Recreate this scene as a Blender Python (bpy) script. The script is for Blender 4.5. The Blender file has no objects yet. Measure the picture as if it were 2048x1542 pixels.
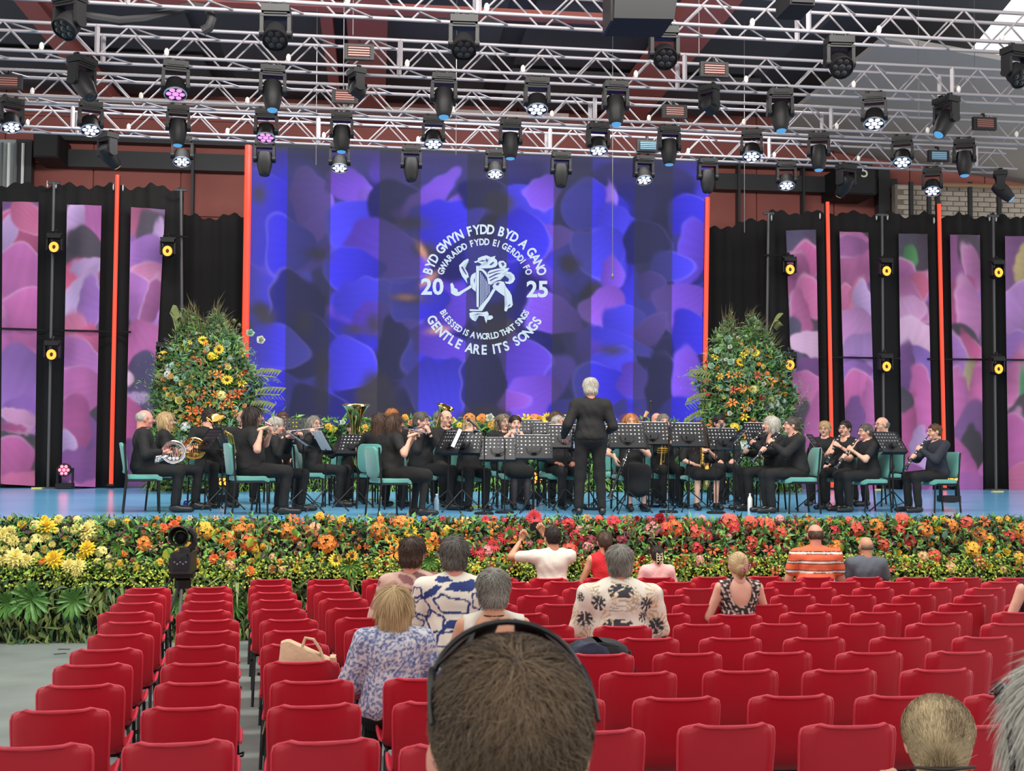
import bpy, bmesh, math, random
import numpy as np
from mathutils import Vector, Matrix, Euler
random.seed(7); RNG = np.random.default_rng(7)
V = Vector; SC = bpy.context.scene; COL = SC.collection; PI = math.pi
# ------------------------------------------------------------------ camera, sky, lights, exposure
F_PX = 2411.0; EYE = V((0, 0, 2.345)); YAW = math.radians(6.5); PITCH = math.atan((885-771)/F_PX); ROLL = 0.0062
_f = V((math.sin(YAW)*math.cos(PITCH), math.cos(YAW)*math.cos(PITCH), math.sin(PITCH)))
_r0 = V((math.cos(YAW), -math.sin(YAW), 0)); _u0 = _r0.cross(_f)
_r = _r0*math.cos(ROLL)+_u0*math.sin(ROLL); _u = _u0*math.cos(ROLL)-_r0*math.sin(ROLL)
cam_d = bpy.data.cameras.new('camera'); cam = bpy.data.objects.new('camera', cam_d); COL.objects.link(cam)
cam_d.sensor_width = 36; cam_d.lens = F_PX/2048*36; cam_d.clip_end = 300; cam_d.clip_start = .05
cam.matrix_world = Matrix(((_r.x, _u.x, -_f.x, EYE.x), (_r.y, _u.y, -_f.y, EYE.y), (_r.z, _u.z, -_f.z, EYE.z), (0, 0, 0, 1)))
cam_d.dof.use_dof = True; cam_d.dof.focus_distance = 13.0; cam_d.dof.aperture_fstop = 14.0
SC.camera = cam
w = bpy.data.worlds.new('overcast_sky'); SC.world = w; w.use_nodes = True
w.node_tree.nodes['Background'].inputs[0].default_value = (1.0, 0.985, 0.96, 1); w.node_tree.nodes['Background'].inputs[1].default_value = 1.15
def area(loc, rot, sx, sy, power, col=(1, 1, 1)):
    d = bpy.data.lights.new('area', 'AREA'); d.shape = 'RECTANGLE'; d.size = sx; d.size_y = sy; d.energy = power; d.color = col
    o = bpy.data.objects.new('added_stage_fill', d); COL.objects.link(o); o.location = loc; o.rotation_euler = rot; return o
area((1, 11.5, 9.4), (math.radians(38), 0, 0), 13, 1.2, 1500, (1, .96, .9))      # added area fill for band exposure, standing in for front wash
area((1, 20.5, 9.2), (math.radians(20), 0, 0), 14, 1.0, 800, (1, .97, .93))    # unseen area fill added to brighten the rear stage
SC.view_settings.view_transform = 'Standard'; SC.view_settings.look = 'None'; SC.view_settings.gamma = 1
SC.view_settings.use_curve_mapping = False; SC.view_settings.exposure = 0.0
# ------------------------------------------------------------------ pixel -> world
def ray(px, py): return _f*F_PX+_r*(px-1024)+_u*(771-py)
def P(px, py, D):
    d = ray(px, py); return EYE+d*(D/d.y)
def PZ(px, py, z):
    d = ray(px, py); return EYE+d*((z-EYE.z)/d.z)
STZ = 1.40
def floor_z(y): return .0353*(13.6-y) if y < 13.6 else 0.0
# ------------------------------------------------------------------ materials
def lin(c):
    r = []
    for v in c[:3]:
        v = v/255.0; r.append(v/12.92 if v <= .04045 else ((v+.055)/1.055)**2.4)
    return (*r, 1.0)
_M = {}
def mat(name, col=(128, 128, 128), rough=.6, metal=0., emit=None, es=1., var=0., vs=8., bump=0., bs=40., attr=None, trans=0., sheen=0., spec=.5, col2=None, shade=None):
    if name in _M: return _M[name]
    m = bpy.data.materials.new(name); m.use_nodes = True; nt = m.node_tree; b = nt.nodes['Principled BSDF']; L = nt.links
    c = lin(col); b.inputs['Base Color'].default_value = c; b.inputs['Roughness'].default_value = rough; b.inputs['Metallic'].default_value = metal
    b.inputs['Specular IOR Level'].default_value = spec
    tc = None
    def coords():
        nonlocal tc
        if tc is None: tc = nt.nodes.new('ShaderNodeTexCoord')
        return tc.outputs['Object']
    if var or col2:
        n = nt.nodes.new('ShaderNodeTexNoise'); n.inputs['Scale'].default_value = vs; n.inputs['Detail'].default_value = 4; L.new(coords(), n.inputs['Vector'])
        r = nt.nodes.new('ShaderNodeValToRGB'); c2 = lin(col2) if col2 else tuple(x*(1-var) for x in c[:3])+(1,)
        r.color_ramp.elements[0].position = .35; r.color_ramp.elements[0].color = c2; r.color_ramp.elements[1].position = .65; r.color_ramp.elements[1].color = c
        L.new(n.outputs['Fac'], r.inputs['Fac']); L.new(r.outputs['Color'], b.inputs['Base Color'])
    if shade:      # per-piece tone stored on the mesh: mixes col with a second tone
        a = nt.nodes.new('ShaderNodeAttribute'); a.attribute_name = 'tone'; r = nt.nodes.new('ShaderNodeValToRGB')
        r.color_ramp.elements[0].color = lin(shade); r.color_ramp.elements[1].color = c
        L.new(a.outputs['Fac'], r.inputs['Fac']); L.new(r.outputs['Color'], b.inputs['Base Color'])
    if attr:
        a = nt.nodes.new('ShaderNodeAttribute'); a.attribute_name = 'Col'
        if attr == 'emit':
            L.new(a.outputs['Color'], b.inputs['Emission Color']); b.inputs['Emission Strength'].default_value = es
        else: L.new(a.outputs['Color'], b.inputs['Base Color'])
    if emit: b.inputs['Emission Color'].default_value = lin(emit); b.inputs['Emission Strength'].default_value = es
    if trans: b.inputs['Transmission Weight'].default_value = trans
    if sheen: b.inputs['Sheen Weight'].default_value = sheen
    if bump:
        n = nt.nodes.new('ShaderNodeTexNoise'); n.inputs['Scale'].default_value = bs; n.inputs['Detail'].default_value = 3; L.new(coords(), n.inputs['Vector'])
        bp = nt.nodes.new('ShaderNodeBump'); bp.inputs['Strength'].default_value = bump; bp.inputs['Distance'].default_value = .02
        L.new(n.outputs['Fac'], bp.inputs['Height']); L.new(bp.outputs['Normal'], b.inputs['Normal'])
    _M[name] = m; return m
# ------------------------------------------------------------------ objects and tags
def tag(o, label=None, cat=None, group=None, kind=None):
    if label: o['label'] = label
    if cat: o['category'] = cat
    if group: o['group'] = group
    if kind: o['kind'] = kind
    return o
def empty(name, loc=(0, 0, 0), rz=0, label=None, cat=None, group=None, s=1.):
    o = bpy.data.objects.new(name, None); COL.objects.link(o); o.location = loc; o.rotation_euler = (0, 0, rz); o.empty_display_size = .1; o.scale = (s, s, s)
    return tag(o, label, cat, group)
def link(name, me, parent=None, loc=None, rot=None, scale=None):
    o = bpy.data.objects.new(name, me); COL.objects.link(o)
    if parent: o.parent = parent
    if loc is not None: o.location = loc
    if rot is not None: o.rotation_euler = rot
    if scale is not None: o.scale = scale
    return o
def kids(o): return [c for c in _ALLK.get(o.name, [])]
def copy_tree(o, parent=None, loc=None, rz=None):
    c = o.copy(); COL.objects.link(c); c.parent = parent
    if loc is not None: c.location = loc
    if rz is not None: c.rotation_euler = (0, 0, rz)
    for ch in o.children: copy_tree(ch, c)
    return c
def np_mesh(name, v, faces, mats=(), smooth=False, mi=None, sharp=None):
    me = bpy.data.meshes.new(name); v = np.asarray(v, np.float32)
    if isinstance(faces, np.ndarray):
        k = faces.shape[1]; n = len(faces)
        me.vertices.add(len(v)); me.vertices.foreach_set('co', v.ravel()); me.loops.add(n*k); me.loops.foreach_set('vertex_index', faces.astype(np.int32).ravel())
        me.polygons.add(n); me.polygons.foreach_set('loop_start', np.arange(0, n*k, k, dtype=np.int32))
        me.update(calc_edges=True); me.validate()
    else: me.from_pydata([tuple(map(float, a)) for a in v], [], faces)
    for m in mats: me.materials.append(m)
    if smooth: me.polygons.foreach_set('use_smooth', [True]*len(me.polygons))
    if mi is not None: me.polygons.foreach_set('material_index', np.asarray(mi, np.int32))
    if sharp: me.set_sharp_from_angle(angle=math.radians(sharp))
    me.update(); return me
class MB:
    """collects simple solids into ONE mesh"""
    def __init__(s): s.v = []; s.f = []; s.mi = []; s.m = 0; s.T = Matrix()
    def add(s, vs, fs):
        n = len(s.v); s.v += [tuple(s.T @ V(p)) for p in vs]; s.f += [tuple(i+n for i in f) for f in fs]; s.mi += [s.m]*len(fs); return s
    def box(s, c, d, R=None):
        c = V(c); h = [x/2 for x in d]; vs = []
        for z in (-1, 1):
            for y in (-1, 1):
                for x in (-1, 1):
                    p = V((x*h[0], y*h[1], z*h[2])); vs.append((R @ p if R else p)+c)
        return s.add(vs, [(0, 2, 3, 1), (4, 5, 7, 6), (0, 1, 5, 4), (2, 6, 7, 3), (0, 4, 6, 2), (1, 3, 7, 5)])
    def rings(s, rings, closed=True, cap=True):
        n = len(rings[0]); vs = [p for r in rings for p in r]; fs = []
        for i in range(len(rings)-1):
            for j in range(n if closed else n-1):
                k = (j+1) % n; fs.append((i*n+j, i*n+k, (i+1)*n+k, (i+1)*n+j))
        if cap: fs.append(tuple(range(n-1, -1, -1))); fs.append(tuple((len(rings)-1)*n+j for j in range(n)))
        return s.add(vs, fs)
    def tube(s, pts, r, n=8, cap=True, closed=False):
        pts = [V(p) for p in pts]; m = len(pts); rr = list(r) if hasattr(r, '__len__') else [r]*m; R = []
        up = None
        for i, p in enumerate(pts):
            a = pts[(i-1) % m] if (closed or i > 0) else p; b = pts[(i+1) % m] if (closed or i < m-1) else p
            t = (b-a).normalized() if (b-a).length > 1e-9 else V((0, 0, 1))
            if up is None: up = t.orthogonal().normalized()
            up = (up-t*up.dot(t)); up = up.normalized() if up.length > 1e-6 else t.orthogonal().normalized()
            q = t.cross(up); R.append([p+(up*math.cos(2*PI*j/n)+q*math.sin(2*PI*j/n))*rr[i] for j in range(n)])
        if closed: R.append(R[0]); cap = False
        return s.rings(R, cap=cap)
    def lathe(s, prof, n=16, M=None, cap=True):
        M = M or Matrix(); return s.rings([[M @ V((r*math.cos(2*PI*j/n), r*math.sin(2*PI*j/n), z)) for j in range(n)] for r, z in prof], cap=cap)
    def ball(s, c, r, n=8, m=6):
        r = V(r) if hasattr(r, '__len__') else V((r, r, r)); c = V(c)
        return s.rings([[c+V((r.x*math.sin(a)*math.cos(2*PI*j/n), r.y*math.sin(a)*math.sin(2*PI*j/n), -r.z*math.cos(a))) for j in range(n)] for a in [max(.02, min(PI-.02, PI*i/m)) for i in range(m+1)]])
    def prism(s, poly, th, M=None):
        """2-D polygon in x,z extruded along y by th (centred)"""
        M = M or Matrix(); n = len(poly)
        return s.add([M @ V((a, -th/2, b)) for a, b in poly]+[M @ V((a, th/2, b)) for a, b in poly], [tuple(range(n)), tuple(range(2*n-1, n-1, -1))]+[(j, j+n, (j+1) % n+n, (j+1) % n) for j in range(n)])
    def mesh(s, name, mats, smooth=40):
        me = np_mesh(name, s.v, s.f, mats if isinstance(mats, (list, tuple)) else [mats], bool(smooth), s.mi if max(s.mi or [0]) else None, smooth or None); return me
    def build(s, name, mats, parent=None, smooth=40, loc=None, rot=None): return link(name, s.mesh(name, mats, smooth), parent, loc, rot)
def frame(d, up=(0, 0, 1)):
    """3x3: Z along d"""
    z = V(d).normalized(); x = V(up).cross(z)
    x = x.normalized() if x.length > 1e-4 else z.orthogonal().normalized(); y = z.cross(x)
    return Matrix((x, y, z)).transposed()
def bar_to(o, a, b):
    """place a unit-length (along Z) shared mesh between a and b"""
    a = V(a); b = V(b); d = b-a; o.location = a; o.rotation_euler = frame(d).to_euler(); o.scale = (1, 1, d.length); return o
BLK = mat('black_metal', (20, 20, 22), .45, .3); BLKP = mat('black_plastic', (19, 19, 21), .6, spec=.3); ALU = mat('aluminium', (160, 156, 162), .5, .35, var=.08, vs=3)
GREY = mat('grey_steel', (110, 110, 112), .45, .5); SILV = mat('silver_plate', (225, 225, 228), .12, 1.); BRASS = mat('lacquered_brass', (235, 190, 95), .14, 1.)
DARKF = mat('black_drape', (24, 23, 24), .95, bump=.3, bs=6); WHITE = mat('white_paint', (225, 225, 222), .6); CHROME = mat('chrome', (215, 218, 222), .08, 1.)
# ------------------------------------------------------------------ setting: floor, stage, walls, ceiling
fm = mat('painted_floor', (136, 146, 143), .45, col2=(122, 130, 128), vs=1.6, bump=.05, bs=5)
mb = MB(); xs = (-16, 18)
pr = [(-4, floor_z(-4)), (13.6, 0), (30, 0), (30, -.3), (-4, -.3)]
mb.add([(x, y, z) for x in xs for y, z in pr], [(0, 5, 6, 1), (1, 6, 7, 2), (2, 7, 8, 3), (3, 8, 9, 4), (4, 9, 5, 0), (4, 3, 2, 1, 0), (5, 6, 7, 8, 9)])
mb.build('floor', fm, smooth=0)['kind'] = 'structure'
sm = mat('blue_stage_vinyl', (118, 190, 236), .2, col2=(108, 180, 228), vs=.7, bump=.03, bs=2)
mb = MB(); mb.box((1, 20.1, STZ-.03), (26, 9.9, .06)); mb.build('floor_stage', sm, smooth=0)['kind'] = 'structure'
mb = MB(); mb.box((1, 20.2, (STZ-.06)/2), (25.8, 9.6, STZ-.06)); mb.build('trim_stage_base', BLKP, smooth=0)['kind'] = 'structure'
for px, py in ((128, 1299), (120, 1308)):      # scraps of black tape on the floor
    p = PZ(px, py, .0); tp = MB(); tp.box((0, 0, .003), (.13, .05, .004)); o = tp.build('floor_tape', mat('dark_tape', (70, 72, 72), .7), None, 0, loc=(p.x, p.y, max(floor_z(p.y), 0)), rot=(0, 0, .5 if px < 125 else -.15))
    tag(o, 'longer strip of black tape stuck on the grey floor by the plants' if px == 128 else 'short piece of black tape lying nearest the leftmost chairs', 'tape')
RED = mat('red_brown_cladding', (150, 84, 76), .7, col2=(138, 74, 68), vs=.8); REDL = mat('red_primer_steel', (168, 92, 84), .6, var=.12, vs=.7)
DKP = mat('charcoal_panel', (74, 74, 78), .8, var=.1, vs=.5)
YB = 29.0
def slab(x0, x1, z0, z1, y, th, name, m, parent=None): 
    b = MB(); b.box(((x0+x1)/2, y+th/2, (z0+z1)/2), (x1-x0, th, z1-z0)); return b.build(name, m, parent, 0)
wb = slab(-16, 18, 0, 11.5, YB+.25, .2, 'wall_back', RED); wb['kind'] = 'structure'
pw, ph = 2.02, 1.15
b = MB(); b.box((0, 0, 0), (pw-.03, .05, ph-.03)); pmesh = b.mesh('cladding_panel', [RED], 0)
for i in range(-6, 9):
    for j in range(4, 10): link('cladding_panel', pmesh, wb, (i*pw+.4, YB+.22, j*ph+.2))
# black steel rails and posts in front of the cladding
for n, (x0, y0, x1, y1) in enumerate([(95, 306, 492, 340), (1428, 352, 1790, 388), (115, 272, 520, 290), (1430, 322, 1740, 338)]):
    a = P(x0, y0, YB); c = P(x1, y1, YB); b = MB(); b.box(((a.x+c.x)/2, YB, (a.z+c.z)/2), (c.x-a.x, .3, .4 if n < 2 else .2)); o = b.build('trim_%d' % (n+1), mat('dark_steel', (52, 53, 56), .55, .3), None, 0); o['kind'] = 'structure'
for n, (px, wd) in enumerate([(48, .35), (385, .06), (1476, .06), (1765, .3), (1605, .05)]):
    a = P(px, 420, YB-.1); b = MB(); b.box((a.x, YB-.1, 5.2), (wd, .25, 8.2)); o = b.build('trim_%d' % (n+5), mat('dark_steel'), None, 0); o['kind'] = 'structure'
# pale cladding at far left and painted brickwork at right
a = P(0, 380, YB-.3); b = MB(); b.box((a.x-1.2, YB-.1, 7.0), (3.2, .1, 4.6)); o = b.build('wall_left_return', mat('pale_sheet', (150, 160, 162), .6, var=.2, vs=2), None, 0); o['kind'] = 'structure'
for k in range(4):
    q = P(4+k*14, 300, YB-.25); b = MB(); b.tube([(q.x, YB-.25, 4.5), (q.x, YB-.25, 9.2)], .035, 6); b.build('trim_%d' % (20+k), WHITE if k % 2 else GREY)['kind'] = 'structure'
bk = P(1800, 430, YB-.5); bk2 = P(2060, 376, YB-.5)
BR = mat('painted_brick', (190, 180, 168), .8, var=.15, vs=6)
wr = slab(bk.x-.1, bk2.x+1.5, 4.5, bk2.z, YB-.45, .2, 'wall_right', mat('brick_joint', (128, 120, 112), .9)); wr['kind'] = 'structure'
b = MB(); b.box((0, 0, 0), (.30, .05, .105)); bm_ = b.mesh('brick', [BR], 0)
for j in range(8):
    for i in range(12): link('brick', bm_, wr, (bk.x+.1+i*.325+(.16 if j % 2 else 0), YB-.46-random.uniform(0, .015), bk2.z-.08-j*.125))
b = MB(); q0 = P(1870, 369, YB-.8); q1 = P(2050, 374, YB-.8); b.tube([q0, q1], .06, 8); tag(b.build('handrail', mat('wood_rail', (150, 118, 90), .6)), 'pale wooden rail running above the painted bricks', 'rail')
for k, px in enumerate((1822, 1858, 1875, 1940, 1998)):
    a = P(px, 425, YB-.8); c = P(px, 376, YB-.8); b = MB(); b.box((a+c)/2, (.09, .09, (c-a).length+.3)); b.build('trim_%d' % (30+k), mat('dark_steel'))['kind'] = 'structure'
# ceiling: dark panels between red beams running to the back
CZ = 10.3; xr = 9.2
E_ = [PZ(2030, -20, CZ+.4), PZ(1925, 110, CZ+.4), PZ(1845, 215, CZ+.4)]; pl = [(-16, 10.5), (E_[0].x+.8, 10.5), (E_[0].x+.1, E_[0].y-.6)]+[(e.x, e.y) for e in E_]+[(E_[2].x-.6, 29.5), (-16, 29.5)]; n = len(pl); b = MB(); b.add([(x, y, CZ+.3) for x, y in pl]+[(x, y, CZ+.42) for x, y in pl], [tuple(range(n-1, -1, -1)), tuple(range(n, 2*n))]+[(k, (k+1) % n, (k+1) % n+n, k+n) for k in range(n)]); ce = b.build('ceiling', DKP, None, 0); ce['kind'] = 'structure'
for i in range(4):
    for j in range(6):
        b = MB(); b.box((0, 0, 0), (5.6, 2.7, .12)); o = b.build('ceiling_panel', DKP, ce, 0, loc=(-12.6+i*6.1, 12.4+j*2.95, CZ+.15+(.12 if (i+j) % 2 else 0)))
for k, (px, wd) in enumerate([(735, .75), (655, .22), (1392, .85), (95, .4)]):
    a = P(px, 34, 21.) if k != 3 else P(px, 60, 22.)
    d = ray(px, 34); t = (CZ-EYE.z)/d.z; x = (EYE+d*t).x; b = MB(); b.box((x, 20, CZ-.05), (wd, 18.5, .35)); o = b.build('trim_%d' % (40+k), REDL, None, 0); o['kind'] = 'structure'
for k, y in enumerate((21.3, 28.0)):
    b = MB(); b.box((-5, y, CZ-.2), (19, .12, .10)); b.box((-5, y, CZ-.28), (19, .26, .04)); o = b.build('trim_%d' % (50+k), REDL if k < 1 else mat('pale_beam', (176, 160, 158), .6), None, 0); o['kind'] = 'structure'
# pale canopy and red end wall beyond the dark ceiling at right
b = MB(); b.add([(9.5, 21.5, 10.0), (20, 21.5, 8.6), (20, 29, 8.6), (9.5, 29, 10.0), (9.5, 21.5, 10.1), (20, 21.5, 8.7), (20, 29, 8.7), (9.5, 29, 10.1)], [(0, 1, 2, 3), (7, 6, 5, 4), (0, 4, 5, 1), (1, 5, 6, 2), (2, 6, 7, 3), (3, 7, 4, 0)])
b.build('ceiling_canopy', mat('canopy_fabric', (172, 168, 164), .8, var=.08, vs=.4), None, 0)['kind'] = 'structure'
# black equipment boxes
def blackbox(x0, y0, x1, y1, D, dep, label, cat='loudspeaker', name='loudspeaker'):
    a = P(x0, y1, D); c = P(x1, y0, D); r = empty(name, ((a.x+c.x)/2, D, a.z), 0, label, cat); b = MB(); b.box((0, dep/2, (c.z-a.z)/2), (c.x-a.x, dep, c.z-a.z)); b.build('cabinet', BLKP, r, 0)
    b = MB(); b.box((0, -.02, (c.z-a.z)/2), ((c.x-a.x)*.9, .03, (c.z-a.z)*.9)); b.build('grille', mat('grille_cloth', (38, 38, 41), .9), r, 0); return r, a, c
blackbox(66, 268, 118, 314, 28, 1.1, 'black loudspeaker box high on the left wall')
r, a, c = blackbox(1676, 338, 1752, 388, 28, 1.1, 'black box marked with the number 5 on the right wall')
fc = bpy.data.curves.new('t', 'FONT'); fc.body = '5'; fc.size = .42; fc.extrude = .004; fo = bpy.data.objects.new('t', fc); COL.objects.link(fo)
dg = bpy.context.evaluated_depsgraph_get(); me5 = bpy.data.meshes.new_from_object(fo.evaluated_get(dg)); bpy.data.objects.remove(fo); me5.materials.clear(); me5.materials.append(mat('number_white', (220, 220, 200), .6))
q = P(1721, 354, 27.95); o = link('number', me5, r, (q.x-r.location.x, -.05, q.z-r.location.z), (PI/2, 0, 0))
# line array hanging at top
def prism_hang():
    r = empty('line_array', P(1280, 0, 13.6), 0, 'large dark hanging loudspeaker array cut off at the top', 'loudspeaker')
    a = P(1218, 66, 13.6)-r.location; 
    for k in range(4):
        b = MB(); b.prism([(-.37+.0*k, -.34+.31*k), (.33+.03*k, -.34+.31*k+.02), (.37+.03*k, -.05+.31*k), (-.36, -.05+.31*k)], .62); b.build('cabinet', BLKP, r, 0)
    b = MB(); b.box((-.38, 0, .2), (.03, .5, 1.1)); b.build('side_plate', BLK, r, 0)
    r2 = empty('line_array', P(1590, 0, 13.6), 0, 'smaller dark hanging box at top right of the middle', 'loudspeaker')
    b = MB(); b.box((0, 0, .1), (.3, .5, .5)); b.build('cabinet', BLKP, r2, 0); b = MB(); b.box((0, -.26, .1), (.26, .02, .45)); b.build('grille', mat('grille_cloth'), r2, 0)
prism_hang()
# ------------------------------------------------------------------ trusses
bb = MB(); bb.tube([(0, 0, 0), (0, 0, 1)], .013, 6); BRACE = bb.mesh('brace', [ALU], 60)
bb = MB(); bb.tube([(0, 0, 0), (0, 0, 1)], .026, 8); CHORD = bb.mesh('chord', [ALU], 60)
bb = MB(); bb.box((0, 0, .5), (.05, .05, 1)); POST = bb.mesh('end_post', [ALU], 0)
bb = MB(); bb.ball((0, 0, 0), (.035, .035, .06), 8, 6); KNOB = bb.mesh('lamp_knob', [mat('knob_white', (215, 212, 205), .5)], 60)
TR = []
def truss(nm, xa, ya, xb, yb, D, s, label):
    """front-bottom chord passes through pixels (xa,ya),(xb,yb)"""
    A = P(xa, ya, D); B = PZ(xb, yb, A.z); zm = A.z
    d = (B-A).normalized(); r = empty('lighting_truss', A, math.atan2(d.y, d.x), label, 'truss', 'aluminium lighting trusses'); L = (B-A).length
    T = {(i, j): V((0, i*s, j*s)) for i in (0, 1) for j in (0, 1)}
    for k, t in T.items(): bar_to(link('chord', CHORD, r), t, t+V((L, 0, 0)))
    pitch = .82; n = int(L/pitch); sec = 5; pitch = L/n
    for i in range(n):
        x = i*pitch
        for y in (0, s):
            bar_to(link('brace', BRACE, r), (x+.04, y, 0), (x+pitch/2, y, s)); bar_to(link('brace', BRACE, r), (x+pitch/2, y, s), (x+pitch-.04, y, 0))
        bar_to(link('cross_brace', BRACE, r), (x+.04, 0, 0), (x+pitch/2, s, 0)); bar_to(link('cross_brace', BRACE, r), (x+pitch/2, 0, s), (x+pitch-.04, s, s))
        if i % sec == 2 or i == n-1 and nm == 1:
            for y in (0, s): bar_to(link('end_post', POST, r), (x if i % sec == 2 else L-.02, y, 0), (x if i % sec == 2 else L-.02, y, s))
        if i % 2: link('lamp_knob', KNOB, r, (x+.1, 0, .07))
    TR.append((r, A, B, zm)); return r
truss(1, -60, 248, 2034, 338, 21.6, .40, 'rearmost and lowest looking aluminium box truss, ending inside the right edge')
truss(2, -60, 186, 2110, 280, 19.4, .40, 'aluminium box truss, second from the back')
truss(3, -60, 96, 2110, 197, 16.9, .40, 'aluminium box truss, third from the back')
truss(4, -60, -32, 2110, 90, 14.6, .40, 'nearest aluminium box truss across the top edge of the picture')
# ------------------------------------------------------------------ moving-head lights
def lens_mat(n, c, s): return mat(n, (40, 40, 45), .15, emit=c, es=s)
LW = lens_mat('lens_white', (225, 230, 255), 1.6); LB = lens_mat('lens_blue', (90, 170, 230), .9); LP = lens_mat('lens_pink', (235, 150, 230), 1.3); LO = lens_mat('lens_orange', (255, 150, 45), 2.6); LG = lens_mat('lens_green', (200, 215, 110), .8)
LD = mat('lens_dark', (34, 36, 42), .15)
FIX = mat('fixture_black', (21, 21, 23), .5, spec=.4)
def mh_meshes():
    M = {}
    b = MB(); b.box((0, 0, -.09), (.34, .24, .12)); b.box((0, 0, -.165), (.28, .2, .04)); b.box((.0, -.125, -.09), (.22, .012, .06)); M['base'] = b.mesh('base', [FIX], 30)
    b = MB()
    for s in (-1, 1): b.box((s*.165, 0, -.36), (.045, .16, .34)); b.lathe([(.085, -.03), (.085, .03)], 14, Matrix.Translation((s*.165, 0, -.50)) @ Matrix.Rotation(PI/2, 4, 'Y'))
    b.box((0, 0, -.20), (.36, .17, .05)); M['yoke'] = b.mesh('yoke', [FIX], 40)
    b = MB(); b.tube([(0, 0, -.03), (0, 0, .05)], .03, 8); b.tube([(-.02, -.04, .03), (-.02, .04, .03)], .018, 6); b.box((0, 0, -.03), (.06, .09, .03)); M['clamp'] = b.mesh('clamp', [BLK], 40)
    # heads point along -Z from pivot
    b = MB(); pr = [(.06, .20), (.115, .17), (.13, .05), (.13, -.10), (.118, -.22), (.10, -.32), (.085, -.40), (.078, -.41)]
    b.lathe(pr, 18); M['spot'] = b.mesh('head', [FIX], 45)
    b = MB(); b.lathe([(.072, -.405), (.06, -.43), (.02, -.44)], 16); M['spotlens'] = b.mesh('lens', [LB], 60)
    b = MB(); b.lathe([(.05, .15), (.115, .12), (.135, .0), (.135, -.10), (.142, -.13), (.142, -.17), (.125, -.175)], 18); M['wash'] = b.mesh('head', [FIX], 45)
    b = MB(); b.lathe([(.142, -.165), (.15, -.19), (.135, -.20)], 18, cap=False); M['rim'] = b.mesh('rim', [mat('clear_rim', (190, 195, 205), .15, .5)], 45)
    b = MB(); b.ball((0, 0, -.18), (.045, .045, .02), 8, 4)
    for k in range(6): b.ball((.085*math.cos(k*PI/3), .085*math.sin(k*PI/3), -.18), (.038, .038, .02), 8, 4)
    M['washlens'] = b.mesh('lens', [LW], 60)
    b = MB()
    for k in range(5): b.box((0, -.012*0, -.02+.03*k-.04), (.18, .26, .008))
    M['fins'] = b.mesh('cooling_fins', [BLKP], 0)
    for k, me in M.items():
        for v in me.vertices: v.co.z *= .72; v.co.x *= 1.06 if k in ('spot', 'spotlens', 'wash', 'rim', 'washlens') else 1; v.co.y *= 1.06 if k in ('spot', 'spotlens', 'wash', 'rim', 'washlens') else 1
    return M
MH = mh_meshes(); _var = {}
def vmesh(k, m):
    if (k, m.name) not in _var:
        me = MH[k].copy(); me.materials[0] = m; _var[(k, m.name)] = me
    return _var[(k, m.name)]
def on_truss(px, ti, off=0.):
    """point of the front bottom chord of a truss that is seen in pixel column px"""
    r, A, B, zm = TR[ti]; d = B-A; py = 250; 
    for _ in range(6):
        q = ray(px, py); t = (q.x*(A.y-EYE.y)-q.y*(A.x-EYE.x))/(q.y*d.x-q.x*d.y); p = A+d*t; v = p-EYE; py = 771-(v.dot(_u)/v.dot(_f))*F_PX
    return p+V((0, off, 0))
def moving_head(px, ti, kind, label, tilt=0., pan=0., lens=None, group='moving head lights', s=1.0, cat='stage light'):
    p = on_truss(px, ti)+V((0, 0, -.05*s))
    r = empty('moving_head_light', p, pan, label, cat, group, s)
    link('base', MH['base'], r)
    for x in (-.09, .09): link('clamp', MH['clamp'], r, (x, 0, .0))
    yk = link('yoke', MH['yoke'], r)
    R = (tilt, 0, 0); h = link('head', MH['spot' if kind == 'S' else 'wash'], r, (0, 0, -.36), R)
    if kind == 'S': link('lens', vmesh('spotlens', lens or LB), h)
    else: link('lens', vmesh('washlens', lens or LW), h); link('rim', MH['rim'] if lens is not LD else vmesh('rim', BLK), h)
    return r
def order(n): return ['first', 'second', 'third', 'fourth', 'fifth', 'sixth', 'seventh', 'eighth', 'ninth', 'tenth', 'eleventh', 'twelfth', 'thirteenth', 'fourteenth', 'fifteenth', 'sixteenth', 'seventeenth', 'eighteenth', 'nineteenth', 'twentieth', 'twenty-first', 'twenty-second', 'twenty-third', 'twenty-fourth'][n]
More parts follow.
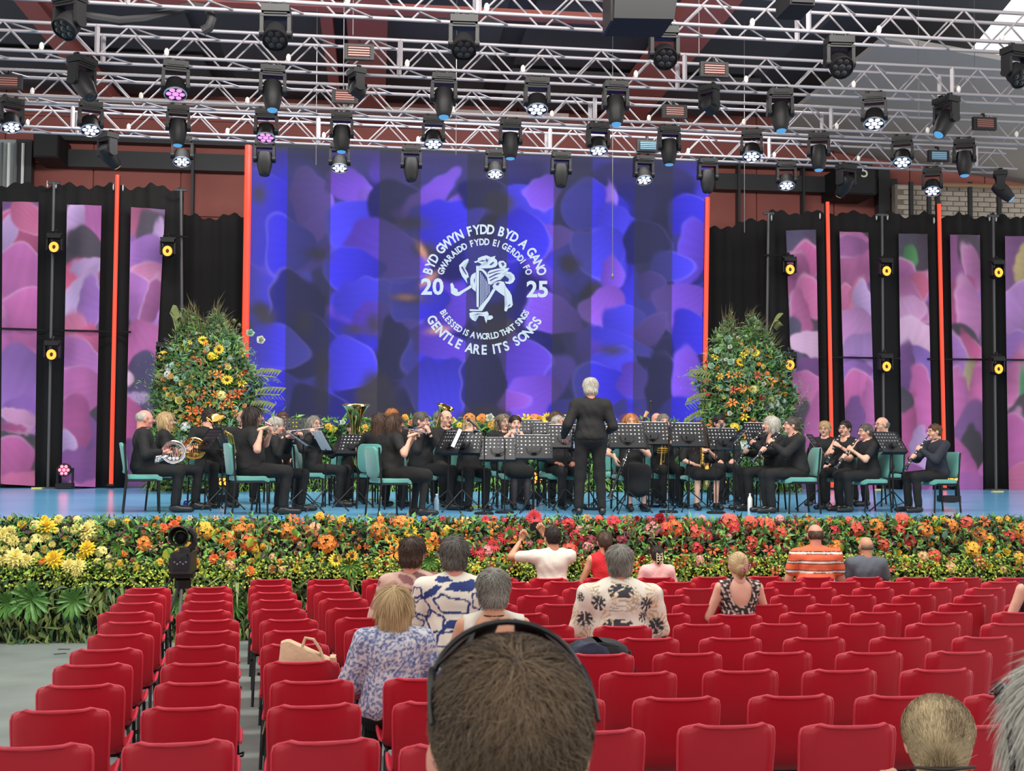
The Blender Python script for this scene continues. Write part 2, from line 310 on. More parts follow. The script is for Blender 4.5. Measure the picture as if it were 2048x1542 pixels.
ROWS = [
 (0, 'rearmost truss', [(530, 'S', 0, 0, LD), (680, 'W', .35, 0, None), (823, 'S', 0, 0, LD), (990, 'W', .35, 0, None), (1122, 'S', 0, 0, LD), (1287, 'W', .4, .1, None), (1415, 'S', 0, 0, LD), (1572, 'W', .4, -.15, None), (365, 'W', .4, .15, None), (1864, 'W', .5, -.4, None), (215, 'S', .8, 2.4, LG), (1692, 'S', .75, 3.5, LG), (2000, 'S', .75, 1.15, LB)]),
 (1, 'second truss from the back', [(22, 'W', .4, .7, None), (182, 'W', .45, .35, None), (357, 'S', .1, .15, LB), (533, 'W', .35, 0, LP), (684, 'S', .08, 0, LB), (867, 'W', .35, 0, None), (1021, 'S', .05, 0, LB), (1196, 'W', .35, .1, None), (1338, 'S', .05, 0, LB), (1503, 'W', .45, -.3, None), (1637, 'S', .1, -.3, LB), (1804, 'W', .5, -.45, None), (1928, 'S', .12, -.4, LB)]),
 (2, 'third truss from the back', [(165, 'S', .7, 1.0, LD), (352, 'W', .4, .2, LP), (546, 'S', .22, .1, LB), (888, 'S', .22, 0, LB), (1074, 'W', .38, 0, None), (1231, 'S', .22, 0, LB), (1560, 'S', .25, -.1, LB), (1748, 'W', .45, -.4, None), (1892, 'S', .6, -1.2, LB)]),
 (3, 'nearest truss', [(140, 'W', -.7, 2.6, LD), (553, 'W', -.7, 3.1, LD), (928, 'W', -.7, 3.1, LD), (1328, 'W', -.9, 3.1, LD), (1678, 'W', -.9, 3.1, LD), (2032, 'W', -.8, 3.4, LD)]),
]
for ti, nm, L in ROWS:
    L = sorted(L)
    for i, (px, k, tl, pn, ln) in enumerate(L):
        lab = 'black moving-head %s, %s from left on the %s' % ('spotlight' if k == 'S' else 'wash light', order(i), nm)
        moving_head(px, ti, k, lab, -tl, pn, ln)
# two small tilted lights seen between the trusses
moving_head(713, 2, 'W', 'small black light turned sideways on the third truss, left of centre', -1.3, 2.0, LD, s=.8)
moving_head(1418, 2, 'W', 'small black light turned sideways on the third truss, right of centre', -1.3, 2.2, LD, s=.8)
# flat louvred flood panels
def flood(px, py, D, col, label):
    ti = {19.3: 1, 16.8: 2, 21.5: 0}[D]; p = on_truss(px, ti)+V((0, -.14, 0)); dd = (p-EYE).dot(_f); p.z = P(px, py, p.y).z; r = empty('flood_panel', p, 0, label, 'stage light', 'louvred flood panels'); b = MB(); b.box((0, .04, 0), (.42, .08, .22)); b.build('housing', FIX, r, 0)
    b = MB(); b.box((0, -.005, 0), (.30, .01, .16)); b.build('lamp_face', col, r, 0)
    for k in range(5): b = MB(); b.box((0, -.018, -.07+.035*k), (.32, .02, .006)); b.build('louvre', FIX, r, 0)
    b = MB(); b.tube([(0, .04, .11), (0, .05, .17), (0, .16, .20)], .02, 6); b.build('clamp', BLK, r)
FB = mat('flood_brown', (150, 98, 92), .4, .2); FBL = mat('flood_blue', (120, 160, 185), .3, emit=(120, 160, 185), es=.3)
for i, (px, py, D, m) in enumerate([(20, 163, 19.3, FB), (718, 103, 16.8, FB), (690, 192, 19.3, FB), (1424, 138, 16.8, FB), (1346, 222, 19.3, FB), (1293, 291, 21.5, FBL), (1872, 311, 21.5, FBL), (1963, 246, 19.3, FB)]):
    flood(px, py, D, m, 'louvred flood panel, %s from the left, %s face' % (['leftmost', 'third', 'second', 'sixth', 'fifth', 'fourth', 'seventh', 'rightmost'][i], 'pale blue' if m is FBL else 'brown') )
# hoist cables
for i, (px, y0, y1, D) in enumerate([(687, -20, 170, 16.8), (706, 20, 70, 16.8), (1398, 20, 110, 16.8), (632, 170, 330, 21.2), (912, 160, 310, 21.2), (1225, 170, 555, 22), (1489, 170, 465, 22), (1950, 95, 215, 19), (1838, 90, 240, 19)]):
    a = P(px, y0, D); c = P(px, y1, D); a.z = CZ+.35; b = MB(); b.tube([a, c], .006, 5); tag(b.build('cable', GREY), 'thin vertical suspension cable, %s of nine counted from the left' % ['third', 'fourth', 'seventh', 'leftmost', 'fifth', 'sixth', 'eighth', 'rightmost', 'ninth'][i] if False else 'thin grey hanging cable %s' % ['left of the second louvred panel', 'right of the second louvred panel', 'by the upper right louvred panel', 'in front of the screen at left', 'in front of the screen left of the emblem', 'in front of the screen right of the emblem', 'right of the screen with a weight', 'near the right edge', 'left of the rightmost cable'][i], 'cable')
b = MB(); q = P(1225, 553, 22); b.lathe([(.004, .06), (.025, .03), (.03, 0), (.008, -.05)], 10, Matrix.Translation(q)); tag(b.build('microphone', GREY), 'tiny hanging microphone in front of the screen', 'microphone')
# drooping cable snake at the top left
pts = [P(x, y, 15.2) for x, y in [(130, 20), (150, 22), (190, 34), (240, 42), (290, 38), (340, 25), (385, 12), (415, 18), (425, 38), (418, 55), (405, 62)]]
b = MB(); b.tube(pts, .06, 8); tag(b.build('cable_bundle', mat('cable_rubber', (44, 44, 46), .7)), 'thick drooping black cable bundle at the top left', 'cable')
# ------------------------------------------------------------------ wing walls: drapes, banners, poles, red tubes, side lights
def drape(px0, px1, ytop, D, name, label, amp=.05, zb=STZ, slope=0):
    a = P(px0, ytop, D); c = P(px1, ytop+slope, D); n = max(30, int((c.x-a.x)*22)); m = 10; vs = []; fs = []
    for i in range(n+1):
        x = a.x+(c.x-a.x)*i/n; zt = a.z+(c.z-a.z)*i/n+.05*math.sin(i*.35)+.03*math.sin(i*1.1)
        y = D+amp*math.sin(x*9)+amp*.5*math.sin(x*23+1)
        for j in range(m+1): vs.append((x, y, zb+(zt-zb)*j/m))
    for i in range(n):
        for j in range(m): k = i*(m+1)+j; fs.append((k, k+m+1, k+m+2, k+1))
    me = np_mesh(name, vs, fs, [DARKF], True); o = link(name, me); sd = o.modifiers.new('t', 'SOLIDIFY'); sd.thickness = .02; return tag(o, label, 'curtain')
DW = 24.6
drape(-60, 368, 368, DW, 'stage_curtain', 'black curtain behind the left petal banners', slope=6)
drape(360, 515, 434, DW+.5, 'stage_curtain', 'lower plain black curtain left of the big screen', slope=-2)
drape(1400, 1545, 462, DW+.5, 'stage_curtain', 'lower black curtain right of the big screen', slope=-28)
drape(1536, 2140, 424, DW, 'stage_curtain', 'black curtain behind the right petal banners', slope=10)
def blob_noise(X, Y, s, seed):
    r = np.random.default_rng(seed); o = np.zeros_like(X)
    for k in range(8):
        a = r.uniform(0, 2*PI); f = s*r.uniform(.6, 2.2); o += np.sin((X*np.cos(a)+Y*np.sin(a))*f+r.uniform(0, 6))*r.uniform(.4, 1)
    return o/3.5
def petal(C, X, Y, cx, cy, rx, ry, ang, col, edge=None, dark=.55, soft=1.5, seed=0, gd=1, tip=0.):
    """one flat printed petal: colour runs from base to tip, a paler rim"""
    a = math.radians(ang); u = ((X-cx)*math.cos(a)+(Y-cy)*math.sin(a))/rx; v = (-(X-cx)*math.sin(a)+(Y-cy)*math.cos(a))/ry
    v = v*(1+tip*u); w_ = blob_noise(X, Y, 3.2/min(rx, ry), seed)*.13
    d = np.sqrt(u*u+v*v)+w_-1; m = 1/(1+np.exp(np.clip(d*min(rx, ry)/soft, -30, 30)))
    g = np.clip(.5+.5*u*gd, 0, 1)[..., None]; c1 = np.array(lin(col)[:3]); c = c1*(dark+(1-dark)*g)
    vein = (.035*np.sin(v*22+blob_noise(X, Y, 1.5/max(rx, ry), seed+5)*3)*(1-np.abs(v)))[..., None]; c = c*(1+vein)
    if edge is not None:
        e = np.exp(-(d*min(rx, ry)/3.)**2)*np.clip(.5+.8*u*gd, 0, 1); c = c*(1-e[..., None]*.45)+np.array(lin(edge)[:3])*e[..., None]*.45
    C[:] = C*(1-m[..., None])+c*m[..., None]
def painted(name, quad, D, C, m, parent, bend=None):
    """quad: px corners TL,TR,BR,BL; colours C[ny,nx]"""
    ny, nx, _ = C.shape; TL, TRr, BRr, BL = [P(x, y, D) for x, y in quad]; u = np.linspace(0, 1, nx); v = np.linspace(0, 1, ny); U, W = np.meshgrid(u, v)
    pts = sum(np.array(q)[None, None, :]*wt[..., None] for q, wt in ((TL, (1-U)*(1-W)), (TRr, U*(1-W)), (BRr, U*W), (BL, (1-U)*W)))
    pts[..., 1] = D
    if bend is not None: pts[..., 1] += bend(U, W)
    idx = np.arange(ny*nx).reshape(ny, nx); f = np.stack([idx[:-1, :-1], idx[1:, :-1], idx[1:, 1:], idx[:-1, 1:]], -1).reshape(-1, 4)
    org = pts.reshape(-1, 3)
    if parent: org = org-np.array(parent.location)
    me = np_mesh(name, org, f, [m], True); at = me.color_attributes.new('Col', 'FLOAT_COLOR', 'POINT')
    at.data.foreach_set('color', np.concatenate([C, np.ones((ny, nx, 1))], -1).astype(np.float32).ravel()); return link(name, me, parent)
BANM = mat('printed_banner', rough=.7, attr='base', sheen=.2)
MAG = (205, 100, 185); VIO = (165, 105, 205); PNK = (225, 105, 165); DK = (78, 68, 88); LIL = (200, 160, 225); ED = (240, 200, 235); PUR = (125, 70, 150)
BAN = [
 ('leftmost of the three left banners', [(5, 403), (77, 404), (70, 972), (1, 968)], [(40, 480, 60, 70, 60, (200, 80, 140), ED), (10, 470, 50, 20, -60, LIL, ED), (60, 440, 40, 26, 40, PNK, ED), (40, 560, 60, 75, -80, MAG, ED), (60, 640, 50, 70, -80, (215, 100, 185), ED), (5, 720, 16, 90, 0, MAG, ED), (45, 780, 62, 70, -60, VIO, None), (75, 850, 45, 60, -70, (150, 90, 190), None), (35, 845, 40, 14, 10, (225, 150, 205), ED), (60, 930, 60, 50, 0, (70, 66, 76), None), (25, 868, 40, 9, 5, (180, 70, 140), ED), (10, 940, 42, 60, 50, (210, 90, 170), ED), (45, 975, 40, 16, 0, PNK, None)]),
 ('middle of the three left banners', [(134, 409), (203, 411), (191, 974), (123, 972)], [(180, 430, 50, 50, 80, (185, 90, 175), None), (140, 440, 20, 45, 20, LIL, ED), (165, 510, 40, 55, 0, DK, None), (150, 550, 30, 40, 60, (225, 80, 140), None), (185, 530, 45, 14, -10, LIL, ED), (150, 600, 70, 28, -58, (205, 170, 230), ED), (180, 620, 26, 60, 10, VIO, ED), (145, 680, 45, 36, 50, (235, 120, 175), ED), (185, 690, 30, 30, 30, (215, 90, 150), None), (160, 730, 55, 38, 10, (195, 110, 200), ED), (160, 790, 60, 45, -10, MAG, ED), (150, 880, 50, 60, 90, PUR, None), (140, 860, 42, 55, 0, (190, 80, 160), ED), (135, 900, 20, 30, -20, LIL, ED), (150, 940, 60, 30, 0, (150, 80, 170), None)]),
 ('rightmost of the three left banners', [(262, 414), (330, 419), (300, 980), (250, 975)], [(275, 435, 30, 36, -50, (170, 80, 130), None), (310, 450, 40, 34, 0, DK, None), (318, 465, 14, 34, 10, LIL, ED), (285, 510, 45, 42, 0, VIO, None), (300, 545, 45, 26, -20, (220, 130, 190), ED), (285, 600, 40, 60, -30, (185, 110, 210), ED), (310, 600, 22, 50, 20, (160, 80, 150), ED), (285, 690, 45, 60, 60, MAG, ED), (290, 760, 40, 50, 0, (90, 80, 130), None), (280, 800, 40, 12, -10, LIL, None), (265, 850, 35, 40, 0, (210, 90, 170), None), (258, 760, 10, 12, 0, ED, None), (285, 930, 50, 40, 0, PUR, None)]),
 ('leftmost of the five right banners', [(1572, 461), (1632, 459), (1641, 984), (1592, 984)], [(1600, 480, 60, 40, 20, (90, 80, 120), None), (1610, 535, 45, 30, -60, (200, 90, 165), ED), (1590, 550, 30, 40, 20, (175, 85, 150), ED), (1620, 600, 30, 40, -30, (220, 110, 180), ED), (1600, 630, 20, 45, -20, (195, 95, 165), ED), (1580, 690, 20, 50, 0, (90, 80, 120), None), (1620, 690, 45, 22, 10, (225, 180, 225), ED), (1615, 740, 40, 20, -10, PUR, None), (1610, 790, 50, 40, -15, (215, 110, 190), ED), (1590, 870, 30, 60, 0, DK, None), (1630, 860, 26, 70, 15, MAG, ED), (1610, 950, 40, 30, 0, (140, 80, 160), None)]),
 ('second of the five right banners', [(1679, 463), (1737, 465), (1753, 984), (1695, 984)], [(1700, 520, 60, 60, -70, (195, 100, 170), None), (1710, 490, 40, 20, 0, (170, 95, 170), ED), (1695, 610, 30, 30, -40, (215, 110, 170), ED), (1715, 590, 14, 34, 20, (230, 120, 170), ED), (1732, 600, 22, 34, -20, LIL, ED), (1715, 660, 40, 50, -50, (210, 140, 215), ED), (1725, 720, 50, 40, -80, (190, 140, 225), ED), (1710, 740, 40, 22, 0, VIO, None), (1715, 790, 46, 42, -80, (220, 100, 185), ED), (1740, 830, 20, 60, 10, MAG, ED), (1700, 840, 26, 40, 0, PUR, None), (1720, 930, 46, 50, 0, (200, 90, 180), None)]),
 ('middle of the five right banners', [(1797, 467), (1855, 468), (1865, 984), (1806, 984)], [(1825, 500, 50, 60, 0, (80, 72, 95), None), (1823, 515, 15, 26, 10, (75, 150, 90), None), (1805, 545, 26, 40, -40, (175, 90, 160), ED), (1840, 570, 24, 30, 20, (215, 100, 150), ED), (1825, 600, 50, 22, 50, (200, 110, 180), ED), (1808, 620, 30, 40, 60, (225, 160, 220), ED), (1830, 690, 50, 50, -60, (235, 185, 230), ED), (1835, 730, 40, 40, 50, (150, 105, 215), ED), (1805, 740, 20, 50, 0, PUR, None), (1845, 830, 28, 90, 0, (220, 100, 190), ED), (1810, 860, 20, 60, 0, (190, 75, 150), None), (1808, 800, 16, 20, 0, DK, None), (1835, 920, 22, 60, 10, LIL, ED), (1815, 960, 40, 30, 0, (170, 80, 170), None)]),
 ('fourth of the five right banners', [(1900, 469), (1960, 470), (1966, 984), (1912, 984)], [(1920, 520, 30, 70, 10, (165, 90, 165), None), (1945, 490, 26, 30, 0, (90, 75, 95), None), (1950, 530, 20, 46, -10, (205, 120, 190), ED), (1915, 600, 30, 50, 20, (190, 80, 150), None), (1940, 620, 26, 60, -5, (215, 130, 205), ED), (1925, 700, 36, 50, 0, DK, None), (1945, 700, 40, 18, 60, (225, 90, 165), ED), (1912, 720, 22, 60, -15, (180, 120, 215), ED), (1938, 760, 16, 40, 10, (190, 170, 130), None), (1955, 790, 16, 70, 5, (220, 100, 180), ED), (1915, 800, 20, 60, 0, MAG, ED), (1940, 860, 36, 50, 0, (130, 80, 150), None), (1940, 905, 26, 44, 10, (60, 55, 66), None), (1925, 930, 20, 60, -30, (205, 90, 180), ED), (1940, 970, 50, 20, 0, (180, 90, 180), None)]),
 ('rightmost banner cut off at the right edge', [(2010, 472), (2070, 473), (2074, 984), (2018, 984)], [(2030, 500, 40, 60, 0, (140, 85, 150), None), (2045, 520, 14, 40, 10, (205, 180, 120), None), (2040, 610, 40, 60, 50, (190, 130, 215), ED), (2030, 700, 40, 40, 0, VIO, ED), (2025, 760, 20, 60, 20, (215, 110, 180), ED), (2045, 770, 8, 36, 0, (80, 160, 110), None), (2040, 870, 40, 70, 0, (80, 66, 84), None), (2030, 900, 30, 70, -10, (205, 90, 180), ED), (2040, 960, 40, 30, 0, PNK, ED)]),
]
for i, (lb, q, pet) in enumerate(BAN):
    nx, ny = 28, 215; X0 = min(c[0] for c in q); X1 = max(c[0] for c in q); Xg, Yg = np.meshgrid(np.linspace(X0, X1, nx), np.linspace(405 if i < 3 else 462, 984, ny))
    C = np.ones((ny, nx, 3))*np.array(lin((112, 78, 128))[:3]); rr = random.Random(i)
    for k in range(9): petal(C, Xg, Yg, rr.uniform(X0, X1), rr.uniform(400, 990), rr.uniform(50, 90), rr.uniform(30, 55), rr.uniform(0, 180), rr.choice([MAG, VIO, PUR, DK]), rr.choice([ED, None]), seed=k)
    for k, (cx, cy, rx, ry, an, c, e) in enumerate(pet): petal(C, Xg, Yg, cx, cy, rx*1.15, ry*1.15, an, c, e, .55, 1.0, k+20, random.choice([1, -1]), random.choice([.35, -.3]))
    C = np.clip(C*(1.0+.10*blob_noise(Xg, Yg, .05, i))[..., None], 0, 1)*.98; C = C*.88+C.mean(-1, keepdims=True)*.12
    o = painted('petal_banner', q, DW-.16, C, BANM, None, lambda U, W: .015*np.sin(U*9+W*3)); tag(o, 'long pink and purple petal banner, '+lb, 'banner', 'printed petal banners')
NEO = mat('red_led_tube', (160, 30, 24), .4, emit=(255, 72, 44), es=1.25)
for i, (xa, ya, xb, yb, D, w_, lb) in enumerate([(235, 350, 222, 972, DW-.3, .05, 'red light tube between the left petal banners'), (497, 291, 489, 790, 23.9, .085, 'thick red light tube along the left edge of the screen'), (1415, 395, 1409, 830, 23.9, .06, 'red light tube along the right edge of the screen'), (1655, 404, 1665, 982, DW-.3, .05, 'red light tube right of the first right banner'), (1878, 408, 1890, 982, DW-.3, .05, 'red light tube right of the middle right banner')]):
    a = P(xa, ya, D); c = P(xb, yb, D); c.z = max(c.z, STZ+.01); r = empty('light_tube', (c.x, D, c.z), 0, lb, 'light tube', 'red light tubes')
    b = MB(); b.tube([(0, 0, 0), V((a.x-c.x, 0, a.z-c.z))], w_*.8, 8); b.build('tube', NEO, r); b = MB(); b.box((0, 0, .02), (.14, .14, .04)); b.build('base_plate', BLK, r, 0)
    b = MB(); b.box(((a.x-c.x)/2, .05+w_, (a.z-c.z)/2), (w_*1.1, .05, (a.z-c.z)), Matrix.Rotation(math.atan2(a.x-c.x, a.z-c.z), 3, 'Y')); b.build('channel', BLK, r, 0)
POLES = [(108, 364, 96, 966), (362, 378, 372, 700), (1537, 425, 1528, 640), (1764, 428, 1768, 980), (1986, 430, 1992, 980)]
for i, (xa, ya, xb, yb) in enumerate(POLES):
    a = P(xa, ya, DW-.25); c = P(xb, yb, DW-.25); c = V((c.x, DW-.25, STZ)) ; b = MB(); b.tube([a, c], .028, 8); b.box(c+V((0, 0, .012)), (.35, .35, .02)); b.tube([a+V((-.12, 0, -.02)), a+V((.12, 0, -.02))], .03, 6)
    tag(b.build('support_pole', mat('pole_grey', (88, 88, 90), .5, .4)), 'grey upright pole, '+['behind the left wing lights', 'at the right end of the left wing', 'at the left end of the right wing', 'right of the second right banner', 'before the rightmost banner'][i], 'pole', 'wing poles')
for i, (xa, ya, xb, yb) in enumerate([(-40, 656, 130, 661), (130, 661, 262, 664), (1640, 714, 1800, 717), (1855, 718, 2060, 720)]):
    a = P(xa, ya, DW-.2); c = P(xb, yb, DW-.2); b = MB(); b.tube([a, c], .02, 6); tag(b.build('cross_rail', BLK), 'thin dark horizontal rail, '+['far left', 'behind the inner left banners', 'behind the inner right banners', 'far right'][i], 'rail', 'wing rails')
def side_light(px, py, label, lens=LO, arm=None, pan=0.):
    D = DW-.5; p = P(px, py, D); r = empty('side_light', p, pan, label, 'stage light', 'orange ring lights on the wings')
    b = MB(); b.box((0, .06, .21), (.26, .22, .07)); b.box((0, .06, .26), (.30, .1, .03)); b.build('base', FIX, r, 0)
    b = MB(); b.box((-.135, .06, .07), (.03, .12, .26)); b.box((.135, .06, .07), (.03, .12, .26)); b.box((0, .06, .185), (.29, .12, .03)); b.build('yoke', FIX, r, 0)
    b = MB(); b.lathe([(.09, .22), (.12, .18), (.125, .03), (.11, 0)], 18, Matrix.Rotation(PI/2, 4, 'X').inverted()); h = b.build('head', FIX, r)
    b = MB(); b.tube([(.062*math.cos(k*PI/10), -.012, .062*math.sin(k*PI/10)*1.15) for k in range(20)], .03, 6, closed=True); b.build('glowing_ring', lens, h)
    b = MB(); b.ball((0, -.0, 0), (.03, .012, .03)); b.build('lens', LD, h)
    b = MB(); b.tube([(0, .06, .27), (0, .1, .36)], .03, 8); b.tube([(-.1, .06, .30), (.1, .06, .30)], .02, 6); b.build('clamp', BLK, r)
    if arm: b = MB(); b.tube([(0, .08, .32), (arm, .2, .32)], .02, 6); b.build('arm', BLK, r)
for i, (px, py, arm, lb) in enumerate([(108, 494, None, 'upper left'), (103, 709, None, 'lower left'), (335, 502, .35, 'upper, at the inner end of the left wing'), (327, 712, .35, 'lower, beside the left flower tower'), (1580, 539, -.5, 'upper, at the inner end of the right wing'), (1580, 730, -.5, 'lower, beside the right flower tower'), (1773, 542, None, 'upper, second pole of the right wing'), (1773, 733, None, 'lower, second pole of the right wing'), (1997, 545, None, 'upper, near the right edge'), (1997, 738, None, 'lower, near the right edge')]):
    side_light(px, py, 'black stage light with glowing orange ring, '+lb, arm=arm)
# white cable ties on the drape tops
for i, (px, py) in enumerate([(95, 368), (112, 370), (227, 374), (246, 376), (1543, 436), (1640, 432), (1753, 434), (1775, 434), (1868, 441), (1979, 436), (1992, 437)]):
    p = P(px, py, DW-.06); b = MB(); b.ball(p, (.018, .03, .07), 6, 4); tag(b.build('ribbon_end', WHITE), 'small white curtain tie, '+['left of the first left pole', 'right of the first left pole', 'left of the left inner red tube', 'right of the left inner red tube', 'at the inner pole of the right wing', 'left of the first right red tube', 'left of the middle right pole', 'right of the middle right pole', 'left of the second right red tube', 'left of the rightmost pole', 'right of the rightmost pole'][i], 'tie', 'white ties on the curtain tops')
# ------------------------------------------------------------------ LED screen with petals, emblem and lettering
DS = 24.0; SQ = [(498, 292), (1418, 324), (1413, 905), (490, 900)]
nx, ny = 340, 220; Xg, Yg = np.meshgrid(np.linspace(494, 1416, nx), np.linspace(300, 902, ny))
C = np.ones((ny, nx, 3))*np.array(lin((52, 50, 120))[:3]); rr = random.Random(3)
BL = (62, 56, 235); BL2 = (76, 70, 245); VI2 = (128, 84, 232); VI3 = (100, 70, 220); DK2 = (56, 54, 66); DB = (40, 40, 128)
for k in range(90): petal(C, Xg, Yg, rr.uniform(490, 1420), rr.uniform(330, 900), rr.uniform(50, 100), rr.uniform(35, 65), rr.uniform(0, 360), rr.choice([BL, BL, BL2, VI3, DB, DB]), (90, 84, 215) if k % 4 == 0 else None, .45, 2.2, k, 1, .35)
for k in range(26): petal(C, Xg, Yg, rr.uniform(500, 1410), rr.uniform(420, 880), rr.uniform(14, 34), rr.uniform(8, 20), rr.uniform(0, 360), DK2, None, .7, 3, k)
SP = [(540, 440, 60, 90, 0, BL), (615, 400, 40, 60, -10, VI2), (630, 455, 50, 20, -50, VI2), (575, 500, 50, 60, 0, BL), (700, 380, 60, 30, 30, VI2), (735, 400, 30, 24, 0, (140, 100, 240)), (715, 450, 70, 50, -20, BL2), (790, 405, 60, 45, 10, DB), (850, 390, 80, 26, -45, VI2), (905, 410, 62, 24, -50, VI2), (880, 440, 80, 45, -20, BL), (770, 510, 90, 55, 20, VI3), (700, 540, 60, 42, 0, BL), (745, 600, 80, 42, -10, BL2), (770, 640, 70, 32, 0, VI3), (590, 620, 55, 70, 0, DB), (620, 700, 60, 60, 0, DB), (560, 700, 60, 42, 10, BL2), (540, 780, 60, 40, 0, BL), (700, 730, 52, 52, 0, BL2), (790, 700, 40, 60, 0, DB), (860, 720, 62, 50, 10, BL), (880, 690, 70, 30, 20, VI3), (870, 790, 70, 60, 80, (70, 66, 225)), (830, 600, 60, 40, 0, BL), (965, 380, 60, 30, 0, DB), (1050, 410, 55, 60, -30, BL2), (1080, 370, 42, 30, -40, VI2), (1100, 465, 42, 26, -10, VI2), (1040, 470, 60, 50, 20, BL), (1185, 400, 70, 50, 10, BL), (1215, 385, 12, 32, 0, (150, 110, 240)), (1240, 440, 60, 30, 30, BL2), (1195, 490, 60, 50, -40, BL2), (1290, 470, 50, 46, 0, DB), (1380, 410, 50, 40, -10, BL), (1385, 490, 34, 70, 10, VI3), (1345, 520, 50, 30, 0, BL2), (1220, 540, 24, 34, 10, VI2), (1205, 605, 50, 42, -60, (150, 95, 235)), (1245, 640, 46, 40, -20, BL2), (1300, 560, 30, 30, 0, VI3), (1365, 600, 60, 50, -30, VI2), (1300, 650, 42, 26, -50, VI2), (1385, 660, 46, 46, 0, BL), (1100, 625, 62, 38, 20, VI2), (1240, 680, 70, 20, 20, BL2), (1040, 720, 62, 50, 10, VI3), (1060, 790, 60, 45, -30, VI2), (1020, 800, 40, 20, 0, (150, 90, 225)), (1225, 730, 50, 46, -40, BL2), (1200, 770, 60, 50, 0, BL), (1270, 760, 40, 36, 20, VI3), (1330, 760, 40, 60, 0, DB), (1380, 760, 36, 70, 0, VI2), (1380, 850, 60, 60, 0, BL), (1160, 840, 70, 40, 0, BL), (960, 760, 46, 70, 0, DB), (640, 830, 70, 50, 0, DB)]
for k, (cx, cy, rx, ry, an, c) in enumerate(SP): petal(C, Xg, Yg, cx, cy, rx, ry, an, c, (140, 125, 255) if k % 2 else (104, 96, 240), .5, 1.0, k+300, 1 if k % 3 else -1, .4)
for cx, cy, rx, ry in [(840, 497, 22, 14), (815, 598, 30, 8), (630, 512, 22, 12), (515, 395, 12, 18), (605, 650, 14, 22), (740, 650, 12, 20), (745, 815, 40, 70), (770, 850, 60, 40), (985, 660, 40, 30), (960, 850, 60, 40), (1220, 695, 24, 10), (700, 662, 20, 8), (810, 445, 30, 12), (985, 400, 30, 26), (1130, 520, 20, 20), (530, 640, 18, 16), (640, 760, 14, 60)]: petal(C, Xg, Yg, cx, cy, rx, ry, 0, (66, 62, 72), None, .8, 4)
for cx, cy, an in [(800, 595, 0), (832, 498, 60), (845, 560, -40), (868, 660, -10)]: petal(C, Xg, Yg, cx, cy, 18, 6, an, (210, 150, 130), None, .7, 2)
# darker smoky band at the top, alternating stripes
tb = np.clip((Yg-300)/70, 0, 1)[..., None]; C = C*(.35+.65*tb)+np.array(lin((62, 58, 92))[:3])*(1-tb)*.6
ed = np.clip((Xg-494)/60, 0, 1)[..., None]; C = C*(.35+.65*ed)+np.array(lin((76, 76, 96))[:3])*(1-ed)*.5
for x0, x1 in [(570, 653), (748, 830), (923, 1004), (1096, 1174), (1263, 1340)]:
    m = ((Xg >= x0) & (Xg < x1))[..., None]; g = C.mean(-1, keepdims=True); C = np.where(m, (C*.26+g*.05)+np.array(lin((44, 46, 66))[:3])*.55, C)
C = np.clip(C, 0, 1)
scr = empty('led_screen', P(955, 905, DS), 0, 'giant stage screen showing blue and violet petals with a white emblem', 'screen'); so = V(scr.location)
painted('screen_image', SQ, DS, np.clip(C*1.2+.006, 0, 1), mat('led_face', (14, 14, 18), .7, attr='emit', es=1.0, spec=.1), scr)
a = P(494, 905, DS+.12); c = P(1416, 298, DS+.12); b = MB(); b.box(V(((a.x+c.x)/2, DS+.12, (a.z+c.z)/2-.15))-so, (c.x-a.x-.05, .14, c.z-a.z-.1)); b.build('cabinet', BLKP, scr, 0)
b = MB()
for x in (a.x+.5, (a.x+c.x)/2, c.x-.5): b.box((x-so.x, .14, (STZ-so.z)/2-.05), (.12, .12, so.z-STZ+.1))
b.box(((a.x+c.x)/2-so.x, .14, STZ-so.z+.04), (c.x-a.x, .5, .06)); b.build('support_frame', BLK, scr, 0)
LET = mat('screen_white', (120, 130, 140), .5, emit=(205, 225, 240), es=.62)
_fc = bpy.data.curves.new('glyph', 'FONT'); _fo = bpy.data.objects.new('glyph', _fc); COL.objects.link(_fo)
def glyphs(items):
    """items: (char, px, py, height px, clockwise angle deg, x squeeze) -> vertices/faces of one lettering mesh on the screen"""
    vs, fs = [], []
    for ch, px, py, h, an, sq in items:
        _fc.body = ch; _fc.size = 1; _fc.offset = .028; _fc.resolution_u = 3; _fc.extrude = .015
        bpy.context.view_layer.update(); me = bpy.data.meshes.new_from_object(_fo.evaluated_get(bpy.context.evaluated_depsgraph_get()))
        co = np.array([v.co for v in me.vertices]); 
        if len(co) == 0: continue
        cx = (co[:, 0].min()+co[:, 0].max())/2; cy = .345; k = h/.72; a = math.radians(an); n = len(vs)
        for x, y, z in co:
            X = (x-cx)*k*sq; Y = -(y-cy)*k; p = P(px+X*math.cos(a)-Y*math.sin(a), py+X*math.sin(a)+Y*math.cos(a), DS-.01); vs.append((p.x-so.x, DS-.008-z*.6-so.y, p.z-so.z))
        fs += [tuple(v+n for v in pl.vertices) for pl in me.polygons]; bpy.data.meshes.remove(me)
    return vs, fs
CX, CY = 969.5, 577.5
def arc(text, R, a0, a1, h, sq, top=True, adv={'I': .5, ' ': .55, 'W': 1.35, 'M': 1.2, 'A': 1.05}):
    ws = [adv.get(ch, 1.) for ch in text]; tot = sum(ws); it = []; s_ = 0
    for ch, w_ in zip(text, ws):
        t = (s_+w_/2)/tot; s_ += w_; an = a0+(a1-a0)*t
        if ch != ' ':
            r_ = math.radians(an); it.append((ch, CX+R*math.sin(r_), CY-R*math.cos(r_), h, an if top else an-180, sq))
    return it
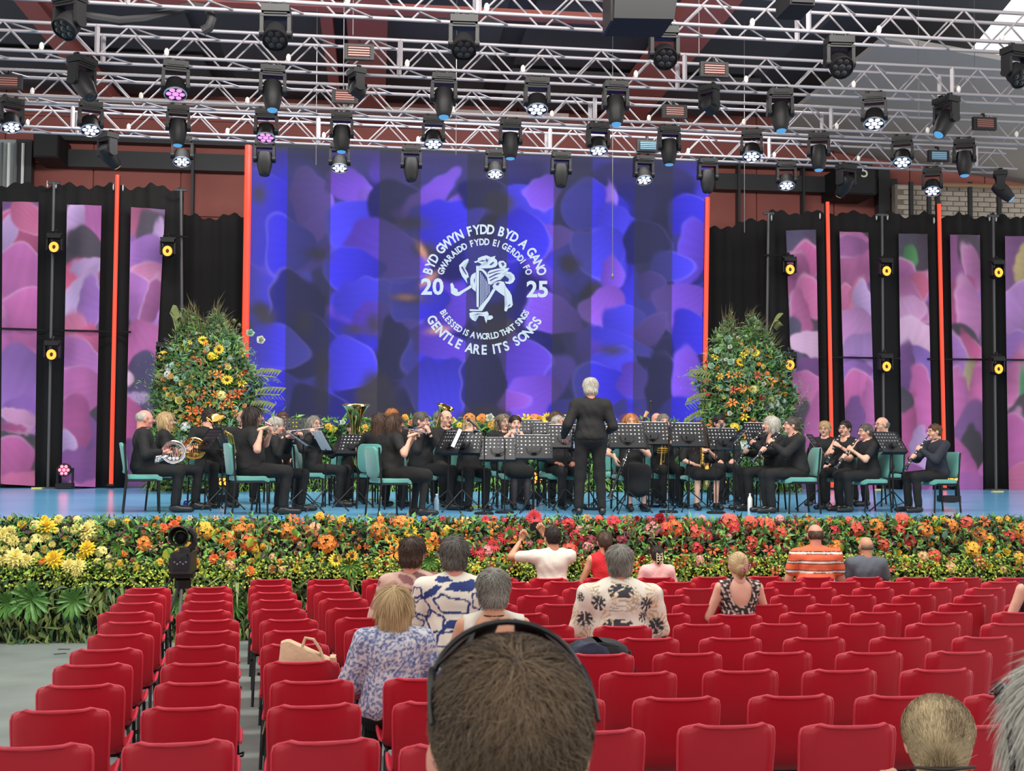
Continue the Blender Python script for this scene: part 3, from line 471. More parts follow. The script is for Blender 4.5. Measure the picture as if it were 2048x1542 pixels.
for nm, it in [('lettering', arc('BYD GWYN FYDD BYD A GANO', 119, -76, 76, 19, .80)), ('lettering', arc('GWARAIDD FYDD EI GERDDI FO', 94, -72, 72, 13, .80)), ('lettering', arc('BLESSED IS A WORLD THAT SINGS', 95, 243, 117, 12.5, .8, False)), ('lettering', arc('GENTLE ARE ITS SONGS', 122, 243, 118, 19, .85, False)), ('numerals', [('2', 853, 573, 32, 0, 1.0), ('0', 876, 573, 32, 0, 1.0)]), ('numerals', [('2', 1064, 578, 32, 0, 1.0), ('5', 1086, 578, 32, 0, 1.0)])]:
    
    for g in it:
        vs, fs = glyphs([g]); link('letter' if nm == 'lettering' else 'numeral', np_mesh(nm, vs, fs, [LET]), scr)
bpy.data.objects.remove(_fo)
# emblem: prancing winged beast with a harp, traced as flat white shapes (zoom coordinates / 5.139 + 780,420)
EM = [
 [(710, 570), (735, 545), (760, 520), (800, 500), (810, 515), (800, 545), (780, 568), (755, 570), (765, 590), (800, 650), (810, 690), (785, 700), (795, 755), (770, 720), (740, 680), (715, 620)],
 [(620, 760), (640, 748), (655, 775), (660, 800), (690, 815), (705, 845), (760, 815), (800, 790), (840, 760), (850, 790), (820, 810), (760, 845), (715, 880), (680, 885), (640, 865), (625, 850), (640, 830), (625, 800)],
 [(880, 640), (840, 665), (825, 700), (825, 760), (850, 770), (845, 810), (880, 840), (885, 760)],
 [(862, 532), (900, 520), (905, 495), (945, 478), (990, 466), (1035, 485), (1085, 472), (1075, 495), (1100, 520), (1105, 560), (1085, 585), (1040, 598), (930, 602), (905, 585), (960, 572), (1000, 560), (940, 555), (900, 535), (880, 545)],
 [(1110, 545), (1125, 525), (1165, 522), (1195, 550), (1195, 585), (1165, 605), (1125, 590)],
 [(885, 575), (915, 575), (915, 610), (912, 1000), (890, 995)],
 [(915, 598), (960, 612), (990, 640), (1010, 690), (1000, 700), (975, 660), (945, 628), (915, 620)],
 [(1005, 640), (1030, 620), (1120, 600), (1228, 598), (1200, 630), (1150, 660), (1180, 672), (1130, 700), (1140, 715), (1100, 725), (1050, 735), (1040, 770), (1010, 760), (998, 700)],
 [(1190, 630), (1240, 640), (1275, 670), (1285, 710), (1265, 745), (1230, 762), (1190, 755), (1180, 735), (1215, 740), (1245, 725), (1258, 700), (1245, 670), (1220, 655), (1170, 665)],
 [(1050, 770), (1090, 740), (1130, 730), (1170, 740), (1190, 790), (1230, 840), (1250, 880), (1255, 940), (1262, 975), (1245, 1000), (1215, 1010), (1195, 1045), (1175, 1035), (1180, 1005), (1205, 975), (1200, 930), (1180, 890), (1130, 855), (1085, 820), (1060, 800)],
 [(1075, 790), (1085, 820), (1050, 880), (1020, 930), (990, 970), (945, 1040), (905, 1015), (960, 950), (1010, 890), (1045, 830)],
 [(818, 1020), (935, 1025), (940, 1040), (820, 1038)],
 [(815, 1060), (850, 1048), (950, 1052), (1000, 1042), (1015, 1070), (1000, 1085), (1050, 1085), (1060, 1110), (1030, 1130), (1000, 1128), (990, 1165), (975, 1130), (970, 1095), (915, 1085), (890, 1075), (860, 1100), (880, 1145), (845, 1130), (820, 1100)],
]
for s in range(7): x = 928+s*15; EM.append([(x, 640+s*22), (x+5, 642+s*22), (x+5, 985-s*22), (x, 990-s*22)])
eb = MB()
for poly in EM:
    pp = [P(x/5.139+780, y/5.139+420, DS-.01) for x, y in poly]; bm = bmesh.new(); vv = [bm.verts.new((p.x-so.x, -.012-0.0, p.z-so.z)) for p in pp]; f = bm.faces.new(vv)
    bmesh.ops.triangulate(bm, faces=[f]); ex = bmesh.ops.extrude_face_region(bm, geom=bm.faces[:]); bmesh.ops.translate(bm, verts=[e for e in ex['geom'] if isinstance(e, bmesh.types.BMVert)], vec=(0, -.01, 0))
    bm.verts.index_update(); eb.add([v.co.copy() for v in bm.verts], [tuple(v.index for v in f.verts) for f in bm.faces]); bm.free()
eb.build('emblem', LET, scr, 0)
DET = mat('emblem_lines', (40, 38, 90), .5, emit=(52, 46, 120), es=.8); db = MB()
for poly in [[(905, 530), (950, 512), (990, 520), (960, 528)], [(985, 495), (1010, 510), (1000, 540), (985, 520)], [(1020, 560), (1060, 530), (1075, 540), (1040, 570)], [(1140, 545), (1165, 535), (1180, 560), (1160, 580)], [(1010, 650), (1100, 622), (1180, 612), (1100, 632), (1020, 660)], [(1015, 690), (1090, 650), (1150, 645), (1095, 665), (1020, 702)], [(1025, 720), (1080, 690), (1125, 690), (1085, 703), (1030, 732)], [(1085, 760), (1110, 742), (1130, 750), (1110, 778), (1092, 772)], [(730, 590), (745, 575), (790, 660), (780, 665)], [(1210, 985), (1235, 965), (1240, 975), (1215, 995)], [(850, 1085), (900, 1062), (960, 1070), (905, 1072)], [(690, 830), (740, 815), (700, 840)], [(1040, 755), (1070, 765), (1050, 785)], [(870, 690), (862, 720), (868, 760), (874, 720)]]:
    pp = [P(x/5.139+780, y/5.139+420, DS-.04) for x, y in poly]; db.add([(p.x-so.x, -.026, p.z-so.z) for p in pp], [tuple(range(len(pp)))])
db.build('emblem_lines', DET, scr, 0)
# ------------------------------------------------------------------ plants
def leafset(pos, nrm, dirs, L, W, droop=.3, fold=.25):
    """many folded leaf blades as arrays -> verts, faces (6 verts, 4 tris each as 2 quads + 2 tris collapsed)"""
    n = len(pos); side = np.cross(dirs, nrm); side /= np.linalg.norm(side, axis=1, keepdims=True)+1e-9; L = L[:, None]; W = W[:, None]
    base = pos; mid = pos+dirs*L*.5+nrm*L*.06; tip = pos+dirs*L-nrm*L*droop
    ml = mid+side*W*.5+nrm*W*fold; mr = mid-side*W*.5+nrm*W*fold
    v = np.stack([base, ml, mid, mr, tip], 1).reshape(-1, 3); o = np.arange(n)[:, None]*5
    f = np.concatenate([o+np.array([[0, 2, 1]]), o+np.array([[0, 3, 2]]), o+np.array([[1, 2, 4]]), o+np.array([[2, 3, 4]])], 1).reshape(-1, 3); return v, f
def unit(a): return a/(np.linalg.norm(a, axis=-1, keepdims=True)+1e-9)
def leaf_stuff(name, pos, nrm, L, W, mats, mi, parent, droop=.35, up=.5, kind=True):
    d = unit(RNG.normal(size=pos.shape)+nrm*.8+np.array([0, 0, up])); n2 = unit(RNG.normal(size=pos.shape)*.5+nrm+np.array([0, -.2, .5])); n2 = unit(n2-d*(n2*d).sum(1, keepdims=True))
    v, f = leafset(pos, n2, d, L, W, droop); me = np_mesh(name, v, f, mats, False, np.repeat(mi, 4)); o = link(name, me, parent)
    if kind: o['kind'] = 'stuff'
    return o
GR = [mat('leaf_green', (98, 152, 70), .5, var=.35, vs=9), mat('leaf_dark', (52, 92, 48), .5, var=.3, vs=9), mat('leaf_plum', (84, 58, 58), .55, var=.3, vs=9), mat('leaf_lime', (200, 214, 76), .5, var=.25, vs=9), mat('leaf_olive', (138, 146, 84), .6, var=.3, vs=9), mat('leaf_bluegreen', (116, 160, 134), .55, var=.25, vs=9), mat('leaf_bright', (132, 188, 80), .45, var=.25, vs=9)]
def col(nm, c, v=.12): return mat('petal_'+nm, c, .55, var=v, vs=30, sheen=.2)
OR = col('orange', (245, 142, 50)); ORD = col('deep_orange', (236, 104, 44)); YE = col('yellow', (250, 214, 40)); YP = col('pale_yellow', (246, 232, 138)); RD = col('red', (205, 40, 52)); CO = col('coral', (232, 88, 66)); PK = col('pink', (232, 150, 150)); WH = col('white', (236, 238, 222)); PE = col('peach', (246, 190, 140)); MR = col('maroon', (140, 34, 60)); BRC = mat('flower_centre', (70, 40, 22), .8); GO = col('golden', (248, 184, 52)); MINT = col('mint', (188, 220, 196))
def petals(b, n, L, W, elev, r0=.0, z0=0., cup=.0, tw=0.):
    for k in range(n):
        a = 2*PI*k/n+tw; c, s = math.cos(a), math.sin(a); e = math.radians(elev+random.uniform(-6, 6)); h = V((c, s, 0)); t = V((-s, c, 0)); o = h*r0+V((0, 0, z0))
        m = o+(h*math.cos(e)+V((0, 0, math.sin(e))))*L*.55; e2 = e-cup; tp = m+(h*math.cos(e2)+V((0, 0, math.sin(e2))))*L*.45
        b.add([o, m+t*W/2, tp, m-t*W/2, m+V((0, 0, -.1*W))], [(0, 1, 4), (0, 4, 3), (1, 2, 4), (4, 2, 3)])
def fl_mum(m, R=.055):
    b = MB()
    for i, (n, e, L) in enumerate([(14, 5, 1), (12, 25, .95), (10, 45, .85), (7, 65, .75), (4, 82, .6)]): petals(b, n, R*L, R*.38, e, R*.08, R*.1*i, .5, i*.3)
    return b.mesh('chrysanthemum', [m], 0)
def fl_marigold(m, R=.04):
    b = MB()
    for i, (n, e, L) in enumerate([(9, -5, 1), (9, 25, .95), (8, 50, .9), (5, 75, .8)]): petals(b, n, R*L, R*.75, e, 0, 0, .7, i*.4)
    return b.mesh('marigold', [m], 0)
def fl_lily(m, R=.06):
    b = MB(); petals(b, 3, R, R*.42, 32, .004, 0, 1.1); petals(b, 3, R*.95, R*.34, 28, .004, 0, 1.1, PI/3); b.m = 1; b.tube([(0, 0, 0), (0, 0, R*.7)], R*.03, 3)
    for k in range(3): b.tube([(0, 0, 0), (math.cos(k*2.1)*R*.2, math.sin(k*2.1)*R*.2, R*.6)], R*.02, 3)
    return b.mesh('lily', [m, BRC], 0)
def fl_sun(m=None, R=.05):
    b = MB(); petals(b, 14, R, R*.36, 8, R*.3, 0, .2); petals(b, 12, R*.9, R*.34, 16, R*.3, .002, .2, .2); b.m = 1; b.ball((0, 0, R*.06), (R*.36, R*.36, R*.18), 8, 4); return b.mesh('sunflower', [m or YE, BRC], 0)
def fl_gerbera(m, R=.055):
    b = MB(); petals(b, 18, R, R*.24, 10, R*.1, 0, .2); petals(b, 16, R*.8, R*.22, 22, R*.1, .004, .2, .15); b.m = 1; b.ball((0, 0, R*.08), (R*.16, R*.16, R*.1), 7, 4); return b.mesh('gerbera', [m, BRC], 0)
def fl_cluster(m, R=.055, n=16):
    b = MB()
    for k in range(n):
        a = k*2.4; q = math.sqrt((k+.5)/n); th = q*1.25; c = V((math.sin(th)*math.cos(a), math.sin(th)*math.sin(a), math.cos(th)))*R*.8; M3 = frame(c).to_4x4(); M3.translation = c-V((0, 0, R*.35)); b.T = M3; petals(b, 5, R*.34, R*.24, 15, 0, 0, .3, a)
    return b.mesh('blossom_cluster', [m], 0)
def fl_rose(m, R=.05):
    b = MB()
    for i, (n, e, L) in enumerate([(5, 15, 1), (5, 45, .9), (5, 65, .8), (3, 82, .65)]): petals(b, n, R*L, R*1.1, e, 0, R*.05*i, -.4, i*.5)
    return b.mesh('rose', [m], 0)
def fl_thistle(m, R=.03):
    b = MB(); b.ball((0, 0, 0), (R*.7, R*.7, R), 7, 5); petals(b, 8, R*.9, R*.2, 50, R*.5, -.2*R, .2); b.tube([(0, 0, -R), (0, 0, -R*8)], R*.1, 3); return b.mesh('thistle', [m], 0)
FL = {}
def fl(k):
    if k in FL: return FL[k]
    t, c = k.split('-'); m = {'orange': OR, 'deep': ORD, 'yellow': YE, 'pale': YP, 'red': RD, 'coral': CO, 'pink': PK, 'white': WH, 'peach': PE, 'maroon': MR, 'gold': GO, 'mint': MINT, 'olive': GR[4]}[c]
    FL[k] = {'mum': fl_mum, 'marigold': fl_marigold, 'lily': fl_lily, 'sun': fl_sun, 'gerbera': fl_gerbera, 'cluster': fl_cluster, 'rose': fl_rose, 'thistle': fl_thistle}[t](m); return FL[k]
NM = {'mum': 'chrysanthemum', 'marigold': 'marigold', 'lily': 'lily', 'sun': 'sunflower', 'gerbera': 'gerbera', 'cluster': 'blossom_cluster', 'rose': 'rose', 'thistle': 'thistle'}
def flower(k, p, parent, s=1., face=V((0, -1, .45))):
    d = (face+V((random.uniform(-.45, .45), random.uniform(-.3, .3), random.uniform(-.35, .35)))).normalized(); off = V(parent.location)
    link(NM[k.split('-')[0]], fl(k), parent, V(p)-off, frame(d).to_euler(), (s, s, s))
def tone_for(px):
    """the colour runs from yellow at the left end of the bank through orange to red, then orange-gold at the right"""
    if px < 230: return ['mum-yellow', 'mum-pale', 'mum-pale', 'cluster-pale', 'rose-pale', 'marigold-gold', 'cluster-pale']
    if px < 480: return ['marigold-deep', 'cluster-orange', 'rose-peach', 'marigold-orange', 'cluster-gold', 'lily-peach']
    if px < 720: return ['cluster-orange', 'marigold-orange', 'cluster-gold', 'rose-peach', 'marigold-gold', 'sun-yellow', 'cluster-peach', 'lily-orange']
    if px < 960: return ['cluster-orange', 'sun-gold', 'lily-orange', 'cluster-gold', 'lily-deep', 'marigold-orange', 'gerbera-red']
    if px < 1250: return ['gerbera-red', 'cluster-red', 'lily-coral', 'cluster-coral', 'lily-orange', 'cluster-pink', 'cluster-maroon', 'cluster-coral']
    if px < 1560: return ['cluster-coral', 'lily-coral', 'cluster-red', 'lily-deep', 'cluster-pink', 'cluster-coral', 'lily-coral', 'rose-red']
    if px < 1760: return ['cluster-coral', 'cluster-orange', 'lily-coral', 'cluster-red', 'lily-deep', 'cluster-gold']
    return ['cluster-orange', 'cluster-gold', 'lily-coral', 'cluster-coral', 'cluster-gold', 'rose-yellow', 'lily-deep', 'cluster-peach']
# --- the long bank along the stage front; profile from stage edge down to the floor
def bank_pt(x, t):
    """t 0 top back .. 1 floor; returns point and outward normal"""
    if t < .25: k = t/.25; return (x, 15.05-.25*k, STZ-.11+.03*math.sin(k*3)-.03*k), (0, -.35, .94)
    if t < .65: k = (t-.25)/.4; return (x, 14.8-.18*k, STZ-.09-.62*k), (0, -.93, .35)
    k = (t-.65)/.35; return (x, 14.62-.04*k, .69-.69*k), (0, -1, .05)
X0, X1 = -7.6, 9.6
bank = empty('flower_bank', (1, 14.8, 0), 0, 'long bank of yellow, orange and red flowers along the stage front', 'flower bed')
b = MB(); b.rings([[V((x-1, 15.12-14.8, 0)), V((x-1, 15.12-14.8, STZ-.12)), V((x-1, .05, STZ-.14)), V((x-1, -.1, .75)), V((x-1, -.12, 0))] for x in (X0, X1)]); b.build('planter', mat('soil_dark', (34, 40, 26), .9), bank, 0)
bo = np.array(bank.location)
def bank_leaves(name, n, t0, t1, Lr, Wr, mats, w, out=.06, xr=(X0, X1), droop=.35, up=.5):
    x = RNG.uniform(*xr, n); t = RNG.uniform(t0, t1, n); pn = [bank_pt(a, c) for a, c in zip(x, t)]; p = np.array([q[0] for q in pn]); nr = np.array([q[1] for q in pn]); p = p+nr*RNG.uniform(-.02, out, n)[:, None]-bo
    mi = RNG.choice(len(mats), n, p=w); return leaf_stuff(name, p, nr, RNG.uniform(*Lr, n), RNG.uniform(*Wr, n), mats, mi, bank, droop, up)
bank_leaves('foliage', 15000, .0, .60, (.05, .13), (.02, .05), [GR[0], GR[1], GR[2], GR[6], GR[4]], [.3, .3, .16, .16, .08], .09)
bank_leaves('lime_groundcover', 13000, .50, .68, (.02, .045), (.02, .035), [GR[3], GR[6], GR[4]], [.66, .2, .14], .14)
bank_leaves('trailing_moss', 5200, .62, .98, (.10, .26), (.02, .05), [GR[1], GR[4], mat('moss', (122, 142, 74), .8, var=.4, vs=6)], [.35, .25, .4], .05, droop=1.1, up=-1.6)
# big leaf rosettes and single broad leaves
def rosette(x, z, R, m, n=12):
    b = MB()
    for k in range(n):
        a = 2*PI*k/n+random.uniform(-.1, .1); h = V((math.cos(a), -.35, math.sin(a))).normalized(); s_ = V((-math.sin(a), 0, math.cos(a))); r = R*random.uniform(.8, 1.05); w_ = R*.115
        o = V((0, 0, 0)); m1 = h*r*.45; m2 = h*r*.8+V((0, -.02, -.01)); tp = h*r+V((0, 0, -.04)); b.add([o, m1+s_*w_*.8+V((0, -.02, 0)), m1, m1-s_*w_*.8+V((0, -.02, 0)), m2+s_*w_+V((0, -.02, 0)), m2, m2-s_*w_+V((0, -.02, 0)), tp], [(0, 2, 1), (0, 3, 2), (1, 2, 5, 4), (2, 3, 6, 5), (4, 5, 7), (5, 6, 7)])
    b.build('leaf_rosette', m, bank, 60, loc=(x-1, 14.5-14.8, z))
for px, py, R in [(62, 1195, .28), (72, 1200, .2), (150, 1200, .24), (18, 1205, .2), (268, 1200, .18), (355, 1205, .15), (470, 1210, .15), (-30, 1190, .25), (240, 1090, .12), (860, 1120, .14), (700, 1130, .15)]:
    p = P(px, py, 14.55); rosette(p.x, p.z, R, mat('rosette_green', (92, 142, 66), .45, var=.3, vs=14))
for px, py, L, m in [(333, 1110, .16, 3), (340, 1105, .14, 6), (405, 1145, .13, 3), (428, 1065, .10, 3), (500, 1085, .15, 3), (515, 1110, .13, 3), (620, 1080, .10, 6), (720, 1140, .14, 6), (740, 1150, .12, 3), (1195, 1060, .12, 6), (1400, 1045, .14, 0), (1375, 1046, .12, 0), (690, 1130, .14, 6), (215, 1185, .10, 3), (610, 1135, .1, 3), (856, 1070, .12, 6), (1020, 1065, .12, 0), (1530, 1060, .12, 0), (1560, 1110, .12, 1), (1790, 1045, .12, 0), (1890, 1070, .13, 5), (590, 1065, .12, 6), (1150, 1120, .12, 4)]:
    p = P(px, py, 14.6); b = MB(); w_ = L*.32; a = random.uniform(-.6, .6); h = V((math.sin(a), -.2, math.cos(a))); s_ = V((math.cos(a), 0, -math.sin(a)))
    b.add([-h*L*.5, -h*.1*L+s_*w_, V((0, -.03, 0)), -h*.1*L-s_*w_, h*.3*L+s_*w_*.7, h*.3*L-s_*w_*.7, h*L*.5+V((0, -.04, 0))], [(0, 2, 1), (0, 3, 2), (1, 2, 4), (2, 3, 5), (4, 2, 6), (2, 5, 6)]); b.build('broad_leaf', GR[m], bank, 60, loc=p-bank.location)
# flowers placed where the photo shows them
HF = [(5, 1072, 'mum-pale', 1.7), (22, 1065, 'mum-pale', 1.2), (70, 1050, 'cluster-pale', 1.2), (94, 1056, 'mum-yellow', 1.7), (26, 1082, 'mum-pale', 1.1), (72, 1078, 'cluster-pale', 1.4), (155, 1060, 'mum-pale', 1.2), (175, 1064, 'mum-pale', 1.7), (172, 1078, 'cluster-pale', 1), (175, 1098, 'mum-yellow', 1.5), (202, 1102, 'cluster-pale', 1.2), (30, 1116, 'mum-pale', 1.8), (54, 1122, 'mum-pale', 1.2), (84, 1122, 'marigold-orange', 1.), (110, 1120, 'mum-yellow', 1.7), (138, 1132, 'mum-pale', 1.3), (157, 1132, 'mum-pale', 1.3), (152, 1143, 'mum-pale', 1.), (3, 1122, 'mum-pale', 1), (130, 1076, 'marigold-gold', .7), (240, 1085, 'cluster-pale', 1.1), (255, 1078, 'rose-peach', .9), (290, 1085, 'cluster-orange', 1.5), (283, 1095, 'marigold-deep', 1.3), (248, 1107, 'marigold-orange', 1), (326, 1057, 'marigold-deep', 1.5), (348, 1050, 'marigold-deep', 1.5), (391, 1125, 'rose-peach', 1), (393, 1128, 'rose-yellow', .9), (410, 1062, 'cluster-gold', 1.8), (402, 1052, 'cluster-pale', 1), (428, 1118, 'marigold-deep', 1.4), (462, 1112, 'marigold-deep', 1.5), (478, 1055, 'cluster-orange', 1.6), (455, 1075, 'cluster-orange', 1.7), (497, 1083, 'cluster-deep', 1.7), (500, 1142, 'marigold-orange', 1.5), (460, 1130, 'cluster-peach', 1), (578, 1063, 'cluster-orange', 1.8), (590, 1072, 'cluster-deep', 1.2), (632, 1056, 'cluster-peach', 1.3), (622, 1070, 'rose-peach', 1.4), (655, 1084, 'cluster-orange', 2.), (640, 1032, 'marigold-gold', 1.2), (683, 1040, 'marigold-gold', 1.2), (600, 1045, 'lily-deep', 1), (585, 1037, 'lily-deep', 1), (671, 1120, 'sun-yellow', 1.1), (704, 1112, 'sun-gold', .95), (697, 1137, 'sun-yellow', 1.), (757, 1060, 'cluster-orange', 1.8), (802, 1047, 'cluster-orange', 1.7), (821, 1063, 'sun-yellow', 1.1), (780, 1077, 'sun-gold', 1.), (788, 1105, 'lily-orange', 1.5), (803, 1112, 'sun-gold', 1), (800, 1085, 'sun-gold', .9), (865, 1080, 'cluster-orange', 1.6), (890, 1060, 'cluster-gold', 1.2), (918, 1052, 'lily-orange', 1.5), (930, 1045, 'lily-peach', 1.2), (985, 1055, 'lily-orange', 1.5), (988, 1075, 'lily-orange', 1.2), (955, 1100, 'gerbera-red', 1.5), (988, 1090, 'gerbera-red', 1.5), (1010, 1075, 'gerbera-red', 1.5), (1022, 1065, 'gerbera-red', 1.4), (1035, 1085, 'lily-orange', 1.5), (860, 1095, 'marigold-gold', 1.2), (975, 1100, 'cluster-pink', 1.3), (1137, 1048, 'cluster-red', 1.5), (1155, 1075, 'cluster-red', 1.7), (1140, 1098, 'cluster-coral', 1.6), (1175, 1092, 'cluster-pink', 1.2), (1228, 1048, 'cluster-red', 1.7), (1180, 1080, 'cluster-maroon', 1.3), (1245, 1080, 'cluster-maroon', 1.3), (1306, 1057, 'cluster-pink', 1.6), (1318, 1038, 'rose-red', 1.4), (1330, 1058, 'cluster-coral', 1.5), (1350, 1055, 'cluster-deep', 1.9), (1262, 1066, 'cluster-pink', 1.), (1376, 1045, 'lily-coral', 1.2), (1398, 1062, 'cluster-coral', 1.8), (1412, 1072, 'gerbera-red', 1.2), (1395, 1095, 'cluster-red', 1.4), (1370, 1110, 'lily-deep', 1.3), (1358, 1127, 'lily-deep', 1.3), (1400, 1122, 'cluster-pink', 1.2), (1425, 1100, 'lily-deep', 1.3), (1285, 1120, 'rose-red', .9), (1270, 1135, 'lily-deep', 1.2), (1460, 1042, 'cluster-coral', 1.9), (1468, 1055, 'cluster-red', 1.5), (1500, 1045, 'cluster-coral', 1.5), (1535, 1052, 'cluster-coral', 1.7), (1560, 1065, 'cluster-coral', 1.5), (1505, 1085, 'cluster-coral', 1.5), (1538, 1102, 'lily-coral', 1.4), (1502, 1105, 'lily-coral', 1.2), (1585, 1050, 'lily-coral', 1.2), (1602, 1090, 'marigold-gold', 1), (1550, 1140, 'lily-coral', 1.2), (1672, 1060, 'cluster-red', 1.2), (1715, 1058, 'cluster-coral', 1.7), (1752, 1050, 'cluster-orange', 1.8), (1768, 1088, 'cluster-coral', 1.4), (1672, 1095, 'cluster-orange', 1.6), (1805, 1040, 'cluster-coral', 1.6), (1820, 1045, 'rose-yellow', 1.), (1852, 1060, 'cluster-orange', 1.9), (1905, 1052, 'cluster-orange', 1.6), (1875, 1058, 'rose-yellow', 1), (1935, 1045, 'cluster-coral', 1.5), (1968, 1043, 'lily-deep', 1.3), (1960, 1070, 'cluster-orange', 1.8), (1980, 1078, 'cluster-gold', 1.3), (2018, 1070, 'cluster-coral', 1.5), (2042, 1062, 'cluster-orange', 1.9), (1945, 1100, 'cluster-gold', 1.8), (1960, 1124, 'gerbera-coral', 1.2), (1870, 1110, 'cluster-coral', 1.4), (1846, 1112, 'cluster-peach', 1.2), (1903, 1135, 'cluster-peach', 1.2), (2012, 1104, 'rose-yellow', 1), (2040, 1115, 'cluster-gold', 1.5), (1780, 1135, 'lily-coral', 1.2), (1820, 1080, 'cluster-red', 1.4), (1800, 1060, 'cluster-coral', 1.3)]
used = []
for px, py, k, s in HF:
    t = max(0, (py-1040)/120.); D = 14.80-.24*min(1, t*1.3); p = P(px, py, D); flower(k, p, bank, s*1.35); used.append((px, py))
n = 0; tr = 0
while n < 330 and tr < 5000:
    tr += 1; px = random.uniform(-60, 2110); py = 1036+abs(random.gauss(0, .45))*120
    if py > 1140 or px < 480 and random.random() < .3: continue
    if min((px-a)**2+((py-c)*1.2)**2 for a, c in used) < 17**2: continue
    t = max(0, (py-1040)/120.); D = 14.82-.24*min(1, t*1.3); flower(random.choice(tone_for(px)), P(px, py, D), bank, random.uniform(.7, 1.25)); used.append((px, py)); n += 1
# --- low hedge behind the band, in front of the screen
hed = empty('flower_hedge', (0, 23.2, STZ), 0, 'low hedge with yellow and orange flowers behind the band under the screen', 'hedge')
xa = P(300, 900, 23.2).x; xb = P(1600, 900, 23.2).x; zt = P(900, 842, 23.2).z; zm_ = (STZ+zt)/2
b = MB(); b.box(((xa+xb)/2, .1, (zt-STZ)/2-.05), (xb-xa, .35, zt-STZ-.12)); b.build('planter', mat('soil_dark'), hed, 0)
def hleaf(name, n, z0, z1, Lr, Wr, mats, w, out=.08, droop=.3, up=.4):
    p = np.stack([RNG.uniform(xa, xb, n), RNG.uniform(-.12-out, -.05, n), RNG.uniform(z0, z1, n)], 1); p[:, 1] += np.clip((p[:, 2]-(zt-STZ-.1))*2, 0, .3); nr = np.tile([0, -.9, .4], (n, 1)).astype(float)
    return leaf_stuff(name, p, nr, RNG.uniform(*Lr, n), RNG.uniform(*Wr, n), mats, RNG.choice(len(mats), n, p=w), hed, droop, up)
hleaf('foliage', 5200, .35, zt-STZ+.02, (.08, .22), (.03, .07), [GR[0], GR[1], GR[6]], [.4, .3, .3]); hleaf('grass_skirt', 3000, .02, .42, (.12, .3), (.012, .03), [GR[6], GR[4], GR[1]], [.5, .2, .3], up=-1.2, droop=.7)
for px, py, k, s in [(810, 822, 'marigold-gold', 2.), (730, 855, 'marigold-gold', 2), (620, 860, 'marigold-gold', 1.8), (657, 853, 'marigold-gold', 2), (665, 858, 'mum-yellow', 1.5), (823, 847, 'rose-peach', 1.8), (938, 830, 'cluster-orange', 2.6), (965, 825, 'cluster-orange', 2.), (980, 828, 'rose-white', 2.), (958, 837, 'marigold-gold', 1.6), (985, 848, 'cluster-gold', 2.2), (905, 842, 'rose-pale', 1.8), (1052, 825, 'lily-yellow', 2), (1060, 838, 'lily-yellow', 1.8), (1068, 840, 'cluster-orange', 3.), (1078, 823, 'rose-yellow', 1.5), (1095, 837, 'sun-yellow', 2.), (1135, 828, 'lily-yellow', 2.), (1140, 832, 'cluster-yellow', 1.8), (640, 850, 'rose-white', 1.5), (685, 845, 'rose-white', 1.3), (1010, 832, 'lily-yellow', 1.5), (755, 833, 'rose-pale', 1.2), (920, 850, 'cluster-yellow', 1.5), (1260, 828, 'rose-pale', 1), (1225, 850, 'rose-pale', 1), (560, 838, 'rose-pale', 1.), (590, 850, 'lily-yellow', 1.5), (1035, 836, 'cluster-gold', 1.6), (880, 845, 'lily-yellow', 1.4), (700, 858, 'cluster-pale', 1.3)]:
    p = P(px, py, 22.98); p.z = min(p.z, zt+.06); flower(k, p, hed, s)
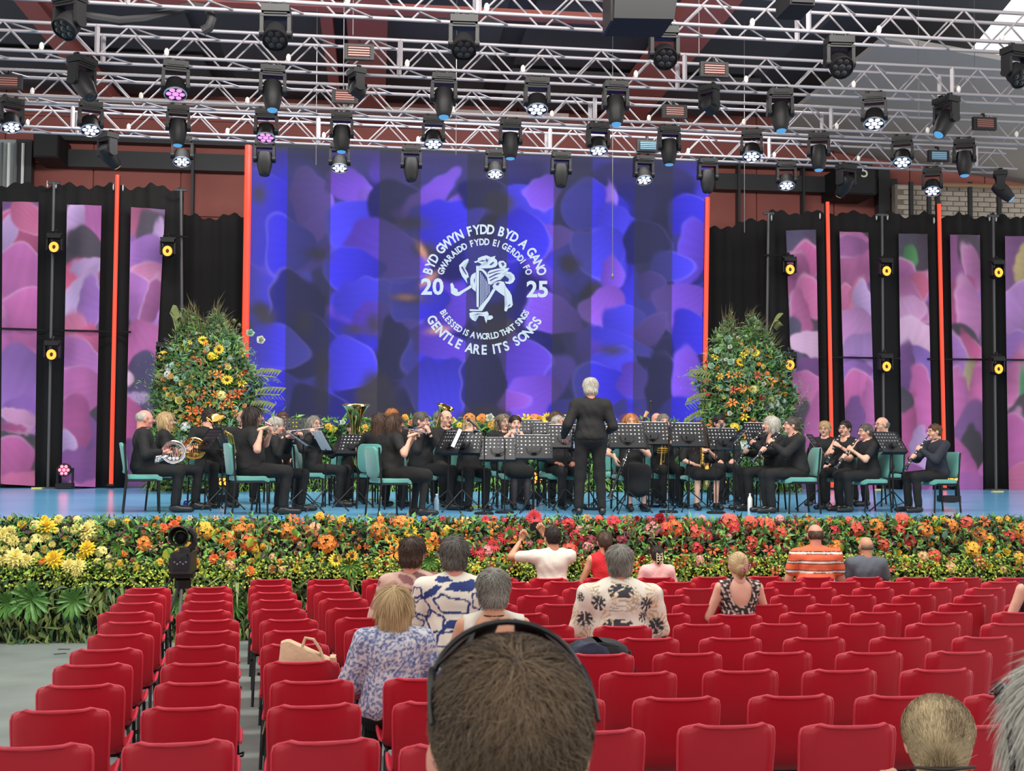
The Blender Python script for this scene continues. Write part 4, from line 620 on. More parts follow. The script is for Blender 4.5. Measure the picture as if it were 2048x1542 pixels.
# --- the two tall arrangements
def tower(pxc, py0, py1, D, hw, label, FLW, nleaf=5200, arms=()):
    top = P(pxc, py0, D); x = top.x; H = top.z-STZ; r = empty('flower_tower', (x, D, STZ), 0, label, 'flower arrangement', 'tall flower arrangements'); off = np.array(r.location)
    b = MB(); b.lathe([(.25, 0), (.22, .3), (.35, .8), (.42, 1.3), (.35, H*.8), (.1, H*.93)], 12); b.build('core', mat('soil_dark'), r)
    W = lambda z: hw*np.interp(z/H, [0, .2, .45, .65, .85, 1], [.5, .8, 1., .98, .72, .30])
    ph = RNG.uniform(0, 6, 4)
    def pts(n, z0, z1, sh=1., far=1.03):
        z = RNG.uniform(z0, z1, n)*H; a = RNG.uniform(PI*1.0, PI*2.0, n); R = W(z)*sh*(1+.10*np.sin(a*5+z*4+ph[0])+.08*np.sin(z*9+ph[1])*np.cos(a))*(.82+(far-.82)*RNG.random(n)**(1 if far < 1.1 else 2.5)); z = z*(1+.06*np.sin(a*4+ph[2])*(z/H)**3); return np.stack([R*np.cos(a), R*np.sin(a)*.7, z], 1), unit(np.stack([np.cos(a), np.sin(a), np.full(n, .35)], 1))
    for nm, n, z0, z1, Lr, Wr, ms, w_, sh in [('foliage', nleaf, .03, .97, (.08, .2), (.03, .07), [GR[0], GR[1], GR[5], GR[4]], [.3, .4, .15, .15], 1.), ('fine_foliage', nleaf, .1, 1.0, (.05, .16), (.008, .02), [GR[5], GR[4], GR[6], GR[2]], [.3, .3, .3, .1], 1.)]:
        p, nr = pts(n, z0, z1, sh, 1.03 if nm == 'foliage' else 1.38); leaf_stuff(nm, p, nr, RNG.uniform(*Lr, n), RNG.uniform(*Wr, n), ms, RNG.choice(len(ms), n, p=w_), r)
    n = 260; p, nr = pts(n, .84, 1.0, .95); d = unit(nr*.4+np.array([0, 0, 1.])+RNG.normal(size=(n, 3))*.25); v, f = leafset(p, unit(np.cross(d, [1, .3, 0])), d, RNG.uniform(.15, .42, n), np.full(n, .012)); g = link('dry_grass', np_mesh('dry_grass', v, f, [mat('dry_grass', (140, 126, 88), .8)]), r); g['kind'] = 'stuff'
    for ax, ay, bx, by in arms:
        a = P(ax, ay, D-.3)-r.location; c = P(bx, by, D-.35)-r.location; b = MB(); b.tube([a, (a+c)/2+V((0, 0, .06)), c], .012, 5)
        for t in np.linspace(.3, 1, 9):
            q = a.lerp(c, t)+V((0, 0, .06*math.sin(t*3))); 
            for s_ in (-1, 1): b.add([q, q+V((.05, 0, .1*s_+.03)), q+V((.11, 0, .12*s_))], [(0, 1, 2)])
        b.build('trailing_branch', GR[4], r)
    for px, py, k, s in FLW:
        # depth: on the front of the rounded mass
        q = P(px, py, D); lx = (q.x-x)/max(.3, float(W(q.z-STZ))); dy = .7*float(W(max(.1, min(q.z-STZ, H))))*math.sqrt(max(0, 1-min(1, lx*lx))); flower(k, P(px, py, D-dy-.06), r, s*1.35)
    sm_ = []
    for i in range(90):
        z = random.uniform(.15, .93)*H; u = random.uniform(-.95, .95); R = float(W(z)); p = V((x+u*R, D-.7*R*math.sqrt(1-u*u)-.03, STZ+z)); flower(random.choice(['rose-white', 'rose-pale', 'cluster-mint', 'lily-orange', 'rose-mint', 'marigold-orange', 'lily-yellow']), p, r, random.uniform(.7, 1.3))
TL_ = [(361, 672, 'lily-orange', 1), (345, 690, 'rose-peach', 1), (367, 698, 'sun-yellow', 1.2), (406, 681, 'sun-yellow', 1.2), (438, 699, 'sun-yellow', 1.2), (453, 688, 'rose-mint', 1.5), (424, 674, 'rose-white', .8), (415, 700, 'rose-white', .9), (436, 688, 'rose-white', .7), (500, 667, 'rose-mint', 1.4), (521, 680, 'rose-white', 1.4), (446, 632, 'thistle-olive', 1.2), (468, 642, 'thistle-olive', 1.2), (479, 650, 'thistle-olive', 1), (358, 652, 'thistle-olive', 1.2), (505, 735, 'rose-mint', 1.3), (502, 749, 'rose-mint', 1.3), (422, 712, 'cluster-yellow', 1.2), (430, 714, 'lily-yellow', 1), (484, 708, 'lily-yellow', 1.2), (390, 720, 'lily-deep', 1.2), (404, 724, 'lily-deep', 1), (377, 729, 'marigold-gold', 1.1), (369, 743, 'lily-coral', 1.1), (337, 735, 'cluster-white', 1.2), (336, 748, 'cluster-white', 1.2), (342, 755, 'rose-peach', 1.2), (424, 750, 'lily-orange', 1.5), (438, 750, 'lily-orange', 1.4), (457, 736, 'rose-pale', 1), (454, 760, 'sun-yellow', 1.35), (384, 758, 'lily-yellow', 1.1), (480, 750, 'lily-orange', 1.1), (491, 745, 'rose-red', .9), (425, 768, 'lily-orange', 1.3), (484, 768, 'lily-yellow', 1.4), (365, 768, 'rose-pale', 1.3), (379, 780, 'lily-orange', 1.4), (386, 790, 'rose-pale', 1.3), (341, 794, 'rose-pale', 1.7), (358, 802, 'rose-pale', 1.5), (413, 782, 'lily-orange', 1.3), (431, 789, 'lily-orange', 1.3), (443, 790, 'cluster-pale', 1.4), (457, 796, 'lily-deep', 1.4), (475, 788, 'lily-deep', 1.6), (400, 795, 'lily-deep', 1.3), (424, 806, 'lily-orange', 1.4), (445, 812, 'lily-orange', 1.4), (462, 810, 'lily-orange', 1.2), (383, 823, 'lily-orange', 1.7), (398, 822, 'lily-deep', 1.5), (330, 816, 'lily-peach', 1.1), (400, 848, 'lily-orange', 1.7), (380, 838, 'lily-deep', 1.3), (470, 828, 'lily-orange', 1.3), (350, 860, 'rose-pale', 1.9), (370, 852, 'cluster-white', 1.5), (490, 812, 'rose-peach', .9), (395, 875, 'lily-peach', 1.2), (365, 880, 'cluster-white', 1.4)]
TRR = [(456, 678, 'rose-mint', 1.4), (497, 659, 'thistle-olive', 1), (452, 678, 'cluster-white', .8), (460, 694, 'rose-white', .8), (434, 703, 'rose-mint', 1.3), (510, 706, 'sun-yellow', 1.15), (535, 706, 'sun-gold', 1.3), (486, 711, 'lily-yellow', 1.2), (480, 725, 'sun-yellow', 1.15), (502, 701, 'rose-white', .8), (452, 720, 'rose-white', .8), (461, 725, 'rose-mint', 1.2), (430, 715, 'lily-yellow', 1.2), (422, 733, 'rose-mint', 1.2), (401, 744, 'rose-mint', 1.3), (461, 750, 'lily-orange', 1.4), (476, 750, 'lily-orange', 1.3), (440, 753, 'lily-gold', 1.2), (514, 751, 'lily-coral', 1.6), (534, 747, 'marigold-orange', 1.1), (541, 764, 'lily-orange', 1.7), (553, 752, 'marigold-deep', 1), (560, 762, 'lily-deep', 1.2), (565, 770, 'lily-orange', 1.2), (467, 780, 'lily-coral', 1.4), (484, 777, 'lily-orange', 1.5), (495, 777, 'lily-orange', 1.4), (508, 778, 'cluster-pale', 1.5), (465, 806, 'lily-orange', 1.6), (499, 803, 'lily-orange', 1.3), (521, 798, 'rose-red', 1), (527, 796, 'cluster-coral', 1), (555, 788, 'rose-coral', 1), (567, 785, 'lily-deep', 1.1), (489, 816, 'lily-orange', 1.4), (497, 819, 'rose-white', .8), (522, 810, 'lily-coral', 1), (540, 812, 'cluster-white', 1.3), (552, 806, 'cluster-white', 1.3), (560, 820, 'rose-white', 1.3), (570, 800, 'cluster-white', 1.2), (578, 788, 'cluster-white', 1), (400, 828, 'rose-pale', 1.3), (424, 850, 'lily-orange', 1.7), (459, 827, 'rose-white', .9), (506, 845, 'lily-deep', 1.5), (490, 835, 'lily-yellow', 1.3), (470, 855, 'cluster-yellow', 1.5), (495, 871, 'lily-orange', 1.5), (489, 890, 'cluster-white', 1.5), (415, 790, 'rose-coral', .7), (418, 762, 'rose-red', .7), (500, 860, 'rose-white', 1), (440, 775, 'rose-mint', .9)]
tower(418, 640, 980, 22.3, .88, 'tall flower arrangement with sunflowers and orange lilies left of the screen', TL_, arms=[(480, 800, 560, 790), (490, 760, 552, 755), (480, 820, 540, 822), (350, 790, 308, 760), (352, 660, 340, 625)])
tower(1488, 652, 985, 22.3, .86, 'tall flower arrangement with orange lilies right of the screen', [(a+(1340-340 if False else 1000), c, k, s) for a, c, k, s in TRR], arms=[(1430, 770, 1375, 752), (1430, 800, 1370, 810), (1420, 830, 1365, 850), (1540, 660, 1556, 640)])
# ------------------------------------------------------------------ red audience chairs
REDP = mat('red_plastic', (186, 26, 44), .38, col2=(178, 24, 42), vs=2, spec=.45); REDR = mat('red_plastic_rim_lit', (208, 54, 72), .4)  # rim red lightened to paint in light caught on the upturned edge
CHB = mat('chair_frame_black', (26, 26, 28), .4, .4)
def seat_shell():
    W = .235; prof = []   # (y, z, halfwidth, side curl): seat front -> back top; back of the chair faces -y
    for y, z, hw in [(.235, .405, .19), (.225, .432, .205), (.19, .448, .215), (.10, .442, .222), (0, .43, .225), (-.09, .425, .225), (-.15, .438, .222), (-.185, .475, .216), (-.205, .54, .212), (-.222, .62, .214), (-.236, .70, .217), (-.246, .765, .217), (-.250, .788, .210), (-.254, .801, .196), (-.262, .807, .172)]:
        prof.append((y, z, hw))
    n = 12; R = []; 
    for i, (y, z, hw) in enumerate(prof):
        row = []
        for j in range(n+1):
            u = -1+2*j/n; e = max(0, abs(u)-.78)/.22; back = i >= 7; dy = (.045*e*e if back else 0)+(.02*(1-u*u)*-1 if back else 0); dz = (.03*e*e if not back else 0)-(.012*(1-u*u) if not back else 0)
            if back and i >= 11: dz += .006*(abs(u)**3)-.012*max(0, abs(u)-.88)/.12*(1 if i < 13 else 1.6)
            row.append(V((u*hw, y+dy, z+dz)))
        R.append(row)
    th = .006; b = MB(); m = len(R)
    def nrm(i, j):
        a = R[min(i+1, m-1)][j]-R[max(i-1, 0)][j]; c = R[i][min(j+1, n)]-R[i][max(j-1, 0)]; return a.cross(c).normalized()
    vs = [p for r in R for p in r]+[R[i][j]-nrm(i, j)*th for i in range(m) for j in range(n+1)]; N = m*(n+1); fs = []
    for i in range(m-1):
        for j in range(n):
            k = i*(n+1)+j; fs.append((k, k+n+1, k+n+2, k+1)); fs.append((k+N, k+1+N, k+n+2+N, k+n+1+N))
    edge = [(0, j) for j in range(n+1)]+[(i, n) for i in range(1, m)]+[(m-1, j) for j in range(n-1, -1, -1)]+[(i, 0) for i in range(m-2, 0, -1)]
    for (i, j), (i2, j2) in zip(edge, edge[1:]+edge[:1]): a = i*(n+1)+j; c = i2*(n+1)+j2; fs.append((a, c, c+N, a+N))
    b.add(vs, fs); b2 = MB(); ring = [R[i][j]-nrm(i, j)*th*.5 for i, j in edge]; b2.tube(ring, .0090, 6, closed=True)
    return b.mesh('seat_shell', [REDP], 60), b2.mesh('rim', [REDR], 60)
SHELL, RIM = seat_shell()
def leg_mesh(x, y0, y1): b = MB(); b.tube([(x*.9, y0*.62, .425), (x, y0*.8, .40), (x*1.06, y1, 0.0)], .0115, 6); return b.mesh('leg', [CHB], 60)
LEGS = [leg_mesh(x, y, y1) for x in (-.2, .2) for y, y1 in ((.2, .2), (-.16, -.22))]
b = MB(); b.tube([(-.19, .12, .415), (.19, .12, .415)], .01, 6); b.tube([(-.19, -.1, .41), (.19, -.1, .41)], .01, 6)
for x in (-.19, .19): b.tube([(x, .13, .41), (x, -.11, .405)], .01, 6)
for x in (-1, 1): b.tube([(x*.205, .19, .33), (x*.235, .19, .34), (x*.235, .1, .34), (x*.205, .1, .335)], .006, 5)
FRM = b.mesh('frame', [CHB], 60)
chair0 = empty('stacking_chair', (0, 0, 0)); link('seat_shell', SHELL, chair0); link('rim', RIM, chair0)
for l in LEGS: link('leg', l, chair0)
link('frame', FRM, chair0); used0 = [False]
CH = {  # pixel positions of the top middle of each chair back, by row
 'L1': [(65, 1498), (115.5, 1425), (157, 1375), (183, 1333), (210, 1302), (239, 1272), (259, 1247), (250, 1227), (272, 1208), (282, 1191), (295, 1178)],
 'L2': [(355, 1490), (377, 1419), (393, 1369), (399, 1330), (401, 1295), (414, 1266), (419, 1243), (407, 1224), (414, 1205), (417, 1189), (419, 1176)],
 'L3': [(654, 1487), (630, 1415), (625, 1366), (604, 1327), (590, 1292), (590, 1264), (578, 1242), (559, 1221), (554, 1202), (547, 1187), (541, 1173), (542, 1160)],
 'L4': [(912, 1495), (880, 1408), (852, 1360), (801, 1325), (776, 1291), (752, 1261), (729, 1238), (706, 1219), (688, 1200), (675, 1186), (658, 1172), (656, 1160)],
 'L5': [(900, 1200), (833, 1186), (777, 1170), (765, 1159)],
 'A': [(1195, 1466), (1463, 1455), (1708, 1455), (1957, 1455)], 'B': [(1126, 1403), (1360, 1400), (1592, 1396), (1806, 1396), (2025, 1395)], 'C': [(1282, 1349), (1489, 1345), (1689, 1344), (1885, 1343)], 'D': [(1202, 1312), (1381, 1310), (1563, 1308), (1748, 1308), (1928, 1307)],
 'E': [(1132, 1280), (1299, 1280), (1467, 1279), (1636, 1279), (1809, 1278), (1975, 1277)], 'F': [(1092, 1254), (1249.5, 1255), (1408.6, 1251), (1564, 1250), (1721, 1250), (1875, 1250), (2026, 1250)], 'G': [(1045, 1230), (1331, 1230), (1476, 1232), (1617, 1228), (1759, 1227), (1902, 1227), (2043, 1227)], 'H': [(986, 1211), (1124, 1211), (1398, 1211), (1532, 1211), (1667, 1211), (1801, 1210), (1932, 1210), (2065, 1210)],
 'I': [(1083, 1194), (1337, 1193), (1591, 1193), (1714, 1193), (1835, 1193), (1959, 1193)], 'J': [(1053, 1179), (1171, 1179), (1294, 1179), (1397, 1179), (1520, 1178), (1636, 1178), (1752, 1178), (1868, 1178), (1978, 1178)], 'K': [(1022, 1166), (1130, 1165), (1240, 1166), (1354, 1166), (1466, 1166), (1576, 1165), (1687, 1165), (1796, 1165), (1904, 1165), (2008, 1165)], 'M': [(998, 1158), (1098, 1158), (1207, 1157), (1313, 1156), (1423, 1155), (1530, 1154), (1633, 1155), (1732, 1155), (1832, 1155), (1931, 1155), (2030, 1155)]}
BLK_N = {'L1': 'leftmost file', 'L2': 'second file from the left', 'L3': 'third file from the left', 'L4': 'fourth file from the left', 'L5': 'short fifth file from left'}
RNm = {'M': 'front row by the flowers', 'K': 'second row from the flowers', 'J': 'third row from the flowers', 'I': 'fourth row from the flowers', 'H': 'fifth row from the flowers', 'G': 'sixth row from the flowers', 'F': 'seventh row from the flowers', 'E': 'eighth row from the flowers', 'D': 'ninth row from the flowers', 'C': 'tenth row from the flowers', 'B': 'eleventh row from the flowers', 'A': 'nearest row of the right block'}
def chair_at(px, py):
    """world foot point of a chair whose back top (z = floor + .80) is seen at px,py"""
    D = 8.0; d = ray(px, py)
    for _ in range(30):
        z = floor_z(D)+.803; t = (z-EYE.z)/d.z; D = .5*D+.5*d.y*t
    p = EYE+d*(D/d.y); return p
CHP = {}
for row, L in CH.items():
    left = row[0] == 'L'
    for i, (px, py) in enumerate(L if left else sorted(L)):
        p = chair_at(px, py); az = math.radians(4.5 if left else 0)+random.uniform(-.02, .02)
        off = V((-math.sin(az)*-.25*-1, .25*math.cos(az), 0)); x, y = p.x+off.x, p.y+off.y
        if left: lab = 'red plastic chair, %s from the camera in the %s' % ({0: 'nearest'}.get(i, order(i)) if i else 'nearest', BLK_N[row])
        else: lab = 'red plastic chair, %s from left in %s' % (order(i), RNm[row])
        if row in ('L1', 'L2', 'L3', 'L4', 'L5') and i == 0: lab = lab.replace('nearest from', 'nearest to')
        if not used0[0]: c = chair0; used0[0] = True; c.location = (x, y, floor_z(y)); c.rotation_euler = (0, 0, az)
        else: c = copy_tree(chair0, None, (x, y, floor_z(y)), az)
        c.rotation_euler = (math.radians(-2) if y < 13.6 else 0, 0, az); tag(c, lab, 'chair', 'red audience chairs'); CHP[(row, px)] = V((x, y, floor_z(y)))
# ------------------------------------------------------------------ people: smooth-blended volumes turned into one surface (surface nets)
BIG = 9.0
def sdf_mesh(prims, vox, k=.02, cuts=(), pad=.03):
    lo = np.full(3, 1e9); hi = -lo
    for p in prims:
        if p[0] == 'c': a, b_, ra, rb = p[1:5]; lo = np.minimum(lo, np.minimum(np.array(a)-ra, np.array(b_)-rb)); hi = np.maximum(hi, np.maximum(np.array(a)+ra, np.array(b_)+rb))
        else: r = max(p[2]) if p[3] is not None else np.array(p[2]); lo = np.minimum(lo, np.array(p[1])-r); hi = np.maximum(hi, np.array(p[1])+r)
    lo -= pad+vox; hi += pad+vox; n = np.ceil((hi-lo)/vox).astype(int)+1; ax = [lo[i]+vox*np.arange(n[i]) for i in range(3)]
    D = np.full(n, BIG, np.float32)
    def block(c0, c1, m):
        s = []
        for i in range(3):
            a = max(0, int((c0[i]-m-lo[i])/vox)); b_ = min(n[i], int((c1[i]+m-lo[i])/vox)+2); s.append(slice(a, b_))
        return tuple(s), np.stack(np.meshgrid(*[ax[i][s[i]] for i in range(3)], indexing='ij'), -1)
    def dist(p, X):
        if p[0] == 'c':
            a, b_, ra, rb = np.array(p[1]), np.array(p[2]), p[3], p[4]; ab = b_-a; t = np.clip(((X-a)@ab)/(ab@ab+1e-9), 0, 1); return np.linalg.norm(X-a-t[..., None]*ab, axis=-1)-(ra+(rb-ra)*t)
        Y = X-np.array(p[1]); 
        if p[3] is not None: Y = Y@np.array(p[3])
        r = np.array(p[2]); k0 = np.linalg.norm(Y/r, axis=-1); k1 = np.linalg.norm(Y/(r*r), axis=-1)+1e-6; return k0*(k0-1)/k1
    for p in prims:
        kk = p[5] if (p[0] == 'c' and len(p) > 5) else p[4] if (p[0] == 'e' and len(p) > 4) else k
        if p[0] == 'c': c0 = np.minimum(np.array(p[1])-p[3], np.array(p[2])-p[4]); c1 = np.maximum(np.array(p[1])+p[3], np.array(p[2])+p[4])
        else: r = max(p[2]) if p[3] is not None else np.array(p[2]); c0 = np.array(p[1])-r; c1 = np.array(p[1])+r
        s, X = block(c0, c1, kk+vox*1.5); d = dist(p, X); o = D[s]; h = np.clip(.5+.5*(o-d)/kk, 0, 1); D[s] = o*(1-h)+d*h-kk*h*(1-h)
    for q in cuts:      # ('half', point, normal): remove the side the normal points to; or a volume
        if q[0] == 'half':
            s = tuple(slice(0, m) for m in n); X = np.stack(np.meshgrid(*ax, indexing='ij'), -1); D = np.maximum(D, ((X-np.array(q[1]))@np.array(q[2])).astype(np.float32))
        else:
            r = max(q[2]) if q[0] == 'e' else 0
            if q[0] == 'e': s, X = block(np.array(q[1])-r, np.array(q[1])+r, .02)
            else: s, X = block(np.minimum(q[1], q[2])-max(q[3:5]), np.maximum(q[1], q[2])+max(q[3:5]), .02)
            D[s] = np.maximum(D[s], -dist(q, X))
    ins = D < 0; cs = sum(ins[i:n[0]-1+i, j:n[1]-1+j, l:n[2]-1+l].astype(np.int8) for i in (0, 1) for j in (0, 1) for l in (0, 1)); act = (cs > 0) & (cs < 8)
    acc = np.zeros((*act.shape, 3), np.float32); cnt = np.zeros(act.shape, np.float32); faces = []
    vid = np.full(act.shape, -1, np.int64); vid[act] = np.arange(act.sum())
    for a in range(3):
        s0 = [slice(None)]*3; s1 = [slice(None)]*3; s0[a] = slice(0, n[a]-1); s1[a] = slice(1, None); A = ins[tuple(s0)]; B = ins[tuple(s1)]; idx = np.argwhere(A != B); 
        if len(idx) == 0: continue
        i0 = tuple(idx.T); j = idx.copy(); j[:, a] += 1; d0 = D[i0]; d1 = D[tuple(j.T)]; t = d0/(d0-d1); P0 = idx.astype(np.float32); P0[:, a] += t
        o1, o2 = [(1, 2), (2, 0), (0, 1)][a]; quads = []; ok = np.ones(len(idx), bool)
        for u, w_ in ((0, 0), (1, 0), (1, 1), (0, 1)):
            c = idx.copy(); c[:, o1] -= u; c[:, o2] -= w_; ok &= (c >= 0).all(1) & (c < np.array(act.shape)).all(1); quads.append(c)
        idv = []
        for c in quads:
            cc = c[ok]; np.add.at(acc, tuple(cc.T), P0[ok]); np.add.at(cnt, tuple(cc.T), 1); idv.append(vid[tuple(cc.T)])
        q = np.stack(idv, 1); flip = A[i0][ok]; q[~flip] = q[~flip][:, ::-1]; faces.append(q)
    v = acc[act]/cnt[act][:, None]*vox+lo; f = np.concatenate(faces) if faces else np.zeros((0, 4), int)
    # one light smoothing pass along edges
    for _ in range(1):
        S = np.zeros_like(v); c = np.zeros(len(v)); 
        for i in range(4): a, b_ = f[:, i], f[:, (i+1) % 4]; np.add.at(S, a, v[b_]); np.add.at(c, a, 1); np.add.at(S, b_, v[a]); np.add.at(c, b_, 1)
        v = v*.5+.5*S/np.maximum(c, 1)[:, None]
    return v, f[:, ::-1]
def rotm(rx=0, ry=0, rz=0): return np.array(Euler((rx, ry, rz)).to_matrix())
# ---- shared head (face towards +y, origin in the middle of the skull) and hands
def head_proto(vox=.0062):
    pr = [('e', (0, -.014, .028), (.076, .096, .088), None), ('e', (0, .018, -.035), (.060, .066, .072), None, .03), ('e', (0, .064, -.088), (.024, .022, .020), None, .02), ('c', (0, .088, .016), (0, .112, -.022), .007, .0135, .012), ('c', (-.012, .098, -.026), (.012, .098, -.026), .009, .009, .01), ('c', (-.036, .076, .030), (.036, .076, .030), .011, .011, .015), ('e', (-.046, .056, -.025), (.024, .022, .024), None, .02), ('e', (.046, .056, -.025), (.024, .022, .024), None, .02),
          ('e', (-.078, -.008, -.004), (.011, .021, .032), rotm(0, 0, .35), .006), ('e', (.078, -.008, -.004), (.011, .021, .032), rotm(0, 0, -.35), .006), ('c', (0, -.022, -.05), (0, -.034, -.17), .053, .056, .03), ('c', (0, -.06, -.03), (0, -.055, -.13), .045, .05, .03)]
    v, f = sdf_mesh(pr, vox, .03, [('e', (-.031, .099, .006), (.017, .017, .013), None), ('e', (.031, .099, .006), (.017, .017, .013), None), ('half', (0, 0, -.16), (0, 0, -1))])
    V_, F_, M_ = [v], [f], [np.zeros(len(f), int)]; n = len(v)
    def add(mb, m):
        nonlocal n
        V_.append(np.array(mb.v)); q = [t if len(t) == 4 else (t+(t[-1],)) for t in mb.f]; F_.append(mb.f); M_.append(m); n += len(mb.v)
    parts = []
    for s in (-1, 1):
        b = MB(); b.ball((s*.031, .076, .006), (.0125, .0125, .011), 8, 6); parts.append((b, 1)); b = MB(); b.ball((s*.031, .0865, .006), (.0058, .0045, .0058), 8, 4); parts.append((b, 2))
        b = MB(); b.tube([(s*.016, .092, .027), (s*.032, .093, .033), (s*.048, .082, .027)], .0032, 5); parts.append((b, 3))
        b = MB(); b.tube([(s*.017, .086, .013), (s*.031, .0895, .0175), (s*.045, .082, .012)], .0024, 5); parts.append((b, 0))
    b = MB(); b.tube([(-.023, .080, -.053), (-.010, .0905, -.0495), (0, .0905, -.051), (.010, .0905, -.0495), (.023, .080, -.053)], [.002, .004, .0035, .004, .002], 6); b.tube([(-.021, .080, -.055), (0, .089, -.0585), (.021, .080, -.055)], [.002, .005, .002], 6); parts.append((b, 4))
    fl_ = [tuple(q) for q in f.tolist()]; mi = [0]*len(fl_); vs = [tuple(q) for q in v.tolist()]
    for b, m in parts:
        n0 = len(vs); vs += b.v; fl_ += [tuple(i+n0 for i in t) for t in b.f]; mi += [m]*len(b.f)
    return np.array(vs), fl_, mi
HEAD = head_proto(.0072); HEADF = head_proto(.0102)
def hand_proto(curl, vox=.0046, side=1, spread=1.):
    """right hand: wrist at origin, fingers to +y, back of hand +z, thumb towards -x"""
    pr = [('c', (0, -.035, 0), (0, .015, 0), .024, .022)]; xs_ = (-.031, -.0105, .0105, .030); L = (.072, .080, .074, .058)
    for x, y in zip(xs_, (.085, .090, .086, .077)): pr.append(('c', (x*.55, .012, 0), (x, y, .002), .0155, .0125, .012))
    for i, (x, y, l) in enumerate(zip(xs_, (.085, .090, .086, .077), L)):
        p = np.array([x, y, .002]); a = 0; segs = (.45, .32, .23); r = (.0098, .0090, .0082, .0072)
        for j, s in enumerate(segs):
            a += curl[j]*(1+.06*i); q = p+l*s*np.array([x*.8*spread*(1-j*.5), math.cos(a), -math.sin(a)]); pr.append(('c', tuple(p), tuple(q), r[j], r[j+1], .004)); p = q
    pr += [('c', (-.018, .022, -.006), (-.044, .052, -.016-.01*curl[0]), .015, .0115, .010), ('c', (-.044, .052, -.016-.01*curl[0]), (-.046+.012*curl[0], .080, -.028-.012*curl[0]), .0108, .0098, .004), ('c', (-.046+.012*curl[0], .080, -.028-.012*curl[0]), (-.040+.016*curl[0], .100, -.038-.012*curl[0]), .0095, .0080, .004)]
    v, f = sdf_mesh(pr, vox, .006); v = v.copy()
    if side < 0: v[:, 0] *= -1; f = f[:, ::-1]
    return v, f
HANDS = {(nm, s): hand_proto(c, side=s) for nm, c in {'grip': (.9, 1.1, .7), 'relaxed': (.3, .4, .3), 'press': (.55, .8, .5)}.items() for s in (1, -1)}
HANDSF = {(nm, s): hand_proto(c, .0068, side=s) for nm, c in {'grip': (.9, 1.1, .7), 'relaxed': (.3, .4, .3), 'press': (.55, .8, .5)}.items() for s in (1, -1)}
def skin_m(nm, c): return mat('skin_'+nm, c, .5, var=.08, vs=14, sheen=.05)
SK = {'fair': skin_m('fair', (226, 172, 148)), 'pink': skin_m('pink', (222, 150, 130)), 'tan': skin_m('tan', (205, 148, 116)), 'warm': skin_m('warm', (214, 158, 124))}
EYEW = mat('eye_white', (225, 222, 216), .3); IRIS = mat('iris_dark', (50, 42, 38), .2); LIP = mat('lips', (178, 92, 86), .5)
HC = {}
def hair_m(nm, a, b_):
    if nm not in HC: HC[nm] = (mat('hair_'+nm, a, .55, shade=b_, spec=.4), mat('brow_'+nm, b_, .8), mat('scalp_'+nm, b_, .7, col2=a, vs=30))
    return HC[nm]
for nm, a, b_ in [('white', (222, 218, 206), (150, 146, 136)), ('grey', (168, 164, 154), (92, 88, 80)), ('darkgrey', (120, 114, 106), (54, 50, 46)), ('blonde', (226, 200, 152), (150, 118, 78)), ('dirtyblonde', (218, 194, 150), (112, 90, 66)), ('brown', (98, 70, 52), (38, 26, 22)), ('dark', (58, 44, 40), (18, 14, 14)), ('chestnut', (124, 88, 60), (52, 34, 24)), ('red', (214, 146, 86), (140, 84, 46)), ('ash', (160, 142, 118), (84, 70, 56)), ('short_brown', (118, 96, 72), (46, 36, 28))]: hair_m(nm, a, b_)
